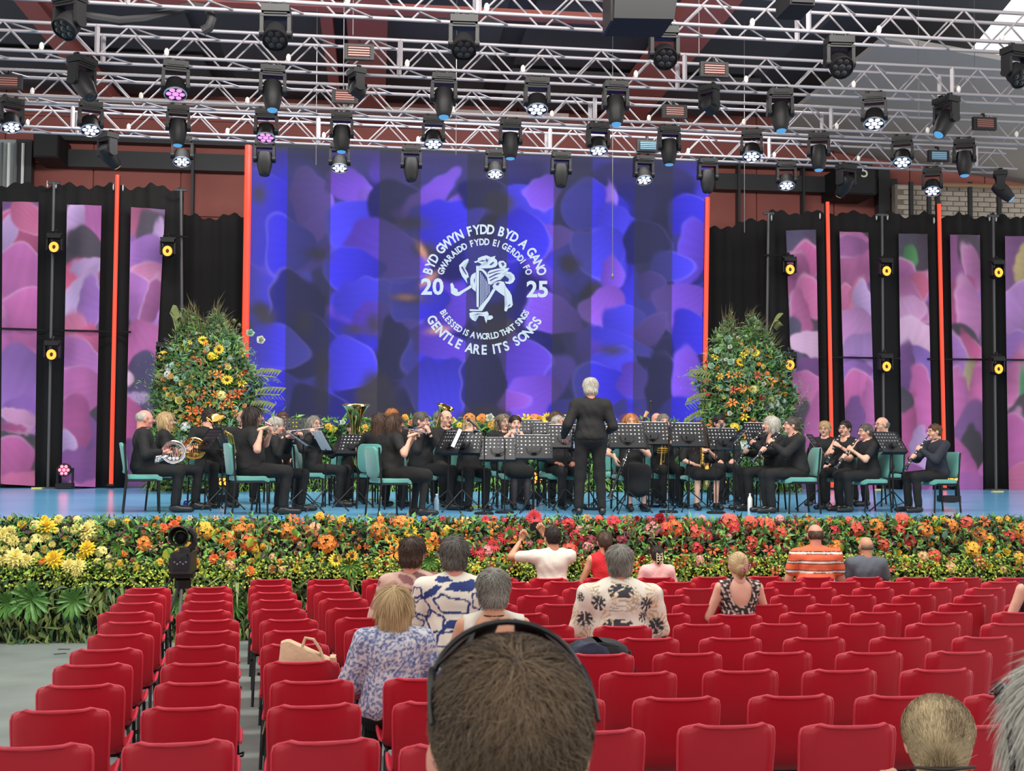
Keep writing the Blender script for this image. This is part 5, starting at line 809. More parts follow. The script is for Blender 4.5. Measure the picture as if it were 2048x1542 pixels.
def hair_shape(st):
    """volumes in head space -> (prims, cuts)"""
    cap = [('e', (0, -.020, .040), (.086, .104, .090), None)]; face = ('e', (0, .135, -.035), (.090, .095, .115), None); nape = ('half', (0, 0, -.055), (0, 0, -1)); faceplane = ('e', (0, .16, .0), (.12, .11, .075), None)
    ears = [('e', (-.088, .0, -.01), (.022, .035, .045), None), ('e', (.088, .0, -.01), (.022, .035, .045), None)]
    if st == 'short': return cap+[('e', (0, -.05, -.02), (.074, .07, .06), None)], [face, faceplane, nape]+ears
    if st == 'crop': return [('e', (0, -.018, .040), (.080, .103, .092), None), ('e', (0, -.052, -.02), (.068, .066, .07), None)], [face, faceplane, ('half', (0, 0, -.085), (0, 0, -1)), ('e', (-.092, .0, -.02), (.026, .05, .05), None), ('e', (.092, .0, -.02), (.026, .05, .05), None)]
    if st == 'full': return [('e', (0, -.018, .046), (.094, .112, .094), None), ('e', (0, -.055, -.02), (.084, .076, .07), None)], [face, faceplane, ('half', (0, 0, -.085), (0, 0, -1))]+ears
    if st == 'receding': return [('e', (0, -.024, .026), (.083, .102, .078), None)], [('e', (0, .10, .05), (.07, .13, .09), None), face, nape]+ears
    if st == 'ring': return [('e', (0, -.026, .010), (.083, .100, .075), None)], [('e', (0, .02, .085), (.078, .13, .075), None), face, nape]+ears
    if st == 'none': return [('e', (0, -.03, .0), (.0795, .094, .06), None)], [('e', (0, .03, .06), (.075, .12, .075), None), face, nape]+ears
    if st == 'bob': return cap+[('e', (0, -.03, .02), (.100, .105, .095), None), ('c', (-.072, -.02, .0), (-.080, -.01, -.085), .034, .028), ('c', (.072, -.02, .0), (.080, -.01, -.085), .034, .028), ('e', (0, -.07, -.05), (.090, .055, .085), None)], [face, faceplane, ('half', (0, 0, -.125), (0, 0, -1)), ('e', (0, .10, -.05), (.062, .10, .12), None)]
    if st == 'long': return cap+[('e', (0, -.03, .02), (.096, .105, .095), None), ('c', (-.074, -.02, .0), (-.085, -.03, -.20), .032, .022), ('c', (.074, -.02, .0), (.085, -.03, -.20), .032, .022), ('c', (0, -.085, .0), (0, -.085, -.26), .055, .045), ('c', (-.05, -.085, .0), (-.05, -.08, -.25), .04, .035), ('c', (.05, -.085, .0), (.05, -.08, -.25), .04, .035)], [face, faceplane, ('e', (0, .10, -.05), (.062, .10, .12), None)]
    if st == 'bun': return cap+[('e', (0, -.05, -.01), (.078, .072, .065), None), ('e', (0, -.125, .02), (.042, .038, .045), None)], [face, faceplane, ('half', (0, 0, -.07), (0, 0, -1))]+ears
    if st == 'updo': return cap+[('e', (0, -.05, -.01), (.080, .074, .075), None), ('e', (0, -.118, -.03), (.045, .036, .05), None), ('c', (0, -.11, -.06), (0, -.10, -.11), .02, .012)], [face, faceplane, ('half', (0, -.05, -.075), (0, .6, -.8))]+ears
    if st == 'tail': return cap+[('e', (0, -.05, -.01), (.078, .072, .065), None), ('c', (0, -.115, .03), (0, -.135, -.14), .03, .016)], [face, faceplane, ('half', (0, .0, -.07), (0, .5, -.8))]+ears
    return cap, [face]
def ribbons(v, f, n, L, wd, whorl=(0, -.07, .11), lift=.10, curl=.3, grav=.5, seed=0, toward=None, hug=0.):
    """hair strands lying along a hair volume, each a thin tapering ribbon"""
    r = np.random.default_rng(seed); tri = f[:, :3]; a, b_, c = v[f[:, 0]], v[f[:, 1]], v[f[:, 3]]; nr = np.cross(b_-a, c-a); A = np.linalg.norm(nr, axis=1); nr = unit(nr); 
    if (nr*(a-v.mean(0))).sum() < 0: nr = -nr
    pk = r.choice(len(f), n, p=A/A.sum()); u, w_ = r.random(n)[:, None], r.random(n)[:, None]; p = a[pk]+(b_-a)[pk]*u+(c-a)[pk]*w_; N = nr[pk]
    away = p-np.array(whorl); away = away/(np.linalg.norm(away, axis=1, keepdims=True)+1e-6); 
    if toward is not None: away = unit(np.array(toward)-p); grav = 0
    d = away+np.array([0, 0, -grav])+r.normal(size=(n, 3))*curl*.35; d = unit(d-N*(d*N).sum(1, keepdims=True)); s = unit(np.cross(d, N)); pts = [p]
    LL = L*r.uniform(.6, 1.2, n)[:, None]; m = 3; dd = d.copy(); q = p+N*.001
    for k in range(m):
        q = q+dd*LL/m+N*lift*LL/m*(1 if k == 0 else -.25 if k == m-1 else .2); 
        if hug: cc = np.array([0, -.02, .03]); rad = np.linalg.norm(p-cc, axis=1, keepdims=True); dq = q-cc; rq = np.linalg.norm(dq, axis=1, keepdims=True); q2 = cc+dq/rq*(rad+.0015+.0025*(k < 2) if toward is not None else rad+.004); q = q*(1-hug)+q2*hug; dd = unit(q-pts[-1])
        dd = unit(dd+np.array([0, 0, -grav*.25])+s*r.normal(size=(n, 1))*curl*.4); pts.append(q)
    vs = []; w0 = wd*r.uniform(.6, 1.2, n)[:, None]
    tw = unit(s+N*r.normal(size=(n, 1))*.6)
    for k, q in enumerate(pts): vs += [q-tw*w0*(1-k/m*.85)/2, q+tw*w0*(1-k/m*.85)/2]
    vs = np.stack(vs, 1).reshape(-1, 3); o = np.arange(n)[:, None]*8; fs = np.concatenate([o+np.array([[2*k, 2*k+1, 2*k+3, 2*k+2]]) for k in range(m)], 1).reshape(-1, 4); kv = r.normal(size=(3, 3))*26; lo_ = sum(np.sin(p@kv[i]+i*2) for i in range(3))/3; tn = np.repeat(np.clip(.5+.42*lo_+r.normal(0, .2, n), 0, 1), 8)
    return vs, fs, tn
def set_tone(me, t): at = me.attributes.new('tone', 'FLOAT', 'POINT'); at.data.foreach_set('value', t.astype(np.float32))
def ik(S, W_, l1, l2, pole):
    d = W_-S; L = d.length; L = max(.12, min(L, (l1+l2)*.995)); d = d.normalized(); Wn = S+d*L; a = (l1*l1-l2*l2+L*L)/(2*L); h = math.sqrt(max(0, l1*l1-a*a)); pl = V(pole)-d*V(pole).dot(d); return S+d*a+pl.normalized()*h, Wn
def tp(v): return (float(v[0]), float(v[1]), float(v[2]))
SHIRT = mat('black_shirt', (19, 19, 21), .8, bump=.5, bs=14); TROU = mat('black_trousers', (17, 17, 18), .85, bump=.4, bs=12); SHOE = mat('black_shoe', (24, 23, 23), .35); GLS = mat('glasses_frame', (50, 36, 34), .4)
MOUTH = V((0, .098, -.052))
def person(loc, az, label, skin='fair', hair='short', hc='grey', top='long', tm=None, bottom='trousers', bm_=None, glasses=False, s=1., w=1., hands=None, stand=False, lean=0., hyaw=0., hpitch=0., vox=.019, nh=720, group=None, neck=.0, female=False, floor=STZ, hscale=1., strap=False, leg_spread=0., hvox=None, hlen=.05, hwid=.006, tvox=None, knees=None, vneck=0., feet=True, tights=None, lift=None, curl=None, grav=None):
    """hands: dict R/L -> (target, finger dir, palm normal, shape) in the person's space. Returns (empty, head matrix, world matrix)"""
    tm = tm or SHIRT; bm_ = bm_ or TROU; root = empty('person', (loc[0], loc[1], floor), -math.radians(az), label, 'person', group, s); h = .46
    Pv = V((0, 0, .94 if stand else h+.09)); ln = math.radians(lean); up = V((0, math.sin(ln), math.cos(ln))); fw = V((0, math.cos(ln), -math.sin(ln)))
    N = Pv+up*.475; C = Pv+up*.30; Hd = N+up*(.135+neck)+V((0, .022, 0)); HR = Matrix.Rotation(-math.radians(hyaw), 4, 'Z') @ Matrix.Rotation(-math.radians(hpitch), 4, 'X'); HM = Matrix.Translation(Hd) @ HR @ Matrix.Scale(hscale*.98, 4)
    sx = .172*w*(.93 if female else 1); Sh = {q: N+V((q*sx*(1 if w < 1.12 else .92), -.012, 0))-up*(.055+max(0, w-1.1)*.10) for q in (1, -1)}; hands = hands or {}
    arms = {}
    for q, nm in ((1, 'R'), (-1, 'L')):
        hd = hands.get(nm)
        if hd is None: hd = (V((q*.10, .30, h+.155)), V((-q*.3, 1, -.1)), V((0, 0, -1)), 'relaxed') if not stand else (V((q*.24*w, .04, .80)), V((0, .1, -1)), V((-q, 0, 0)), 'relaxed')
        T = V(hd[0]); fd = V(hd[1]).normalized(); wr = T-fd*.085; pole = hd[4] if len(hd) > 4 else (q*.75, -.35, -.75); E, Wr = ik(Sh[q], wr, .285, .25, pole); arms[q] = (E, Wr, fd, V(hd[2]), hd[3])
    hw = .085*w; prs = []
    # body: one continuous surface (head and hands are merged into the same mesh)
    prs += [('c', tp(N+up*.10+V((0, .0, 0))), tp(N-up*.02), .050, .056), ('c', tp(Sh[-1]), tp(Sh[1]), .052, .052, .04), ('e', tp(C+up*.04), (.145*w, .095*w, .17), None, .04), ('e', tp(Pv+up*.12), (.135*w, .10*w, .15), None, .04), ('e', tp(Pv), (.155*w, .115, .11), None, .04)]
    for q in (1, -1):
        E, Wr = arms[q][0], arms[q][1]; prs += [('c', tp(Sh[q]), tp(E), .050*(w*.5+.5), .038*(w*.4+.6), .02), ('c', tp(E), tp(Wr), .039*(w*.4+.6), .025, .02)]
    legs = {}
    for q in (1, -1):
        hp = Pv+V((q*hw, .02, -.02))
        if stand: kn = V((q*(hw+.02), .02, .49)); an = V((q*(hw+.045+leg_spread), -.02, .09)); ft = an+V((q*.03, .17, -.05))
        else:
            kx, ky, fx, fy = (knees or {}).get(q, (q*(.12+leg_spread), .44, q*(.12+leg_spread), .40)); kn = V((kx, ky, h+.055)); an = V((fx, fy, .09)); ft = an+V((q*.02, .17, -.05))
        legs[q] = (hp, kn, an, ft); prs += [('c', tp(hp), tp(kn), .075*w, .052, .03), ('c', tp(kn), tp(an), .050, .036, .02), ('c', tp(an+V((0, -.03, -.045))), tp(ft), .036, .03, .02)]
    v, f = sdf_mesh(prs, vox*1.3, .02); vs = v.tolist(); fs = [tuple(x) for x in f.tolist()]; mi = [0]*len(fs)
    hv, hf, hm = HEADF if vox > .017 else HEAD; n0 = len(vs); M4 = np.array(HM); vs += (hv@M4[:3, :3].T+M4[:3, 3]).tolist(); fs += [tuple(i+n0 for i in t) for t in hf]; mi += hm
    for q in (1, -1):
        E, Wr, fd, pn, sh = arms[q]; y = fd; z = -(pn-y*pn.dot(y)).normalized(); x = y.cross(z); R3 = np.array(Matrix((x, y, z)).transposed()); gv, gf = (HANDSF if vox > .016 else HANDS)[(sh, q)]; n0 = len(vs); vs += (gv*(.93 if female else 1)@R3.T+np.array(Wr)).tolist(); fs += [tuple(i+n0 for i in t) for t in gf.tolist()]; mi += [0]*len(gf)
    hmn = HC[hc]; link('body', np_mesh('body', vs, fs, [SK[skin], EYEW, IRIS, hmn[1], LIP], True, mi), root)
    # top
    g = .016; tv = tvox or vox*1.2; pr = [('c', tp(Sh[-1]-up*.0), tp(Sh[1]), .052+g, .052+g, .05), ('e', tp(C+up*.04), (.150*w+g, .102*w+g, .18), None, .05), ('e', tp(Pv+up*.13+V((0, .01, 0))), (.145*w+g, .115*w+g, .17), None, .05), ('e', tp(Pv+up*.02), (.165*w+g, .125*w+g, .12), None, .05), ('c', tp(N-up*.015), tp(N+up*.035), .062, .050, .03)]
    if female: pr.append(('e', tp(C+fw*.075+up*.05), (.115*w, .06*w, .065), None, .04))
    if w > 1.15: pr.append(('e', tp(Pv+up*.13+fw*.06), (.13*w, .10*w, .15), None, .05))
    cuts = [('half', tp(Pv+up*(-.05 if not stand else -.02)), tp(-up))]
    for q in (1, -1):
        E, Wr = arms[q][0], arms[q][1]
        if top in ('long', 'short', 'elbow', 'collar_short', 'polo'):
            fr = 1. if top == 'long' else .95 if top == 'elbow' else .62; pr.append(('c', tp(Sh[q]), tp(Sh[q].lerp(E, fr)), .048*(w*.5+.5)+g, .043*(w*.5+.5)+g, .04))
        if top == 'long': pr.append(('c', tp(E), tp(E.lerp(Wr, .96)), .045*(w*.4+.6)+g*.8, .033+g*.5, .02))
    cuts.append(('c', tp(N+up*.02+fw*.02), tp(N+up*.16+fw*.06), .058, .075))
    if top == 'none' or vneck: cuts.append(('e', tp(N+(-fw if vneck < 0 else fw)*.10+up*(-.01)), (.065+abs(vneck)*.3, .075, .05+abs(vneck)), None))
    if top == 'none':
        for q in (1, -1): cuts.append(('e', tp(Sh[q]+V((q*.055, 0, .0))), (.055, .10, .085), None))
    tvv, tf = sdf_mesh(pr, tv, .03, cuts)
    wr_ = .0045; sd_ = (loc[0]*7.3+loc[1]*3.1) % 6.28; nz = np.sin(tvv[:, 2]*34+tvv[:, 0]*19*np.cos(sd_)+np.sin(tvv[:, 0]*15+sd_)*2)*np.sin(tvv[:, 0]*24-tvv[:, 1]*27+tvv[:, 2]*11*np.sin(sd_)+sd_); cn = unit(tvv-np.array(Pv+up*.25)*np.array([1, 1, 0])-tvv*np.array([0, 0, 1])); tvv = tvv+cn*(nz*wr_)[:, None]
    tme = np_mesh('shirt', tvv, tf, [tm], True); to = link({'none': 'sleeveless_top'}.get(top, 'shirt'), tme, root); root_top = (tme, tvv)
    # bottom
    pr = [('e', tp(Pv+V((0, 0, -.01))), (.165*w+g*.3, .128*w, .112), None, .05)]
    for q in (1, -1):
        hp, kn, an, ft = legs[q]
        if bottom == 'trousers': pr += [('c', tp(hp), tp(kn), .086*w, .066*(w*.4+.6), .04), ('c', tp(kn), tp(an+V((0, 0, .0))), .064*(w*.4+.6), .054, .03)]
        elif bottom == 'skirt': pr += [('c', tp(hp), tp(kn+V((0, .015, -.01))), .10*w, .092, .08)]
        elif bottom == 'long_skirt': pr += [('c', tp(hp), tp(kn), .10*w, .09, .08), ('c', tp(kn), tp(kn+V((-q*.02, .0, -.22))), .09, .10, .06)]
        elif bottom == 'leggings': pr += [('c', tp(hp), tp(kn), .078*w, .056, .03), ('c', tp(kn), tp(an), .053, .040, .03)]
    if 'skirt' in bottom: pr.append(('c', tp(Pv+V((0, .1, .0))), tp(V((0, .42, h+.04))), .10*w, .09, .06)); 
    if bottom == 'long_skirt': pr.append(('c', (0, .44, h+.03), (0, .44, h-.18), .09, .10, .05))
    cuts = [('half', (0, 0, .075), (0, 0, -1)), ('half', tp(Pv+up*.10), tp(up))]
    bv, bf = sdf_mesh(pr, max(vox, .019)*1.15, .03, cuts); nz = np.sin(bv[:, 2]*30+bv[:, 1]*25)*np.sin(bv[:, 0]*28+bv[:, 2]*9); bv = bv+np.stack([nz*.004, nz*.003, nz*0], 1); link('skirt' if 'skirt' in bottom else 'trousers', np_mesh('bottom', bv, bf, [bm_], True), root)
    if tights:
        pr = []
        for q in (1, -1):
            hp, kn, an, ft = legs[q]; pr += [('c', tp(hp.lerp(kn, .5)), tp(kn), .076*w, .060, .03), ('c', tp(kn), tp(an), .057, .042, .03), ('c', tp(an), tp(an+V((0, .03, -.03))), .042, .038, .02)]
        sv, sf = sdf_mesh(pr, vox, .02); link('tights', np_mesh('tights', sv, sf, [tights], True), root)
    if not female and top in ('long', 'collar_short', 'polo'):
        cv = []
        for k in range(15):
            t = math.radians(-65+k*(360-50)/14+90+12.5-90); o = V((math.sin(t)*1., math.cos(t), 0)); t2 = math.radians(28+k*304/14); o = V((math.sin(t2), math.cos(t2), 0)); cv.append([N+up*.0+V((o.x*.064, o.y*.060, 0))-up*.004, N+V((o.x*.072, o.y*.068, 0))+up*.0, N+V((o.x*.060, o.y*.058, 0))+up*.042, N+V((o.x*.055, o.y*.053, 0))+up*.040])
        b = MB(); b.rings([[V(p) for p in r] for r in cv]); b.build('collar', tm if not tm.name.startswith('printed') else tm, root)
    if feet:
        for q in (1, -1):
            hp, kn, an, ft = legs[q]; a = V((an.x, an.y-.03, .045)); c = V((ft.x, ft.y+.02, .034)); sv, sf = sdf_mesh([('c', tp(a), tp(c), .046, .040, .02), ('c', tp(V((an.x, an.y, .05))), tp(V((an.x, an.y, .085))), .046, .044, .02)], max(vox, .018)*1.05, .02, [('half', (0, 0, .004), (0, 0, -1)), ('half', (0, 0, .105), (0, 0, 1))]); link('shoe', np_mesh('shoe', sv, sf, [SHOE], True), root)
    # hair
    pr, cuts = hair_shape(hair); hv_, hf_ = sdf_mesh(pr, hvox or (.0165 if vox > .017 else .013), .025, cuts)
    if len(hf_):
        Lr = {'none': .012, 'ring': .03, 'receding': .035, 'short': .035, 'crop': .03, 'full': .05, 'bob': .10, 'long': .16, 'bun': .07, 'updo': .07, 'tail': .08}.get(hair, .05)*hlen/.05; rv, rf, tn = ribbons(hv_, hf_, nh if hair != 'none' else nh//3, Lr, hwid, curl=curl if curl is not None else {'full': .9, 'short': .5, 'bob': .12, 'updo': .12, 'bun': .12, 'tail': .12}.get(hair, .3), grav=grav if grav is not None else .9 if hair in ('bob', 'long') else .3, toward=(0, -.15, -.02) if hair in ('updo', 'bun', 'tail') else None, hug={'updo': 1., 'bun': 1., 'tail': 1., 'crop': .6, 'short': .4}.get(hair, 0.), seed=int(abs(loc[0]*100+loc[1]*7)) % 1000, lift=lift if lift is not None else .18 if hair in ('short', 'crop', 'full', 'ring') else -.02 if hair in ('updo', 'bun', 'tail') else .02)
        M3 = M4[:3, :3]; allv = np.concatenate([hv_, rv])@M3.T+M4[:3, 3]; allf = np.concatenate([hf_, rf+len(hv_)]); me = np_mesh('hair', allv, allf, [hmn[0]], True); set_tone(me, np.concatenate([.15+.25*np.random.default_rng(3).random(len(hv_)), tn])); link('hair', me, root)
    if glasses:
        b = MB(); b.T = HM
        for q in (-1, 1):
            b.tube([(q*.032+.023*math.cos(t*PI/5), .102, .004+.017*math.sin(t*PI/5)) for t in range(10)], .0022, 5, closed=True); b.tube([(q*.055, .100, .008), (q*.079, .06, .008), (q*.083, -.01, .004)], .002, 5)
        b.tube([(-.010, .104, .006), (.010, .104, .006)], .002, 5); b.build('glasses', GLS, root)
    WM = Matrix.Translation(root.location) @ Matrix.Rotation(root.rotation_euler.z, 4, 'Z') @ Matrix.Scale(s, 4)
    return root, HM, WM, root_top
# ------------------------------------------------------------------ instruments (built along +Z from the mouthpiece, keys towards -Y) and stage furniture
BLKW = mat('blackwood', (30, 27, 28), .3); GOLD = mat('gold_lacquer', (238, 200, 110), .12, 1.); BORE = mat('bell_dark', (60, 54, 40), .5)
def at(o, pos, R3, s=1.):
    o.location = pos; o.rotation_euler = R3.to_euler(); o.scale = (s, s, s); return o
def inst_flute(label):
    r = empty('flute', (0, 0, 0), 0, label, 'flute'); b = MB(); b.tube([(0, 0, -.07), (0, 0, .60)], .011, 10); b.build('tube', SILV, r); b = MB(); b.lathe([(.012, -.02), (.016, -.012), (.016, .012), (.012, .02)], 10); b.build('lip_plate', SILV, r)
    for k in range(12): b = MB(); b.lathe([(.009, 0), (.009, .006)], 8, Matrix.Translation((0, -.010, .16+.034*k)) @ Matrix.Rotation(PI/2, 4, 'X')); b.build('key', SILV, r)
    b = MB(); b.tube([(.011, -.006, .14), (.011, -.006, .56)], .0035, 5); b.build('key_rod', SILV, r); return r
def inst_clarinet(label, m=None, n='clarinet', Ln=.62):
    r = empty(n, (0, 0, 0), 0, label, n); b = MB(); b.lathe([(.004, 0), (.010, .06), (.015, .09), (.0125, .10), (.014, .2), (.0155, .35), (.017, Ln-.09), (.024, Ln-.05), (.038, Ln), (.034, Ln)], 12); b.build('body', m or BLKW, r)
    for z in (.095, .165, .33, Ln-.10): b = MB(); b.lathe([(.017, z-.006), (.019, z), (.017, z+.006)], 10, cap=False); b.build('ring', SILV, r)
    b = MB(); b.lathe([(.039, Ln-.004), (.041, Ln), (.037, Ln+.003)], 12, cap=False); b.build('bell_rim', SILV, r)
    for k in range(9): z = .19+.036*k; b = MB(); b.lathe([(.008, 0), (.010, .004), (.006, .008)], 8, Matrix.Translation((.004*(k % 3-1), -.016, z)) @ Matrix.Rotation(PI/2, 4, 'X')); b.build('key', SILV, r)
    b = MB(); b.tube([(.016, -.006, .18), (.017, -.006, .50)], .003, 5); b.tube([(-.016, -.002, .24), (-.017, -.004, .50)], .003, 5); b.build('key_rod', SILV, r); return r
def inst_trumpet(label, m=None):
    m = m or SILV; r = empty('trumpet', (0, 0, 0), 0, label, 'trumpet'); b = MB(); b.lathe([(.013, 0), (.011, .012), (.004, .03), (.006, .09)], 10); b.build('mouthpiece', SILV, r)
    b = MB(); b.tube([(0, 0, .06), (0, 0, .34), (0, .03, .38), (0, .06, .38), (0, .085, .35), (0, .085, .14)], .007, 8); b.build('tubing', m, r)
    b = MB(); b.lathe([(.008, .20), (.010, .34), (.016, .42), (.030, .465), (.060, .49), (.056, .488), (.02, .45)], 16, Matrix.Translation((0, .085, -.0))); b.build('bell', m, r)
    for k in range(3): b = MB(); b.lathe([(.010, -.09), (.010, .05), (.004, .055), (.004, .085), (.009, .087), (.009, .091)], 9, Matrix.Translation((.0, .045, .19+.028*k)) @ Matrix.Rotation(PI/2, 4, 'Y')); b.build('valve', m, r)
    return r
def inst_sax(label, s=1.):
    r = empty('saxophone', (0, 0, 0), 0, label, 'saxophone', s=s); b = MB(); b.tube([(0, 0, 0), (0, 0, .06)], [.010, .013], 8); b.build('mouthpiece', BLKW, r)
    b = MB(); b.tube([(0, 0, .05), (0, .0, .10), (0, .03, .15), (0, .05, .20), (0, .06, .70), (0, .05, .78), (0, .0, .83), (0, -.06, .80), (0, -.10, .70), (0, -.12, .60)], [.009, .012, .014, .016, .034, .038, .042, .046, .052, .058], 12, cap=False); b.build('body', GOLD, r)
    b = MB(); b.lathe([(.057, 0), (.068, .05), (.085, .085), (.080, .086), (.055, .03), (.04, -.02)], 18, Matrix.Translation((0, -.12, .60)) @ Matrix.Rotation(PI+.15, 4, 'X'), cap=False); b.build('bell', GOLD, r)
    for k in range(9): b = MB(); b.lathe([(.016, 0), (.016, .008)], 9, Matrix.Translation((.0, .025-.0*k, .26+.045*k)) @ Matrix.Rotation(PI/2, 4, 'X')); b.build('key', GOLD, r)
    b = MB(); b.tube([(.03, .03, .22), (.045, .03, .70)], .004, 5); b.build('key_rod', GOLD, r); return r
def inst_bassoon(label):
    r = empty('bassoon', (0, 0, 0), 0, label, 'bassoon'); m = mat('maroon_wood', (70, 26, 26), .3); b = MB(); b.tube([(0, 0, -.55), (0, 0, .62)], [.03, .022], 10); b.build('long_joint', m, r)
    b = MB(); b.lathe([(.024, .60), (.030, .66), (.036, .70), (.028, .705)], 12); b.build('bell_ring', mat('ivory_ring', (236, 178, 110), .4), r); b = MB(); b.tube([(.045, 0, -.5), (.045, 0, .1)], .02, 8); b.build('wing_joint', m, r); b = MB(); b.tube([(.045, 0, .1), (.06, -.08, .22), (.02, -.2, .20), (0, -.28, .14)], .004, 6); b.build('crook', SILV, r)
    for k in range(8): b = MB(); b.ball((.02, -.03, -.45+.1*k), (.012, .006, .016), 7, 4); b.build('key', SILV, r)
    return r
def inst_horn(label, m):
    """in the X-Z plane, bell at -X lower side opening towards -X"""
    r = empty('french_horn', (0, 0, 0), 0, label, 'french horn')
    for k, (R, q) in enumerate([(.150, .013), (.132, .010), (.112, .009)]):
        b = MB(); b.tube([(R*math.cos(t*PI/12), .012*(k-1), R*math.sin(t*PI/12)*.92) for t in range(24)], q, 8, closed=True); b.build('coil', m, r)
    for k in range(5): b = MB(); x = -.06+.03*k; b.tube([(x, -.02, -.07), (x, -.028, .06), (x+.012, -.028, .07), (x+.022, -.02, .055), (x+.022, -.02, -.05)], .0065, 6); b.build('slide', m, r)
    for k in range(3): b = MB(); b.lathe([(.02, -.02), (.02, .02)], 10, Matrix.Translation((.01+.045*(k-1), -.03, -.075)) @ Matrix.Rotation(PI/2, 4, 'X')); b.build('rotor', m, r)
    b = MB(); T = Matrix.Translation((-.12, .02, -.07)) @ frame((-1, -.35, -.30)).to_4x4(); b.lathe([(.025, -.12), (.035, .0), (.06, .08), (.10, .13), (.145, .155), (.15, .158), (.145, .152), (.10, .12), (.055, .06), (.03, 0)], 22, T, cap=False); b.build('bell', m, r)
    b = MB(); b.tube([(.14, 0, .04), (.20, -.02, .10), (.25, -.03, .17)], [.008, .006, .009], 7); b.build('mouthpipe', SILV, r); return r
def inst_tuba(label, s=1., m=None):
    m = m or GOLD; r = empty('tuba', (0, 0, 0), 0, label, 'tuba', s=s); b = MB(); b.lathe([(.04, 0), (.055, .2), (.075, .42), (.11, .58), (.17, .68), (.215, .72), (.222, .725), (.215, .722), (.16, .66), (.10, .56), (.06, .4)], 24, cap=False); b.build('bell', m, r)
    b = MB(); b.lathe([(.221, .722), (.228, .726), (.221, .731)], 24, cap=False); b.build('bell_rim', SILV, r)
    for k, (x, R) in enumerate([(.0, .05), (.05, .035), (.10, .028)]):
        b = MB(); b.tube([(x, .0, .25), (x, 0, -.05), (x+.01, 0, -.16), (x+.06, 0, -.22), (x+.12+.02*k, 0, -.22), (x+.18, 0, -.15), (x+.19, 0, 0), (x+.19, 0, .30-.05*k), (x+.15, 0, .36-.05*k), (x+.11, 0, .30)], [R*.9, R, R, R, R, R*.9, R*.8, R*.7, R*.6, R*.5], 10); b.build('branch', m, r)
    for k in range(3): b = MB(); b.tube([(.09+.04*k, -.06, .02), (.09+.04*k, -.06, .20)], .018, 8); b.tube([(.09+.04*k, -.06, .20), (.09+.04*k, -.06, .24)], .006, 6); b.build('valve', SILV, r)
    b = MB(); b.tube([(.20, 0, .25), (.18, -.10, .30), (.12, -.20, .32)], [.01, .008, .012], 7); b.build('mouthpipe', SILV, r); return r
# teal chairs
TEAL = mat('teal_fabric', (92, 158, 148), .9, col2=(82, 146, 137), vs=3, bump=.15, bs=60, sheen=.3)
def rounded(w_, d, r, n=4):
    o = []
    for cx, cy, a0 in ((w_/2-r, d/2-r, 0), (-w_/2+r, d/2-r, 90), (-w_/2+r, -d/2+r, 180), (w_/2-r, -d/2+r, 270)):
        for k in range(n+1): a = math.radians(a0+90*k/n); o.append((cx+r*math.cos(a), cy+r*math.sin(a)))
    return o
def teal_chair_proto():
    r = empty('padded_chair', (0, 0, 0)); b = MB(); o = rounded(.46, .43, .08)
    b.rings([[V((x*k, y*k+.02, z)) for x, y in o] for k, z in ((.93, .415), (1, .425), (1, .455), (.96, .470), (.8, .478))]); 
    for i, v_ in enumerate(b.v):
        if v_[1] > .18: b.v[i] = (v_[0], v_[1], v_[2]-.02)
    b.build('seat', TEAL, r)
    b = MB(); o = rounded(.43, .38, .10); o = [(x*(1-.12*max(0, y)/.19), y) for x, y in o]
    b.rings([[V((x*k, -.225-.0+yy-.05*(.66+z*k-.47)/.4+.03*(x*k/.2)**2, .68+z*k)) for x, z in o] for k, yy in ((.92, -.022), (1, -.012), (1, .014), (.92, .028))]); b.build('backrest', TEAL, r)
    FR = CHB
    for x in (-.215, .215):
        b = MB(); b.tube([(x, .19, .405), (x, .205, 0)], .0125, 6); b.build('leg', FR, r); b = MB(); b.tube([(x, -.225, .86), (x, -.205, .62), (x, -.19, .42), (x, -.225, 0)], .0135, 6); b.build('leg', FR, r)
    b = MB()
    for x in (-.215, .215): b.tube([(x, .19, .405), (x, -.19, .405)], .012, 6)
    b.tube([(-.215, .17, .40), (.215, .17, .40)], .012, 6); b.tube([(-.215, -.17, .40), (.215, -.17, .40)], .012, 6); b.build('frame', FR, r); return r
TCH = teal_chair_proto(); TCH_used = [False]
def teal_chair(x, y, az, label, s=1.):
    c = TCH if not TCH_used[0] else copy_tree(TCH); TCH_used[0] = True; c.location = (x, y, STZ); c.rotation_euler = (0, 0, -math.radians(az)); c.scale = (s, s, s); return tag(c, label, 'chair', 'teal band chairs')
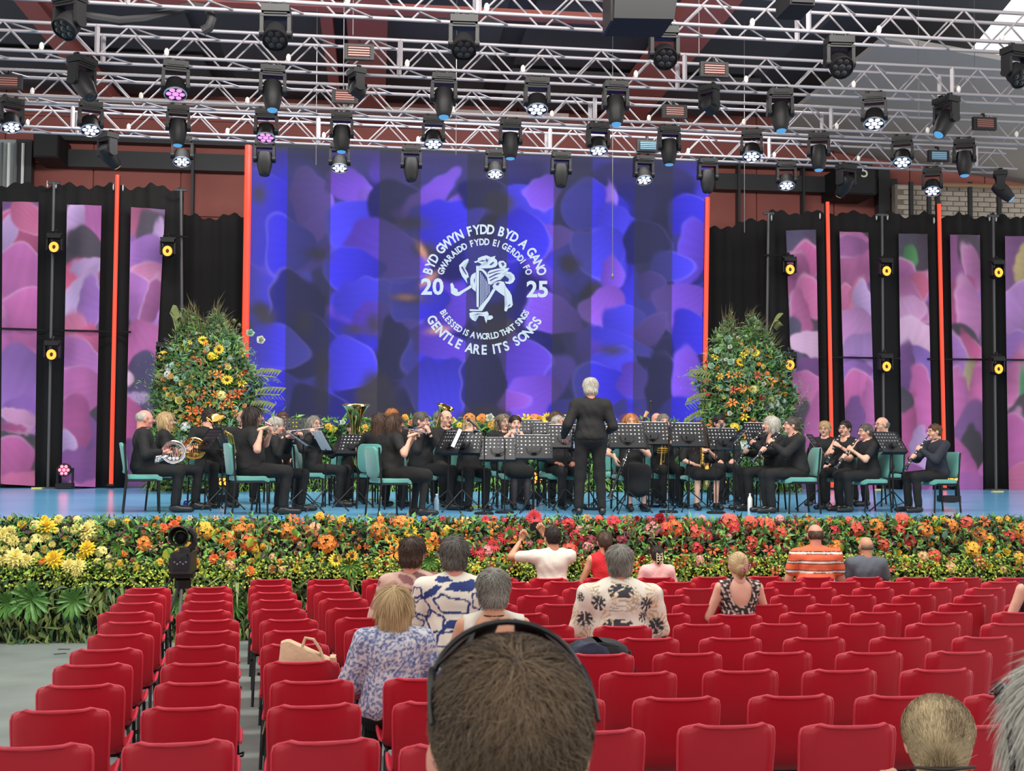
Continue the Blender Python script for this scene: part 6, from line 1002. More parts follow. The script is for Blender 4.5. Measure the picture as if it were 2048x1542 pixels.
# music stands: perforated desk, lip, post, three legs
def desk_mesh():
    b = MB(); W, H = .50, .33; nx_, nz_ = 9, 6; cw, chh = W/nx_, H/nz_
    for i in range(nx_):
        for j in range(nz_):
            cx, cz = -W/2+cw*(i+.5), -H/2+chh*(j+.5); solid = j == 5 and False or (j < 1) or (1 <= j <= 2 and 2 <= i <= 6)
            if solid: b.add([(cx-cw/2, 0, cz-chh/2), (cx+cw/2, 0, cz-chh/2), (cx+cw/2, 0, cz+chh/2), (cx-cw/2, 0, cz+chh/2)], [(0, 1, 2, 3)]); continue
            o = [(1, -1), (1, 0), (1, 1), (0, 1), (-1, 1), (-1, 0), (-1, -1), (0, -1)]; R = .0140; vs = [(cx+a*cw/2, 0, cz+c*chh/2) for a, c in o]+[(cx+R*math.cos(math.atan2(c, a)), 0, cz+R*math.sin(math.atan2(c, a))) for a, c in o]
            b.add(vs, [(k, (k+1) % 8, (k+1) % 8+8, k+8) for k in range(8)])
    b.box((0, .0, -H/2-.003), (W, .012, .006)); b.box((0, .03, -H/2-.006), (W, .06, .004)); 
    for x in (-W/2, W/2): b.box((x, 0, 0), (.005, .012, H))
    b.box((0, 0, H/2), (W, .012, .005)); return b.mesh('desk', [mat('desk_black', (14, 17, 24), .45, spec=.4)], 0)
DESK = desk_mesh(); b = MB(); b.tube([(-.10, -.012, .0), (-.085, -.02, -.06), (-.03, -.03, -.10), (.03, -.03, -.10), (.085, -.02, -.06), (.10, -.012, .0)], .006, 5); b.box((0, -.02, -.06), (.07, .03, .06)); BRKT = b.mesh('bracket', [BLK], 50)
b = MB(); b.tube([(0, 0, .06), (0, 0, .62)], .012, 8); b.tube([(0, 0, .60), (0, 0, 1.0)], .008, 8); b.tube([(0, 0, .58), (0, 0, .62)], .018, 8); b.tube([(0, 0, .28), (0, 0, .31)], .02, 8); SPOST = b.mesh('post', [BLK], 50)
b = MB(); b.tube([(0, 0, .30), (0, .33, .012)], .009, 6); b.tube([(0, .0, .08), (0, .19, .135)], .005, 5); b.ball((0, .33, .012), .013, 6, 4); SLEG = b.mesh('leg', [BLK], 50)
PAPER = mat('sheet_paper', (238, 240, 244), .8, emit=(238, 240, 244), es=0.0)
b = MB(); b.box((-.112, .012, .03), (.215, .003, .30)); b.box((.112, .012, .03), (.215, .003, .30)); SHEET = b.mesh('pages', [PAPER], 0)
def music_stand(px, py, D, az, label, tilt=22, sheet=True, hz=None, w_=1.):
    """az = direction the desk's paper side faces; desk centre seen at px,py"""
    p = P(px, py, D); hz = p.z-STZ; a = math.radians(az); r = empty('music_stand', (p.x, p.y, STZ), -a, label, 'music stand', 'black music stands')
    po = link('post', SPOST, r); po.scale = (1, 1, (hz-.06)/1.0)
    for k in range(3): link('leg', SLEG, r, (0, 0, 0), (0, 0, k*2*PI/3+.4))
    T = (-math.radians(tilt), 0, 0); d = link('desk', DESK, r, (0, .04, hz), T, (w_, 1, 1)); link('bracket', BRKT, r, (0, .03, hz), T)
    if sheet:
        M = Matrix.Translation(r.location) @ Matrix.Rotation(-a, 4, 'Z') @ Matrix.Translation((0, .04, hz)) @ Matrix.Rotation(T[0], 4, 'X'); o = link('sheet_music', SHEET, None); o.location = M.to_translation(); o.rotation_euler = M.to_euler(); tag(o, 'sheet music on the '+label, 'sheet music', 'sheet music')
    return r
def mic_stand(px, pyb, pyt, D, label, boom=None, base=True):
    p = P(px, pyb, D); p.z = STZ; t = P(px, pyt, D); r = empty('microphone_stand', (p.x, D, STZ), 0, label, 'microphone stand'); b = MB(); b.lathe([(.13, 0), (.13, .02), (.11, .03), (.02, .035)], 20); b.build('base', BLK, r)
    H = t.z-STZ; b = MB(); b.tube([(0, 0, .02), (0, 0, H)], .008, 6); b.build('pole', BLK, r); e = V((0, 0, H))
    if boom: q = P(boom[0], boom[1], D+.05)-r.location; b = MB(); b.tube([e, q], .006, 6); b.build('boom', BLK, r); e2 = q; d = (q-e).normalized()
    else: e2 = e; d = V((0, .2, 1)).normalized()
    m = empty('microphone', r.location+e2, 0, 'microphone held on the '+label, 'microphone'); b = MB(); b.tube([V((0, 0, 0)), d*.13], [.011, .014], 8); b.build('barrel', BLK, m); b = MB(); b.ball(d*.14, .024, 8, 6); b.build('grille', mat('mic_grille', (60, 60, 64), .5, .5), m)
# ------------------------------------------------------------------ the band
def hands_for(kind, hm, out):
    """hand targets and instrument placement in the person's own space"""
    mo = hm @ MOUTH; R = hm.to_3x3().normalized()
    if kind == 'flute':
        ax = (R @ V((1, .10, -.10))).normalized(); f_ = R @ V((0, 1, 0)); up = R @ V((0, 0, 1)); pos = mo+f_*.018
        return {'L': (pos+ax*.17+up*(-.01)+f_*.035, (up*.9+ax*.25-f_*.3), -f_*1, 'grip', (-.35, .4, -1)), 'R': (pos+ax*.37-up*.03-f_*.015, (f_*.9+up*.3-ax*.1), V((0, 0, -1))*-1 if False else -up*-1 if False else V((0, 0, -1)), 'press', (.8, .0, -.8))}, (pos, Matrix((up.cross(ax).normalized(), up, ax)).transposed() if False else frame(ax, f_))
    if kind in ('clarinet', 'oboe', 'sopsax'):
        ax = (R @ V((0, .62, -.78))).normalized(); s_ = R @ V((1, 0, 0)); f_ = s_.cross(ax)*-1; pos = mo-ax*.01; q = ax.cross(s_)  # q points away from the player, up
        if q.y < 0: q = -q
        return {'L': (pos+ax*.25+q*.028+s_*.01, (s_*.75+q*.35-ax*.25), -q, 'grip'), 'R': (pos+ax*.41+q*.028-s_*.01, (-s_*.75+q*.35-ax*.25), -q, 'grip')}, (pos, frame(ax, -s_))
    if kind == 'trumpet':
        ax = (R @ V((0, .94, -.34))).normalized(); up = R @ V((0, .3, 1)); s_ = R @ V((1, 0, 0)); pos = mo+ax*.0
        return {'L': (pos+ax*.20-up*.01-s_*.035, (up*.6+s_*.4+ax*.4), s_, 'grip'), 'R': (pos+ax*.21+up*.03+s_*.035, (up*.3-s_*.7+ax*.5), -s_-up*.4, 'grip')}, (pos, frame(ax, s_))
    if kind == 'rest': return {}, None
BANDP = []
ST_ = {}
def player(px, py, D, az, who, label, inst=None, ilab=None, hair='short', hc='grey', chair=True, s=None, ih=None, **kw):
    """px,py = top of the head; az = facing (0 away from the camera, 180 towards it, 90 to the right)"""
    p = P(px, py, D); H = (1.02+.09-.09)+0; crown = 1.313 if not kw.get('stand') else 1.703; lean = kw.get('lean', 0.); s_ = (p.z-STZ)/crown if s is None else s; s_ = max(.88, min(1.13, s_)); a = math.radians(az); hy = .055+math.sin(math.radians(lean))*.62
    x = p.x-math.sin(a)*hy*s_; y = D-math.cos(a)*hy*s_; ln = math.radians(lean)
    hyaw, hp = kw.get('hyaw', 0), kw.get('hpitch', 0); up = V((0, math.sin(ln), math.cos(ln))); Pv = V((0, 0, .94 if kw.get('stand') else .55)); Hd = Pv+up*(.475+.135+kw.get('neck', 0))+V((0, .022, 0)); HM = Matrix.Translation(Hd) @ Matrix.Rotation(-math.radians(hyaw), 4, 'Z') @ Matrix.Rotation(-math.radians(hp), 4, 'X')
    hands = kw.pop('hands', None); pl = None
    if hands is None: hands, pl = hands_for(inst if inst in ('flute', 'clarinet', 'oboe', 'sopsax', 'trumpet') else 'rest', HM, None)
    root, HM, WM, _ = person((x, y), az, label, hair=hair, hc=hc, s=s_, hands=hands, **kw)
    if chair and not kw.get('stand'): teal_chair(x-math.sin(a)*-.0, y, az, 'teal padded chair under '+who, min(1.05, s_))
    if pl:
        o = {'flute': inst_flute, 'clarinet': inst_clarinet, 'oboe': lambda l: inst_clarinet(l), 'sopsax': lambda l: inst_clarinet(l, GOLD, 'clarinet'), 'trumpet': inst_trumpet}[inst](ilab or ('silver flute played by ' if inst == 'flute' else 'black clarinet played by ' if inst == 'clarinet' else 'small silver trumpet played by ')+who); pos, R3 = pl; M = WM.to_3x3().normalized() @ R3; at(o, WM @ pos, M, s_)
    ST_[who] = (root, HM, WM, s_); return root, HM, WM, s_
def place(o, WM, pos, R3, s=1.): return at(o, WM @ V(pos), WM.to_3x3().normalized() @ R3, s)
I3 = Matrix.Identity(3)
# left side
r_, hm, wm, s_ = player(297, 814, 16.3, 78, 'the balding man at far left', 'person with balding white hair and glasses, far left, holding a silver horn', hair='receding', hc='white', glasses=True, top='long', w=1.12, skin='pink', hands={'R': (V((.10, .27, .74)), V((-.6, .7, -.2)), V((0, 0, 1)), 'relaxed'), 'L': (V((-.02, .42, .74)), V((.2, .8, .5)), V((1, 0, 0)), 'grip')})
place(inst_horn('silver french horn on the lap of the balding man at far left', SILV), wm, (-.0, .37, .75), frame((0, 0, 1)) @ Matrix.Rotation(0, 3, 'Z') if False else Matrix.Rotation(math.radians(75), 3, 'Z'), s_)
r_, hm, wm, s_ = player(339, 819, 17.0, 80, 'the blonde horn woman', 'person with blonde bob and glasses, second from left, holding a brass horn', hair='bob', hc='blonde', glasses=True, top='short', female=True, vneck=.05, hands={'R': (V((.08, .30, .78)), V((-.5, .8, 0)), V((0, 0, 1)), 'relaxed'), 'L': (V((-.02, .43, .80)), V((.2, .8, .5)), V((1, 0, 0)), 'grip')})
place(inst_horn('golden french horn on the lap of the blonde horn woman', GOLD), wm, (-.02, .38, .80), Matrix.Rotation(math.radians(80), 3, 'Z'), s_)
r_, hm, wm, s_ = player(424, 812, 17.8, 150, 'the tuba player behind the black desks', 'person in black with short dark hair, partly hidden by a tuba bell and black desks', hair='short', hc='dark', top='short', w=1.1, hyaw=-60, hands={'R': (V((.14, .26, .86)), V((-.5, .5, .6)), V((-1, 0, 0)), 'grip'), 'L': (V((-.12, .26, .80)), V((.5, .5, .6)), V((1, 0, 0)), 'grip')})
q = P(444, 827, 17.5); t = inst_tuba('brass tuba with its bell above the two black desks', .62, GOLD); at(t, (q.x, q.y, q.z-.46), Euler((.45, -.15, 0)).to_matrix(), .62)
player(487, 815, 18.9, 170, 'the half hidden person behind the long-haired flautist', 'person almost hidden behind the long dark-haired flautist, holding a white-looking euphonium', hair='receding', hc='ash', top='long')
player(514, 808, 15.8, 72, 'the long dark-haired flautist', 'person with long dark hair and black top, large at left, playing a flute', 'flute', hair='long', hc='dark', top='short', female=True, w=1.25, nh=1200, lean=4, hyaw=8, tvox=.016)
player(558, 831, 16.6, 76, 'the white-haired flautist', 'person with wavy white hair and red glasses playing a flute beside the dark-haired flautist', 'flute', hair='full', hc='white', glasses=True, top='long', lean=4, w=1.0)
player(567, 819, 18.8, 165, 'the short-haired person behind the white-haired flautist', 'person with short light brown hair looking over the white-haired flautist', hair='short', hc='chestnut', top='long', glasses=True)
player(634, 827, 17.8, 100, 'the grey-haired flautist with glasses', 'person with shoulder-length grey hair, glasses and black cardigan playing a flute, knees apart', 'flute', hair='long', hc='grey', glasses=True, top='long', female=True, hyaw=40, vneck=.06)
r_, hm, wm, s_ = player(706, 838, 18.9, 172, 'the tuba player hidden by a large bell', 'person in black hidden behind the big gold tuba in the second row', hair='short', hc='brown', top='long', hands={'R': (V((.12, .26, .92)), V((-.5, .4, .6)), V((-1, 0, 0)), 'grip'), 'L': (V((-.12, .30, .86)), V((.5, .4, .6)), V((1, 0, 0)), 'grip')})
q = P(712, 812, 18.5); t = inst_tuba('large gold tuba with wide upright bell, left of centre', 1.0, GOLD); at(t, (q.x, q.y, q.z-.71), Euler((.10, 0, 0)).to_matrix(), 1.0)
player(764, 822, 17.3, 30, 'the brown-haired woman turned away', 'person with straight shoulder-length brown hair and black top seen from behind', hair='long', hc='brown', top='short', female=True, hands={'L': (V((-.25, .30, .98)), V((.3, .5, .8)), V((1, 0, 0)), 'relaxed'), 'R': (V((.1, .3, .98)), V((-.3, .6, .7)), V((-1, 0, 0)), 'grip')})
player(785, 808, 18.7, 175, 'the strawberry-blonde person at the back', 'person with short strawberry-blonde hair in the back row above two brown-haired women', hair='full', hc='red', top='long', skin='pink')
player(797, 823, 15.5, 68, 'the brown-haired woman in the black dress', 'person with long dark brown hair and short-sleeved black dress playing a small flute', 'flute', 'cream-coloured piccolo played by the woman in the black dress', hair='long', hc='brown', top='short', bottom='skirt', female=True, w=1.08, nh=1200, lean=6, hyaw=2, tights=mat('black_tights', (22, 22, 24), .8))
player(849, 820, 16.95, 95, 'the short-haired flautist with glasses', 'person with short grey-brown hair, glasses and black cardigan playing a flute left of centre', 'flute', hair='full', hc='darkgrey', glasses=True, top='long', w=1.18, hyaw=25, vneck=.06)
r_, hm, wm, s_ = player(882, 818, 19.2, 178, 'the euphonium player at the back', 'person with grey hair at the back, face half hidden by a raised brass bell', hair='full', hc='grey', glasses=True, top='long')
q = P(862, 812, 18.9); t = inst_tuba('brass euphonium with tilted upright bell, behind the flautist with glasses', .68, GOLD); at(t, (q.x+.06, q.y, q.z-.46), Euler((.25, .35, 0)).to_matrix(), .68)
player(894, 815, 18.2, 172, 'the balding bearded man with glasses', 'person with thin fair hair and glasses playing a dark pipe in the back row', 'clarinet', hair='receding', hc='ash', glasses=True, top='long', hyaw=-20)
player(941, 832, 17.0, 168, 'the blonde woman with glasses at the boom microphone', 'person with wavy blonde hair and glasses, in wide black trousers, playing a small trumpet', 'trumpet', 'small silver cornet played by the woman at the boom microphone', hair='long', hc='dirtyblonde', glasses=True, top='short', female=True, w=1.12, hpitch=-12, vneck=.05)
player(1008, 824, 18.8, 165, 'the fair-haired woman right of the blonde cornet player', 'person with long light brown hair looking sideways in the back row, black blouse', hair='long', hc='ash', top='short', female=True, hyaw=-15)
player(1032, 826, 17.3, 176, 'the woman in tights', 'person with dark tied-back hair in black short skirt and sheer tights playing a small trumpet', 'trumpet', 'small trumpet played by the woman in tights', hair='bun', hc='dark', top='elbow', bottom='skirt', female=True, leg_spread=-.03, vneck=.05, bm_=mat('black_skirt', (17, 17, 19), .9), tights=mat('sheer_tights', (70, 58, 58), .5))
player(1113, 818, 19.0, 178, 'the long-haired person at the back by the conductor', 'person with long light brown hair in the back row just left of the conductor', hair='long', hc='chestnut', top='long', female=True)
player(1119, 827, 17.5, 165, 'the white-haired man left of the conductor', 'person with white hair and ruddy face in black, seated just left of the conductor', hair='full', hc='white', top='long', skin='pink', hpitch=-18, w=1.1, glasses=True)
# conductor
r_, hm, wm, s_ = player(1180, 753, 15.75, 2, 'the conductor', 'person conducting, standing with his back to us, white hair, black shirt and trousers', hair='full', hc='white', top='long', stand=True, w=1.16, tvox=.014, vox=.016, nh=2600, skin='pink', hwid=.004, hands={'L': (V((-.29, .20, .93)), V((.35, .8, -.3)), V((0, .1, -1)), 'relaxed', (-.25, -1, -.3)), 'R': (V((.24, .26, 1.05)), V((-.2, .9, .3)), V((0, 0, -1)), 'grip', (.3, -1, -.5))})
# right of the conductor
r_, hm, wm, s_ = player(1262, 822, 16.9, 180, 'the strawberry-blonde woman with the bass clarinet', 'person with straight strawberry-blonde hair and long black skirt behind a desk', hair='long', hc='red', top='short', bottom='long_skirt', female=True, vneck=0, bm_=mat('black_skirt'), leg_spread=-.03, hands={'R': (V((.25, .32, .62)), V((-.2, .3, -.9)), V((-1, 0, 0)), 'relaxed'), 'L': (V((.02, .30, .84)), V((.7, .4, .1)), V((0, -1, 0)), 'grip')})
place(inst_clarinet('black bass clarinet held low by the strawberry-blonde woman', None, 'clarinet', .8), wm, (.02, .33, 1.02), frame((.36, .1, -.9)), s_*1.15)
r_, hm, wm, s_ = player(1315, 815, 19.2, 178, 'the bald person behind the trumpeter', 'person with bald pink head in the back row beside a raised bassoon', hair='none', hc='ash', top='long', skin='pink')
q = P(1296, 828, 19.0); bs = inst_bassoon('maroon bassoon with pale bell ring pointing up beside the bald head'); at(bs, (q.x-.33, q.y, q.z-.55), Euler((0, .50, 0)).to_matrix(), .95)
player(1328, 823, 17.9, 178, 'the crop-haired woman holding a trumpet', 'person with cropped grey hair and V-neck top holding a trumpet downwards', hair='short', hc='grey', top='short', female=True, vneck=.08, hands={'R': (V((.08, .28, .90)), V((-.7, .5, 0)), V((0, 0, -1)), 'grip'), 'L': (V((-.06, .28, .90)), V((.7, .5, 0)), V((0, 0, -1)), 'grip')})
r_, hm, wm, s_ = ST_['the crop-haired woman holding a trumpet']; place(inst_trumpet('gold trumpet held bell down by the crop-haired woman', GOLD), wm, (.04, .30, .98), frame((.1, .1, -1)), s_)
r_, hm, wm, s_ = player(1398, 836, 17.2, 178, 'the saxophonist with bare knees', 'person in a black dress with bare knees holding a saxophone behind a desk', hair='long', hc='chestnut', top='elbow', bottom='skirt', female=True, hpitch=-25, bm_=mat('black_skirt'), leg_spread=.02, hands={'R': (V((.04, .30, .62)), V((-.5, .6, -.1)), V((0, -.2, -1)), 'grip'), 'L': (V((-.02, .28, .86)), V((.6, .6, .1)), V((0, -.2, -1)), 'grip')})
place(inst_sax('tall gold saxophone in front of the player with bare knees', 1.), wm, (.0, .20, 1.12), Matrix.Rotation(PI, 3, 'Z') @ frame((0, -.18, -1), (0, 1, 0)) @ Matrix.Rotation(0, 3, 'Z'), s_*.98)
r_, hm, wm, s_ = player(1441, 826, 18.9, 178, 'the dark-haired person with glasses by the right flower tower', 'person with curly dark hair and glasses in front of the right flower tower', hair='full', hc='dark', glasses=True, top='long')
r_, hm, wm, s_ = player(1536, 827, 16.7, 268, 'the white bob woman with clarinet', 'person with white bob, black cardigan and open neck playing a clarinet, facing left', 'clarinet', hair='bob', hc='white', top='long', female=True, lean=5, vneck=.07, w=1.05)
player(1577, 828, 16.1, 270, 'the grey-haired man with glasses and clarinet', 'person with grey hair, glasses and black shirt playing clarinet on a front chair', 'clarinet', hair='short', hc='darkgrey', glasses=True, top='long', w=1.1, lean=7, nh=1400, hpitch=-6)
player(1648, 839, 18.2, 215, 'the elderly woman with curly fair hair', 'person with curled pale blonde hair and glasses behind a tilted black desk', hair='full', hc='blonde', glasses=True, top='long', female=True)
player(1687, 837, 17.1, 232, 'the young woman with round glasses', 'person with dark hair tied up, round glasses and sleeveless black dress playing a clarinet', 'clarinet', hair='bun', hc='dark', glasses=True, top='none', female=True, hpitch=-4)
player(1726, 843, 16.4, 262, 'the short grey-haired woman in a black polo', 'person with cropped grey hair, glasses and black polo shirt playing a clarinet', 'clarinet', hair='short', hc='darkgrey', glasses=True, top='short', w=1.15, lean=4)
player(1759, 829, 18.0, 255, 'the balding man with glasses at the right', 'person with bald crown, grey sides and glasses playing a clarinet behind the others at right', 'clarinet', hair='ring', hc='grey', glasses=True, top='long')
player(1864, 843, 16.3, 262, 'the clarinettist farthest right', 'person with short brown hair and glasses in dark blue-black shirt, farthest right on the stage', 'clarinet', hair='short', hc='chestnut', glasses=True, top='long', tm=mat('navy_shirt', (34, 38, 50), .8, bump=.5, bs=14), w=1.1, lean=3)
# empty chairs seen between the players
for px, D, az, lab in [(690, 19.5, 175, 'empty teal padded chair left of the large tuba'), (1110, 16.5+2.2, 170, 'teal padded chair in the back row left of the conductor'), (1230, 19.4, 180, 'teal padded chair in the back row right of the conductor')]:
    p = P(px, 900, D); teal_chair(p.x, D, az, lab)
for a in [(412, 878, 16.9, 62, 'black desk with lit sheet edges left of the tuba bell', 35, True), (446, 872, 17.0, 250, 'dark desk directly below the small tuba bell', 20, False), (607, 880, 16.3, 262, 'leaning desk in front of the white-haired flautist', 55, True), (652, 884, 16.6, 250, 'dark desk with white page edges in front of the grey-haired flautist', 30, True), (707, 888, 17.6, 20, 'perforated desk below the large tuba', 35, True), (897, 884, 16.3, 55, 'perforated desk in front of the short-haired flautist', 30, True), (925, 884, 16.4, 20, 'perforated desk with a white folder left of the blonde cornet player', 30, True), (996, 897, 16.3, 10, 'low perforated desk right of the round-base microphone stands', 28, True), (1068, 893, 16.2, 4, 'wide perforated desk in front of the woman in tights', 22, True), (1050, 861, 18.0, 5, 'small dark desk behind the woman in tights', 20, True), (1098, 866, 17.9, 2, 'small desk beside the white-haired man', 20, True), (1130, 872, 16.9, 2, 'narrow desk touching the conductor at his left', 20, True), (1208, 870, 17.4, 0, 'perforated desk just right of the conductor', 20, True), (1256, 871, 16.1, -2, 'wide perforated desk in front of the strawberry-blonde woman', 18, True), (1306, 866, 17.3, -3, 'perforated desk in front of the crop-haired woman', 18, True), (1378, 869, 16.5, -5, 'wide perforated desk in front of the saxophonist', 18, True), (1450, 878, 17.2, -10, 'perforated desk under the dark-haired person with glasses', 22, True), (1468, 874, 16.5, 100, 'steeply tilted dark desk in front of the white bob woman', 45, True), (1520, 866, 18.2, -20, 'small desk behind the two left-facing clarinettists', 20, True), (1637, 888, 16.9, -60, 'tilted desk behind the grey-haired man with clarinet', 35, True), (1785, 884, 16.2, -25, 'perforated desk left of the clarinettist farthest right', 35, True), (585, 856, 18.3, 0, 'plain desk behind the white-haired flautist', 15, False), (1178, 880, 16.6, 180, 'desk standing in front of the conductor', 25, True)]:
    px, py, D, az, lab, tl, sh = a; music_stand(px, py, D, az, lab, tl, sh)
q = P(913, 876, 16.2); b = MB(); b.box((0, 0, 0), (.05, .012, .26), Matrix.Rotation(.42, 3, 'Y')); tag(b.build('folder', PAPER, None, 0, loc=q), 'white folder leaning on a perforated desk left of the cornet player', 'folder')
mic_stand(968, 1026, 868, 15.85, 'round-base stand left of the wide perforated desk', (952, 853)); mic_stand(1009, 1018, 885, 16.1, 'round-base stand in front of the low perforated desk', (1002, 860)); mic_stand(1337, 1020, 872, 16.2, 'round-base stand in front of the crop-haired woman', (1342, 862)); mic_stand(1432, 1028, 880, 16.0, 'round-base stand right of the saxophonist', (1437, 866)); mic_stand(1187, 1018, 890, 16.9, 'round-base stand between the conductor legs'); mic_stand(1302, 1006, 822, 17.6, 'slim stand rising beside the bassoon')
# bottles, can, shoes of light: small things on the stage floor
def bottle(px, py, D, m, label, h=.24, cat='bottle', r0=.034):
    p = P(px, py, D); r = empty('bottle' if cat == 'bottle' else 'drink_can', (p.x, D, STZ), 0, label, cat); b = MB(); b.lathe([(r0*.9, 0), (r0, .01), (r0, h*.68), (r0*.8, h*.78), (.013, h*.88), (.013, h*.93)], 14); b.build('body', m, r)
    b = MB(); b.lathe([(.015, h*.93), (.015, h)], 10); b.build('cap', WHITE, r)
bottle(873, 1018, 16.0, mat('clear_plastic', (200, 225, 235), .1, trans=.7), 'clear plastic water bottle among the legs left of centre', .26)
bottle(1500, 1016, 16.3, mat('white_bottle', (225, 225, 215), .4), 'white water bottle in front of the white bob woman', .26)
bottle(371, 1015, 16.9, mat('blue_can', (40, 50, 130), .3, .5), 'blue drink can at the feet of the blonde horn woman', .14, 'can')
def par(px, py, D, m, label, h=.5, col_=None, z=None):
    p = P(px, py, D); r = empty('floor_light', (p.x, D, STZ), 0, label, 'stage light'); hh = max(.12, p.z-STZ); b = MB(); b.box((0, .1, .06), (.30, .25, .10)); b.box((-.14, .1, hh*.6), (.03, .08, hh)); b.box((.14, .1, hh*.6), (.03, .08, hh)); b.build('base', FIX, r, 0)
    b = MB(); b.lathe([(.09, .16), (.125, .10), (.13, 0)], 16, Matrix.Translation((0, 0, hh)) @ Matrix.Rotation(-PI/2, 4, 'X')); b.build('head', FIX, r); b = MB()
    b.ball((0, -.01, hh), (.035, .02, .035), 8, 4)
    for k in range(6): b.ball((.075*math.cos(k*PI/3), -.01, hh+.075*math.sin(k*PI/3)), (.032, .02, .032), 8, 4)
    b.build('lens', m, r)
LRED = lens_mat('lens_red', (255, 90, 110), 5.); LYEL = lens_mat('lens_yellow', (255, 200, 60), 2.5)
par(128, 940, 24.0, LRED, 'red glowing floor light at the foot of the left banners'); par(686, 948, 20.0, LRED, 'red glowing floor light left of the large tuba'); par(447, 958, 19.0, LO, 'orange glowing floor light behind the left desks'); par(1073, 956, 20.0, LO, 'orange glowing floor light behind the woman in tights'); par(1440, 964, 19.6, LYEL, 'yellow glowing floor light behind the saxophonist'); par(1903, 958, 19.0, LO, 'orange glowing floor light behind the chair farthest right')
for px, py, lab in [(85, 976, 'left of the red floor light'), (752, 1000, 'between the chair legs left of centre'), (948, 1015, 'by the round microphone base'), (1735, 978, 'behind the black polo player'), (1995, 984, 'under the rightmost pole')]:
    p = PZ(px, py, STZ); b = MB(); b.box((0, 0, .012), (.24, .08, .024), Matrix.Rotation(.2, 3, 'Z')); tag(b.build('yellow_marker', mat('yellow_tape', (228, 214, 90), .6), None, 0, loc=(p.x, min(p.y, 24.2), STZ)), 'small yellow plug board on the stage floor '+lab, 'plug')
# cables on the stage floor
for i, pts in enumerate([[(470, 1000), (500, 1018), (560, 1012), (600, 1004)], [(200, 975), (150, 978), (100, 976)], [(1340, 1010), (1380, 1016), (1440, 1012), (1470, 1020)]]):
    b = MB(); b.tube([PZ(x, y, STZ+.006) for x, y in pts], .006, 5); tag(b.build('floor_cable', mat('cable_grey', (190, 196, 200), .5) if i == 0 else BLK), ['pale cable on the stage floor under the long dark-haired flautist', 'black cable on the stage floor by the left banners', 'black cable on the stage floor near the white bottle'][i], 'cable')
# ------------------------------------------------------------------ audience
def seated(px, py, D, label, az=0, s=None, floor=None, **kw):
    p = P(px, py, D); fz = floor_z(D) if floor is None else floor; crown = 1.313 if not kw.get('stand') else 1.703; s_ = (p.z-fz)/crown if s is None else s; a = math.radians(az); ln = math.radians(kw.get('lean', 0)); hy = .055+math.sin(ln)*.62
    x = p.x-math.sin(a)*hy*s_; y = D-math.cos(a)*hy*s_
    if kw.get('stand') is None: kw.setdefault('vox', .0165)
    root, HM, WM, tpm = person((x, y), az, label, s=s_, floor=fz, group=None, **kw); print('AUD', px, round(s_, 3), round(x, 2), round(y, 2)); return root, HM, WM, tpm, s_
def paint(tpm, fn, m):
    me, v = tpm; c = np.clip(fn(v), 0, 1); at_ = me.color_attributes.new('Col', 'FLOAT_COLOR', 'POINT'); at_.data.foreach_set('color', np.concatenate([c, np.ones((len(v), 1))], 1).astype(np.float32).ravel()); me.materials.clear(); me.materials.append(m)
def lc(c): return np.array(lin(c)[:3])
PRINT = mat('printed_cotton', rough=.85, attr='base', bump=.35, bs=12)
def monstera(v):
    C = np.tile(lc((232, 224, 208)), (len(v), 1)); x = v[:, 0]+v[:, 1]*.35*np.tanh(v[:, 0]*18); z = v[:, 2]; r_ = random.Random(11)
    def leaf(cx, cz, R, a, col, slits=True):
        dx, dz = x-cx, z-cz; u = dx*math.cos(a)+dz*math.sin(a); w_ = -dx*math.sin(a)+dz*math.cos(a); r = np.hypot(u, w_)/R; th = np.arctan2(w_, u); edge = .62+.38*np.cos(th*.5)**2; m = (r < edge); 
        if slits: m &= ~((np.sin(th*8) > .45) & (r > .42)) & (np.abs(w_/R) > .03)
        C[m] = lc(col)
    def palm(cx, cz, R, a, col):
        dx, dz = x-cx, z-cz; r = np.hypot(dx, dz)/R; th = np.arctan2(dz, dx)-a; m = (r < 1) & (np.abs(np.angle(np.exp(1j*th))) < 1.6) & (np.sin(th*15) > .45); C[m] = lc(col)
    for cx, cz in [(-.2, .6), (-.05, .66), (.12, .6), (.25, .72), (-.28, .82), (-.02, .90), (.14, .84), (.30, .56), (-.12, .76), (.05, 1.0), (-.22, .98), (.24, .96)]: palm(cx, cz, .10, r_.uniform(0, 6), (206, 176, 132)); palm(cx+.05, cz-.06, .075, r_.uniform(0, 6), (170, 164, 150))
    for cx, cz, R in [(0, .985, .06), (-.115, .90, .07), (.145, .89, .065), (-.02, .73, .085), (-.235, .78, .07), (.235, .73, .075), (.12, .80, .05), (-.2, .62, .05), (.06, .58, .06), (.32, .62, .05), (-.26, .93, .04)]: leaf(cx, cz, R*.98, r_.uniform(-2.2, -.9), (62, 60, 66))
    return C
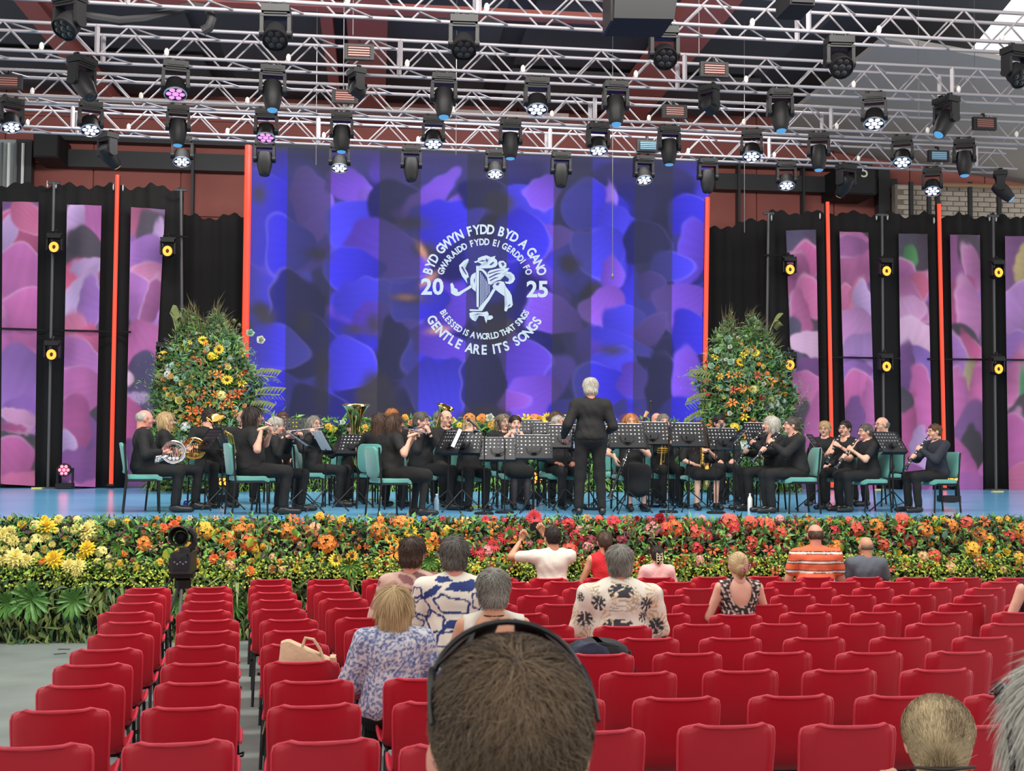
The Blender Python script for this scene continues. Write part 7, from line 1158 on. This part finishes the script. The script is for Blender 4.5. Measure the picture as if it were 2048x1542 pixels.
def navyleaf(v):
    C = np.tile(lc((236, 228, 212)), (len(v), 1)); x = v[:, 0]+v[:, 1]*.35*np.tanh(v[:, 0]*18); z = v[:, 2]
    def ell(cx, cz, a, b_, an, fill=False, half=False, w_=.13):
        an = math.radians(an); u = ((x-cx)*math.cos(an)+(z-cz)*math.sin(an))/a; t = (-(x-cx)*math.sin(an)+(z-cz)*math.cos(an))/b_; t = t-.35*(1-u*u)*(1 if half else 0); r = np.sqrt(u*u+t*t)*(1+.12*np.sin(5*np.arctan2(t, u)))
        m = (r < 1) if fill else (np.abs(r-1) < w_); C[m] = lc((44, 62, 124))
    for q in [(.05, .98, .075, .035, 10, True), (-.12, .94, .07, .025, 35, True), (.12, .88, .045, .06, 20), (-.02, .86, .08, .05, -30), (.17, .92, .05, .06, 60), (-.2, .84, .05, .07, 20), (.05, .74, .09, .035, 15, True), (.05, .74, .055, .02, 15), (-.1, .74, .06, .07, 50), (.2, .76, .05, .05, 0), (-.25, .72, .05, .05, 30), (-.23, .92, .05, .04, 70), (.0, .64, .08, .05, 20), (.14, .64, .05, .03, -20, True), (-.16, .62, .05, .03, 20, True), (.27, .88, .04, .07, 0), (.22, .62, .05, .05, 0), (-.3, .6, .05, .06, 0), (-.06, 1.02, .05, .02, 0, True), (.26, .74, .03, .05, 0, True), (-.29, .82, .025, .05, 20, True)]: ell(*q)
    return C
def stripes(v):
    C = np.tile(lc((228, 108, 70)), (len(v), 1)); z = v[:, 2]+.015*np.abs(v[:, 0])
    for z0 in (.985, .885, .785, .685, .585): 
        for a, b_, c in ((-.020, -.012, (50, 44, 50)), (-.012, .006, (232, 220, 210)), (.006, .016, (50, 44, 50))): C[(z > z0+a) & (z < z0+b_)] = lc(c)
    return C
def speckle(cols, sc, seed):
    def f(v):
        r = np.random.default_rng(seed); out = np.zeros(len(v)); 
        for k in range(7): d = unit(r.normal(size=3)); out += np.sin(v@d*sc*r.uniform(.7, 1.5)+r.uniform(0, 6))
        idx = np.clip(((out/2.6+1)/2*len(cols)).astype(int), 0, len(cols)-1); return np.array([lc(c) for c in cols])[idx]
    return f
CREAM = mat('cream_cotton', (226, 218, 204), .85, bump=.4, bs=12)
rA = seated(1103, 1047, 13.82, 'person with short dark hair in a cream polo shirt raising a camera to the band', hair='short', hc='dark', skin='tan', top='short', tm=CREAM, w=1.1, nh=1800, hwid=.0048, hyaw=-18, vox=.0158, hands={'L': (V((-.27, .30, 1.20)), V((.35, .2, .9)), V((.3, -1, 0)), 'grip', (-1, .1, -.5)), 'R': (V((-.09, .33, 1.27)), V((-.4, .1, .9)), V((-.3, -1, 0)), 'grip', (.6, .2, -1))})
q = P(1072, 1054, 14.35); cm = empty('camera', q, 0, 'black camera held up by the person in the cream polo', 'camera'); b = MB(); b.box((0, 0, 0), (.14, .06, .085)); b.box((0, .0, .05), (.06, .05, .02)); b.build('body', BLKP, cm, 30); b = MB(); b.lathe([(.035, .03), (.035, .09), (.03, .095)], 14, Matrix.Rotation(-PI/2, 4, 'X')); b.build('lens', BLK, cm); b = MB(); b.box((0, -.031, 0), (.085, .004, .06)); b.build('screen', mat('camera_screen', (30, 34, 44), .2), cm, 0)
b = MB(); b.lathe([(.030, -.012), (.034, 0), (.030, .012)], 14); o = b.build('wristwatch', BLK, None); tag(o, 'black watch on the raised left wrist of the camera holder', 'watch'); wr = rA[2] @ (V((-.27, .30, 1.20))-V((.35, .2, .9)).normalized()*.11); at(o, wr, rA[2].to_3x3().normalized() @ frame((.4, .3, .9)), 1.05)
flower('gerbera-red', P(1068, 1036, 14.6), bank, 2.0, V((0, -1, .1)))
seated(1208, 1056, 13.82, 'person with a dark low ponytail in a bright red sleeveless top', hair='tail', hc='brown', skin='warm', top='none', tm=mat('red_cotton', (218, 40, 50), .85, bump=.3), female=True, nh=1800, hwid=.0048, w=.95)
rC = seated(1312, 1086, 13.82, 'smaller person with dark hair and cream claw clip in a pale pink shirt', hair='updo', hc='dark', skin='fair', top='short', tm=mat('pink_cotton', (240, 186, 182), .85, bump=.3), female=True, nh=1800, hwid=.0048, w=.98)
def clip(hm, wm, pos, m, label, w_=.05, h=.10, rot=0):
    r = empty('hair_clip', (0, 0, 0), 0, label, 'hair clip'); R3 = wm.to_3x3().normalized() @ hm.to_3x3().normalized(); at(r, wm @ (hm @ V(pos)), R3 @ Matrix.Rotation(rot, 3, 'Y'), 1)
    for q in (-1, 1):
        b = MB(); b.tube([(q*w_*.5, 0, -h/2), (q*w_*.55, -.008, 0), (q*w_*.5, 0, h/2)], .005, 6); b.build('jaw', m, r)
        for k in range(4): b = MB(); b.tube([(q*w_*.5, -.004, -h*.36+k*h*.24), (q*w_*.1, -.014, -h*.36+k*h*.24)], .004, 5); b.build('tooth', m, r)
    b = MB(); b.box((0, -.012, 0), (.012, .01, h*.5)); b.build('hinge', m, r)
clip(rC[1], rC[2], (0, -.165, -.02), mat('clip_cream', (226, 214, 178), .35), 'cream claw clip in the dark hair of the pink-shirted person', .06, .12)
rD = seated(1628, 1041, 13.82, 'person with brown hair and bald crown in an orange striped polo shirt', hair='ring', hc='short_brown', skin='pink', top='short', w=1.32, nh=1800, hwid=.0048, tvox=.0105, az=6); paint(rD[3], stripes, PRINT)
seated(1729, 1067, 13.82, 'person with close-cropped balding head in a plain grey T-shirt', hair='none', hc='ash', skin='tan', top='short', tm=mat('grey_tee', (92, 98, 108), .9, bump=.4, bs=10), w=1.15, nh=3000, hwid=.003, hyaw=-12, az=6)
rF = seated(1238, 1081, 9.35, 'broad person with grey hair in a cream tropical leaf print shirt', hair='full', hc='grey', skin='pink', top='elbow', w=1.45, nh=4200, hwid=.0042, az=6, tvox=.0088, hlen=.055, neck=-.01); paint(rF[3], monstera, PRINT)
rG = seated(1473, 1097, 10.55, 'person with blonde updo and deep V-backed black floral sleeveless top', hair='updo', hc='blonde', skin='fair', top='none', vneck=-.16, female=True, nh=3500, hwid=.0042, tvox=.009, w=1.06); paint(rG[3], speckle([(40, 34, 36), (54, 44, 46), (40, 34, 36), (150, 120, 112), (212, 200, 190)], 190, 4), PRINT)
clip(rG[1], rG[2], (.03, -.165, .0), mat('clip_pink', (200, 130, 140), .35), 'dusky pink claw clip in the blonde updo', .05, .09, .4)
rK = seated(826, 1068, 9.9, 'person with curly dark crop in a dusty pink floral blouse with a cream cord', hair='full', hc='brown', skin='pink', top='elbow', female=True, nh=3500, hwid=.0046, tvox=.012, w=1.18, hyaw=20); paint(rK[3], speckle([(146, 96, 96), (206, 168, 152), (214, 178, 160), (196, 150, 138), (124, 84, 80)], 42, 8), PRINT)
rL = seated(903, 1092, 11.2, 'person in a lilac speckled blouse, head hidden behind the blue leaf shirt man', hair='short', hc='grey', skin='fair', top='short', female=True, nh=2000, w=1.15, tvox=.012); paint(rL[3], speckle([(212, 196, 214), (196, 176, 206), (222, 210, 220), (150, 120, 170)], 120, 6), PRINT)
rJ = seated(908, 1067, 9.3, 'person with grey hair in a cream shirt with bold navy leaf outlines', hair='full', hc='darkgrey', skin='pink', top='elbow', w=1.25, nh=4500, hwid=.0042, tvox=.0092, hlen=.055); paint(rJ[3], navyleaf, PRINT)
b = MB(); W4 = rK[2]; b.tube([W4 @ V(p) for p in [(.10, -.115, 1.02), (.05, -.145, .94), (-.01, -.155, .85), (-.05, -.150, .78)]], .006, 6); tag(b.build('cord_strap', CREAM), 'cream cord strap across the back of the pink floral blouse', 'strap')
rI = seated(985, 1129, 7.35, 'person with short grey hair and bare sunburnt shoulders behind the sunglasses wearer', hair='full', hc='grey', skin='warm', top='none', vneck=-.20, tm=CREAM, female=True, nh=5000, hwid=.0038, hlen=.055, w=1.12)
b = MB(); W4 = rI[2]; b.tube([W4 @ V((math.cos(t)*.068, -.012+math.sin(t)*.068, 1.035)) for t in [k*PI/8 for k in range(17)]], .004, 5); tag(b.build('necklace', BLK), 'thin black cord around the neck of the bare-shouldered person', 'necklace')
rH = seated(788, 1160, 7.25, 'person with a smooth blonde bob in a blue and white floral blouse', hair='bob', hc='blonde', skin='fair', top='long', female=True, nh=7000, hwid=.0036, tvox=.0120, w=1.15, hvox=.010); paint(rH[3], speckle([(104, 116, 158), (206, 206, 214), (136, 148, 184), (196, 196, 208), (84, 96, 146), (218, 214, 214)], 150, 9), PRINT)
rM = seated(2072, 1098, 10.1, 'person at the right edge in a navy sleeveless top, mostly out of frame', hair='full', hc='white', skin='fair', top='none', tm=mat('navy_cotton', (34, 34, 66), .85), female=True, nh=1800, hwid=.0048, w=1.15)
# foreground heads
rN = seated(1012, 1222, 1.38, 'person close in front with thick short brown hair and sunglasses pushed up', hair='crop', hc='short_brown', skin='pink', top='short', tm=mat('dark_tee', (60, 66, 80), .9), stand=True, nh=21000, hwid=.0026, vox=.014, hvox=.0085, hlen=.065, w=1.05, curl=1.3, lift=.10, hscale=1.02)
hm, wm = rN[1], rN[2]; sg = empty('sunglasses', (0, 0, 0), 0, 'black sunglasses resting on top of the nearest brown-haired head', 'sunglasses'); at(sg, wm @ hm.to_translation(), wm.to_3x3().normalized() @ hm.to_3x3().normalized(), 1.0); SG = mat('sunglass_black', (22, 22, 24), .25)
arc_ = [(.087*math.sin(t), .012+.01*math.cos(t), .066+.078*math.cos(t)) for t in np.linspace(-1.3, 1.3, 19)]; b = MB(); b.tube(arc_, .0036, 8); b.build('brow_bar', SG, sg)
for q in (-1, 1):
    b = MB(); b.rings([[V((q*x, y, z)), V((q*x, y+.004, z))] for x, y, z in []], cap=False) if False else None
    pts = [(q*.008, .020, .145), (q*.035, .020, .137), (q*.062, .018, .122), (q*.080, .012, .098), (q*.070, .050, .085), (q*.040, .072, .100), (q*.014, .070, .112)]; b.add([V(p) for p in pts]+[V(p)+V((0, .003, .003)) for p in pts], [tuple(range(7)), tuple(range(13, 6, -1))]+[(k, (k+1) % 7, (k+1) % 7+7, k+7) for k in range(7)]); b.build('lens', mat('lens_brown', (58, 26, 30), .15), sg, 0)
    b = MB(); b.tube([(q*.084, .018, .092), (q*.087, -.008, .084), (q*.089, -.045, .066), (q*.088, -.07, .052)], [.005, .0042, .003, .0025], 8); b.build('temple', SG, sg)
rO = seated(1873, 1366, 3.2, 'person with streaked blonde hair pinned up with a dark hair stick, lower right', hair='updo', hc='dirtyblonde', skin='fair', top='long', tm=mat('ivory_knit', (232, 224, 206), .9, bump=.4), female=True, nh=10000, hwid=.0026, hvox=.0075, hlen=.07, curl=.25, az=22, vox=.0158, hands={'L': (V((-.14, .20, 1.02)), V((.3, .3, 1)), V((1, .2, 0)), 'grip', (-.8, .4, -.8))})
hm, wm = rO[1], rO[2]; R3 = wm.to_3x3().normalized(); st = MB(); st.tube([(-.072, -.172, -.028), (0, -.184, -.025), (.080, -.166, -.018)], [.0035, .0065, .0035], 8); o = st.build('hair_stick', mat('stick_dark', (40, 30, 28), .3)); tag(o, 'dark pointed hair stick through the streaked blonde bun', 'hair stick'); at(o, wm @ hm.to_translation(), R3, 1)
b = MB(); q = wm @ (V((-.14, .20, 1.02))-V((.3, .3, 1)).normalized()*.10)
for k in range(12): t = k*PI/6; b.ball(frame((.3, .3, 1)) @ V((.033*math.cos(t), .030*math.sin(t), 0)), .0075, 7, 5)
tag(b.build('bracelet', mat('bead_brown', (90, 52, 48), .25), loc=q), 'brown bead bracelet on the wrist at lower right', 'bracelet')
rP = seated(2168, 1250, 1.62, 'person at the far right edge with loose white hair and dark glasses, mostly cut off', hair='bob', hc='white', skin='pink', top='long', tm=CREAM, stand=True, female=True, nh=9000, hwid=.0026, hlen=.05, curl=.35, lift=.08, vox=.0165, hvox=.009, az=24)
hm, wm = rP[1], rP[2]; b = MB(); b.tube([(-.105, .085, .045), (-.103, .04, .04), (-.106, -.06, .01), (-.105, -.085, -.06)], [.008, .006, .005, .004], 8); b.box((-.10, .09, .035), (.03, .012, .03)); o = b.build('spectacles', SG); tag(o, 'dark spectacle arm beside the white hair at the right edge', 'glasses'); at(o, wm @ hm.to_translation(), wm.to_3x3().normalized(), 1)
# ------------------------------------------------------------------ bags and the video camera
c = CHP[('L3', 604)]; tb = empty('tote_bag', c+V((.02, .02, .445)), 0, 'beige fabric tote bag on a red chair, left of the blonde bob', 'bag'); TM = mat('canvas_beige', (226, 196, 160), .9, col2=(212, 180, 146), vs=8, bump=.4, bs=20)
b = MB(); b.rings([[V((x*(1+.02*math.sin(k*2)), y*.55+.02*math.sin(x*30+k), z)) for x, y in rounded(w_, .20, .05)] for k, (w_, z) in enumerate([(.30, 0), (.36, .03), (.36, .2), (.35, .33), (.33, .40)])]); 
for i, v_ in enumerate(b.v):
    if v_[2] > .3: b.v[i] = (v_[0]+.02, v_[1], v_[2]+.06*math.sin(-v_[0]*8)+.01*math.sin(v_[0]*40))
b.build('body', TM, tb, 50); b = MB(); b.tube([(-.02, -.03, .42), (.0, -.03, .48), (.05, -.03, .47), (.09, -.03, .41), (.12, -.04, .33)], .010, 6); b.build('handle', TM, tb); b = MB(); b.tube([(-.17, -.02, .10), (-.22, -.03, .05), (-.235, -.03, -.03), (-.25, -.03, -.10)], .005, 6); b.build('cord', TM, tb)
b = MB(); b.box((.17, -.05, .24), (.035, .12, .26)); b.build('side_panel', TM, tb, 0)
c = CHP[('D', 1202)]; bp = empty('backpack', c+V((.02, .0, .445)), 0, 'navy and black backpack on a chair behind the leaf print shirt', 'bag'); NB = mat('nylon_navy', (40, 46, 72), .6, bump=.3, bs=20); KB = mat('nylon_black', (26, 27, 32), .6, bump=.2, bs=20)
b = MB(); b.rings([[V((x, y*.9, z)) for x, y in rounded(w_, .22, .08)] for w_, z in [(.36, 0), (.42, .03), (.44, .2), (.43, .32), (.38, .385), (.26, .42), (.12, .43)]]); b.build('body', KB, bp, 60)
b = MB(); b.rings([[V((x-.05, y*.9-.03, z)) for x, y in rounded(w_, .18, .06)] for w_, z in [(.28, .18), (.31, .22), (.30, .33), (.24, .395), (.12, .425)]]); b.build('pocket', NB, bp, 60); b = MB(); b.tube([(-.2, -.05, .26), (-.12, -.09, .385), (.0, -.10, .415), (.12, -.09, .40)], .006, 6); b.build('zip', KB, bp); b = MB(); b.tube([(.20, -.04, .36), (.235, -.05, .22), (.235, -.05, .02)], .014, 6); b.build('strap', KB, bp)
q = P(366, 1150, 13.5); vc = empty('video_camera', (q.x, q.y, 0), 0, 'black video camera on a tripod between the chair files at left', 'video camera'); zt_ = q.z
for k in range(3):
    a = k*2*PI/3+.5; b = MB(); b.tube([(.06*math.cos(a), .06*math.sin(a), zt_-.12), (.34*math.cos(a), .34*math.sin(a), .02)], [.018, .014], 8); b.build('leg', GREY, vc); 
b = MB(); b.lathe([(.09, zt_-.14), (.09, zt_-.05), (.06, zt_-.02)], 14); b.box((0, 0, zt_+.0), (.24, .2, .05)); b.build('head', BLK, vc, 40); b = MB(); b.tube([(-.1, -.1, zt_-.02), (-.2, -.35, zt_-.2)], .012, 6); b.build('pan_handle', BLK, vc)
b = MB(); b.box((0, .02, zt_+.14), (.22, .42, .22)); b.box((.03, .0, zt_+.27), (.10, .3, .05)); b.box((-.12, -.02, zt_+.12), (.03, .2, .14)); b.build('body', mat('camera_body', (34, 34, 36), .5), vc, 30)
b = MB(); b.box((0, -.2, zt_+.14), (.16, .012, .13)); b.build('control_panel', mat('camera_screen'), vc, 0)
for k in range(5): b = MB(); b.box((-.06+.03*k, -.21, zt_+.16-.02*(k % 2)), (.016, .01, .012)); b.build('button', mat('button_grey', (150, 150, 145), .5), vc, 0)
b = MB(); b.lathe([(.085, 0), (.095, .06), (.11, .16), (.10, .165), (.075, .05)], 18, Matrix.Translation((-.03, -.02, zt_+.40)) @ Matrix.Rotation(PI/2-.2, 4, 'X'), cap=False); b.ball((-.03, .0, zt_+.40), (.075, .03, .075)); b.build('viewfinder_hood', BLKP, vc)
b = MB(); b.tube([(.06, -.05, zt_+.50), (.11, -.03, zt_+.44), (.12, -.02, zt_+.34), (.05, -.02, zt_+.26)], .035, 8); b.build('cover', KB, vc); b = MB(); b.tube([(-.09, -.2, zt_+.24), (-.03, -.24, zt_+.16), (.07, -.22, zt_+.25), (.1, -.1, zt_+.1)], .006, 6); b.build('cable', BLK, vc)
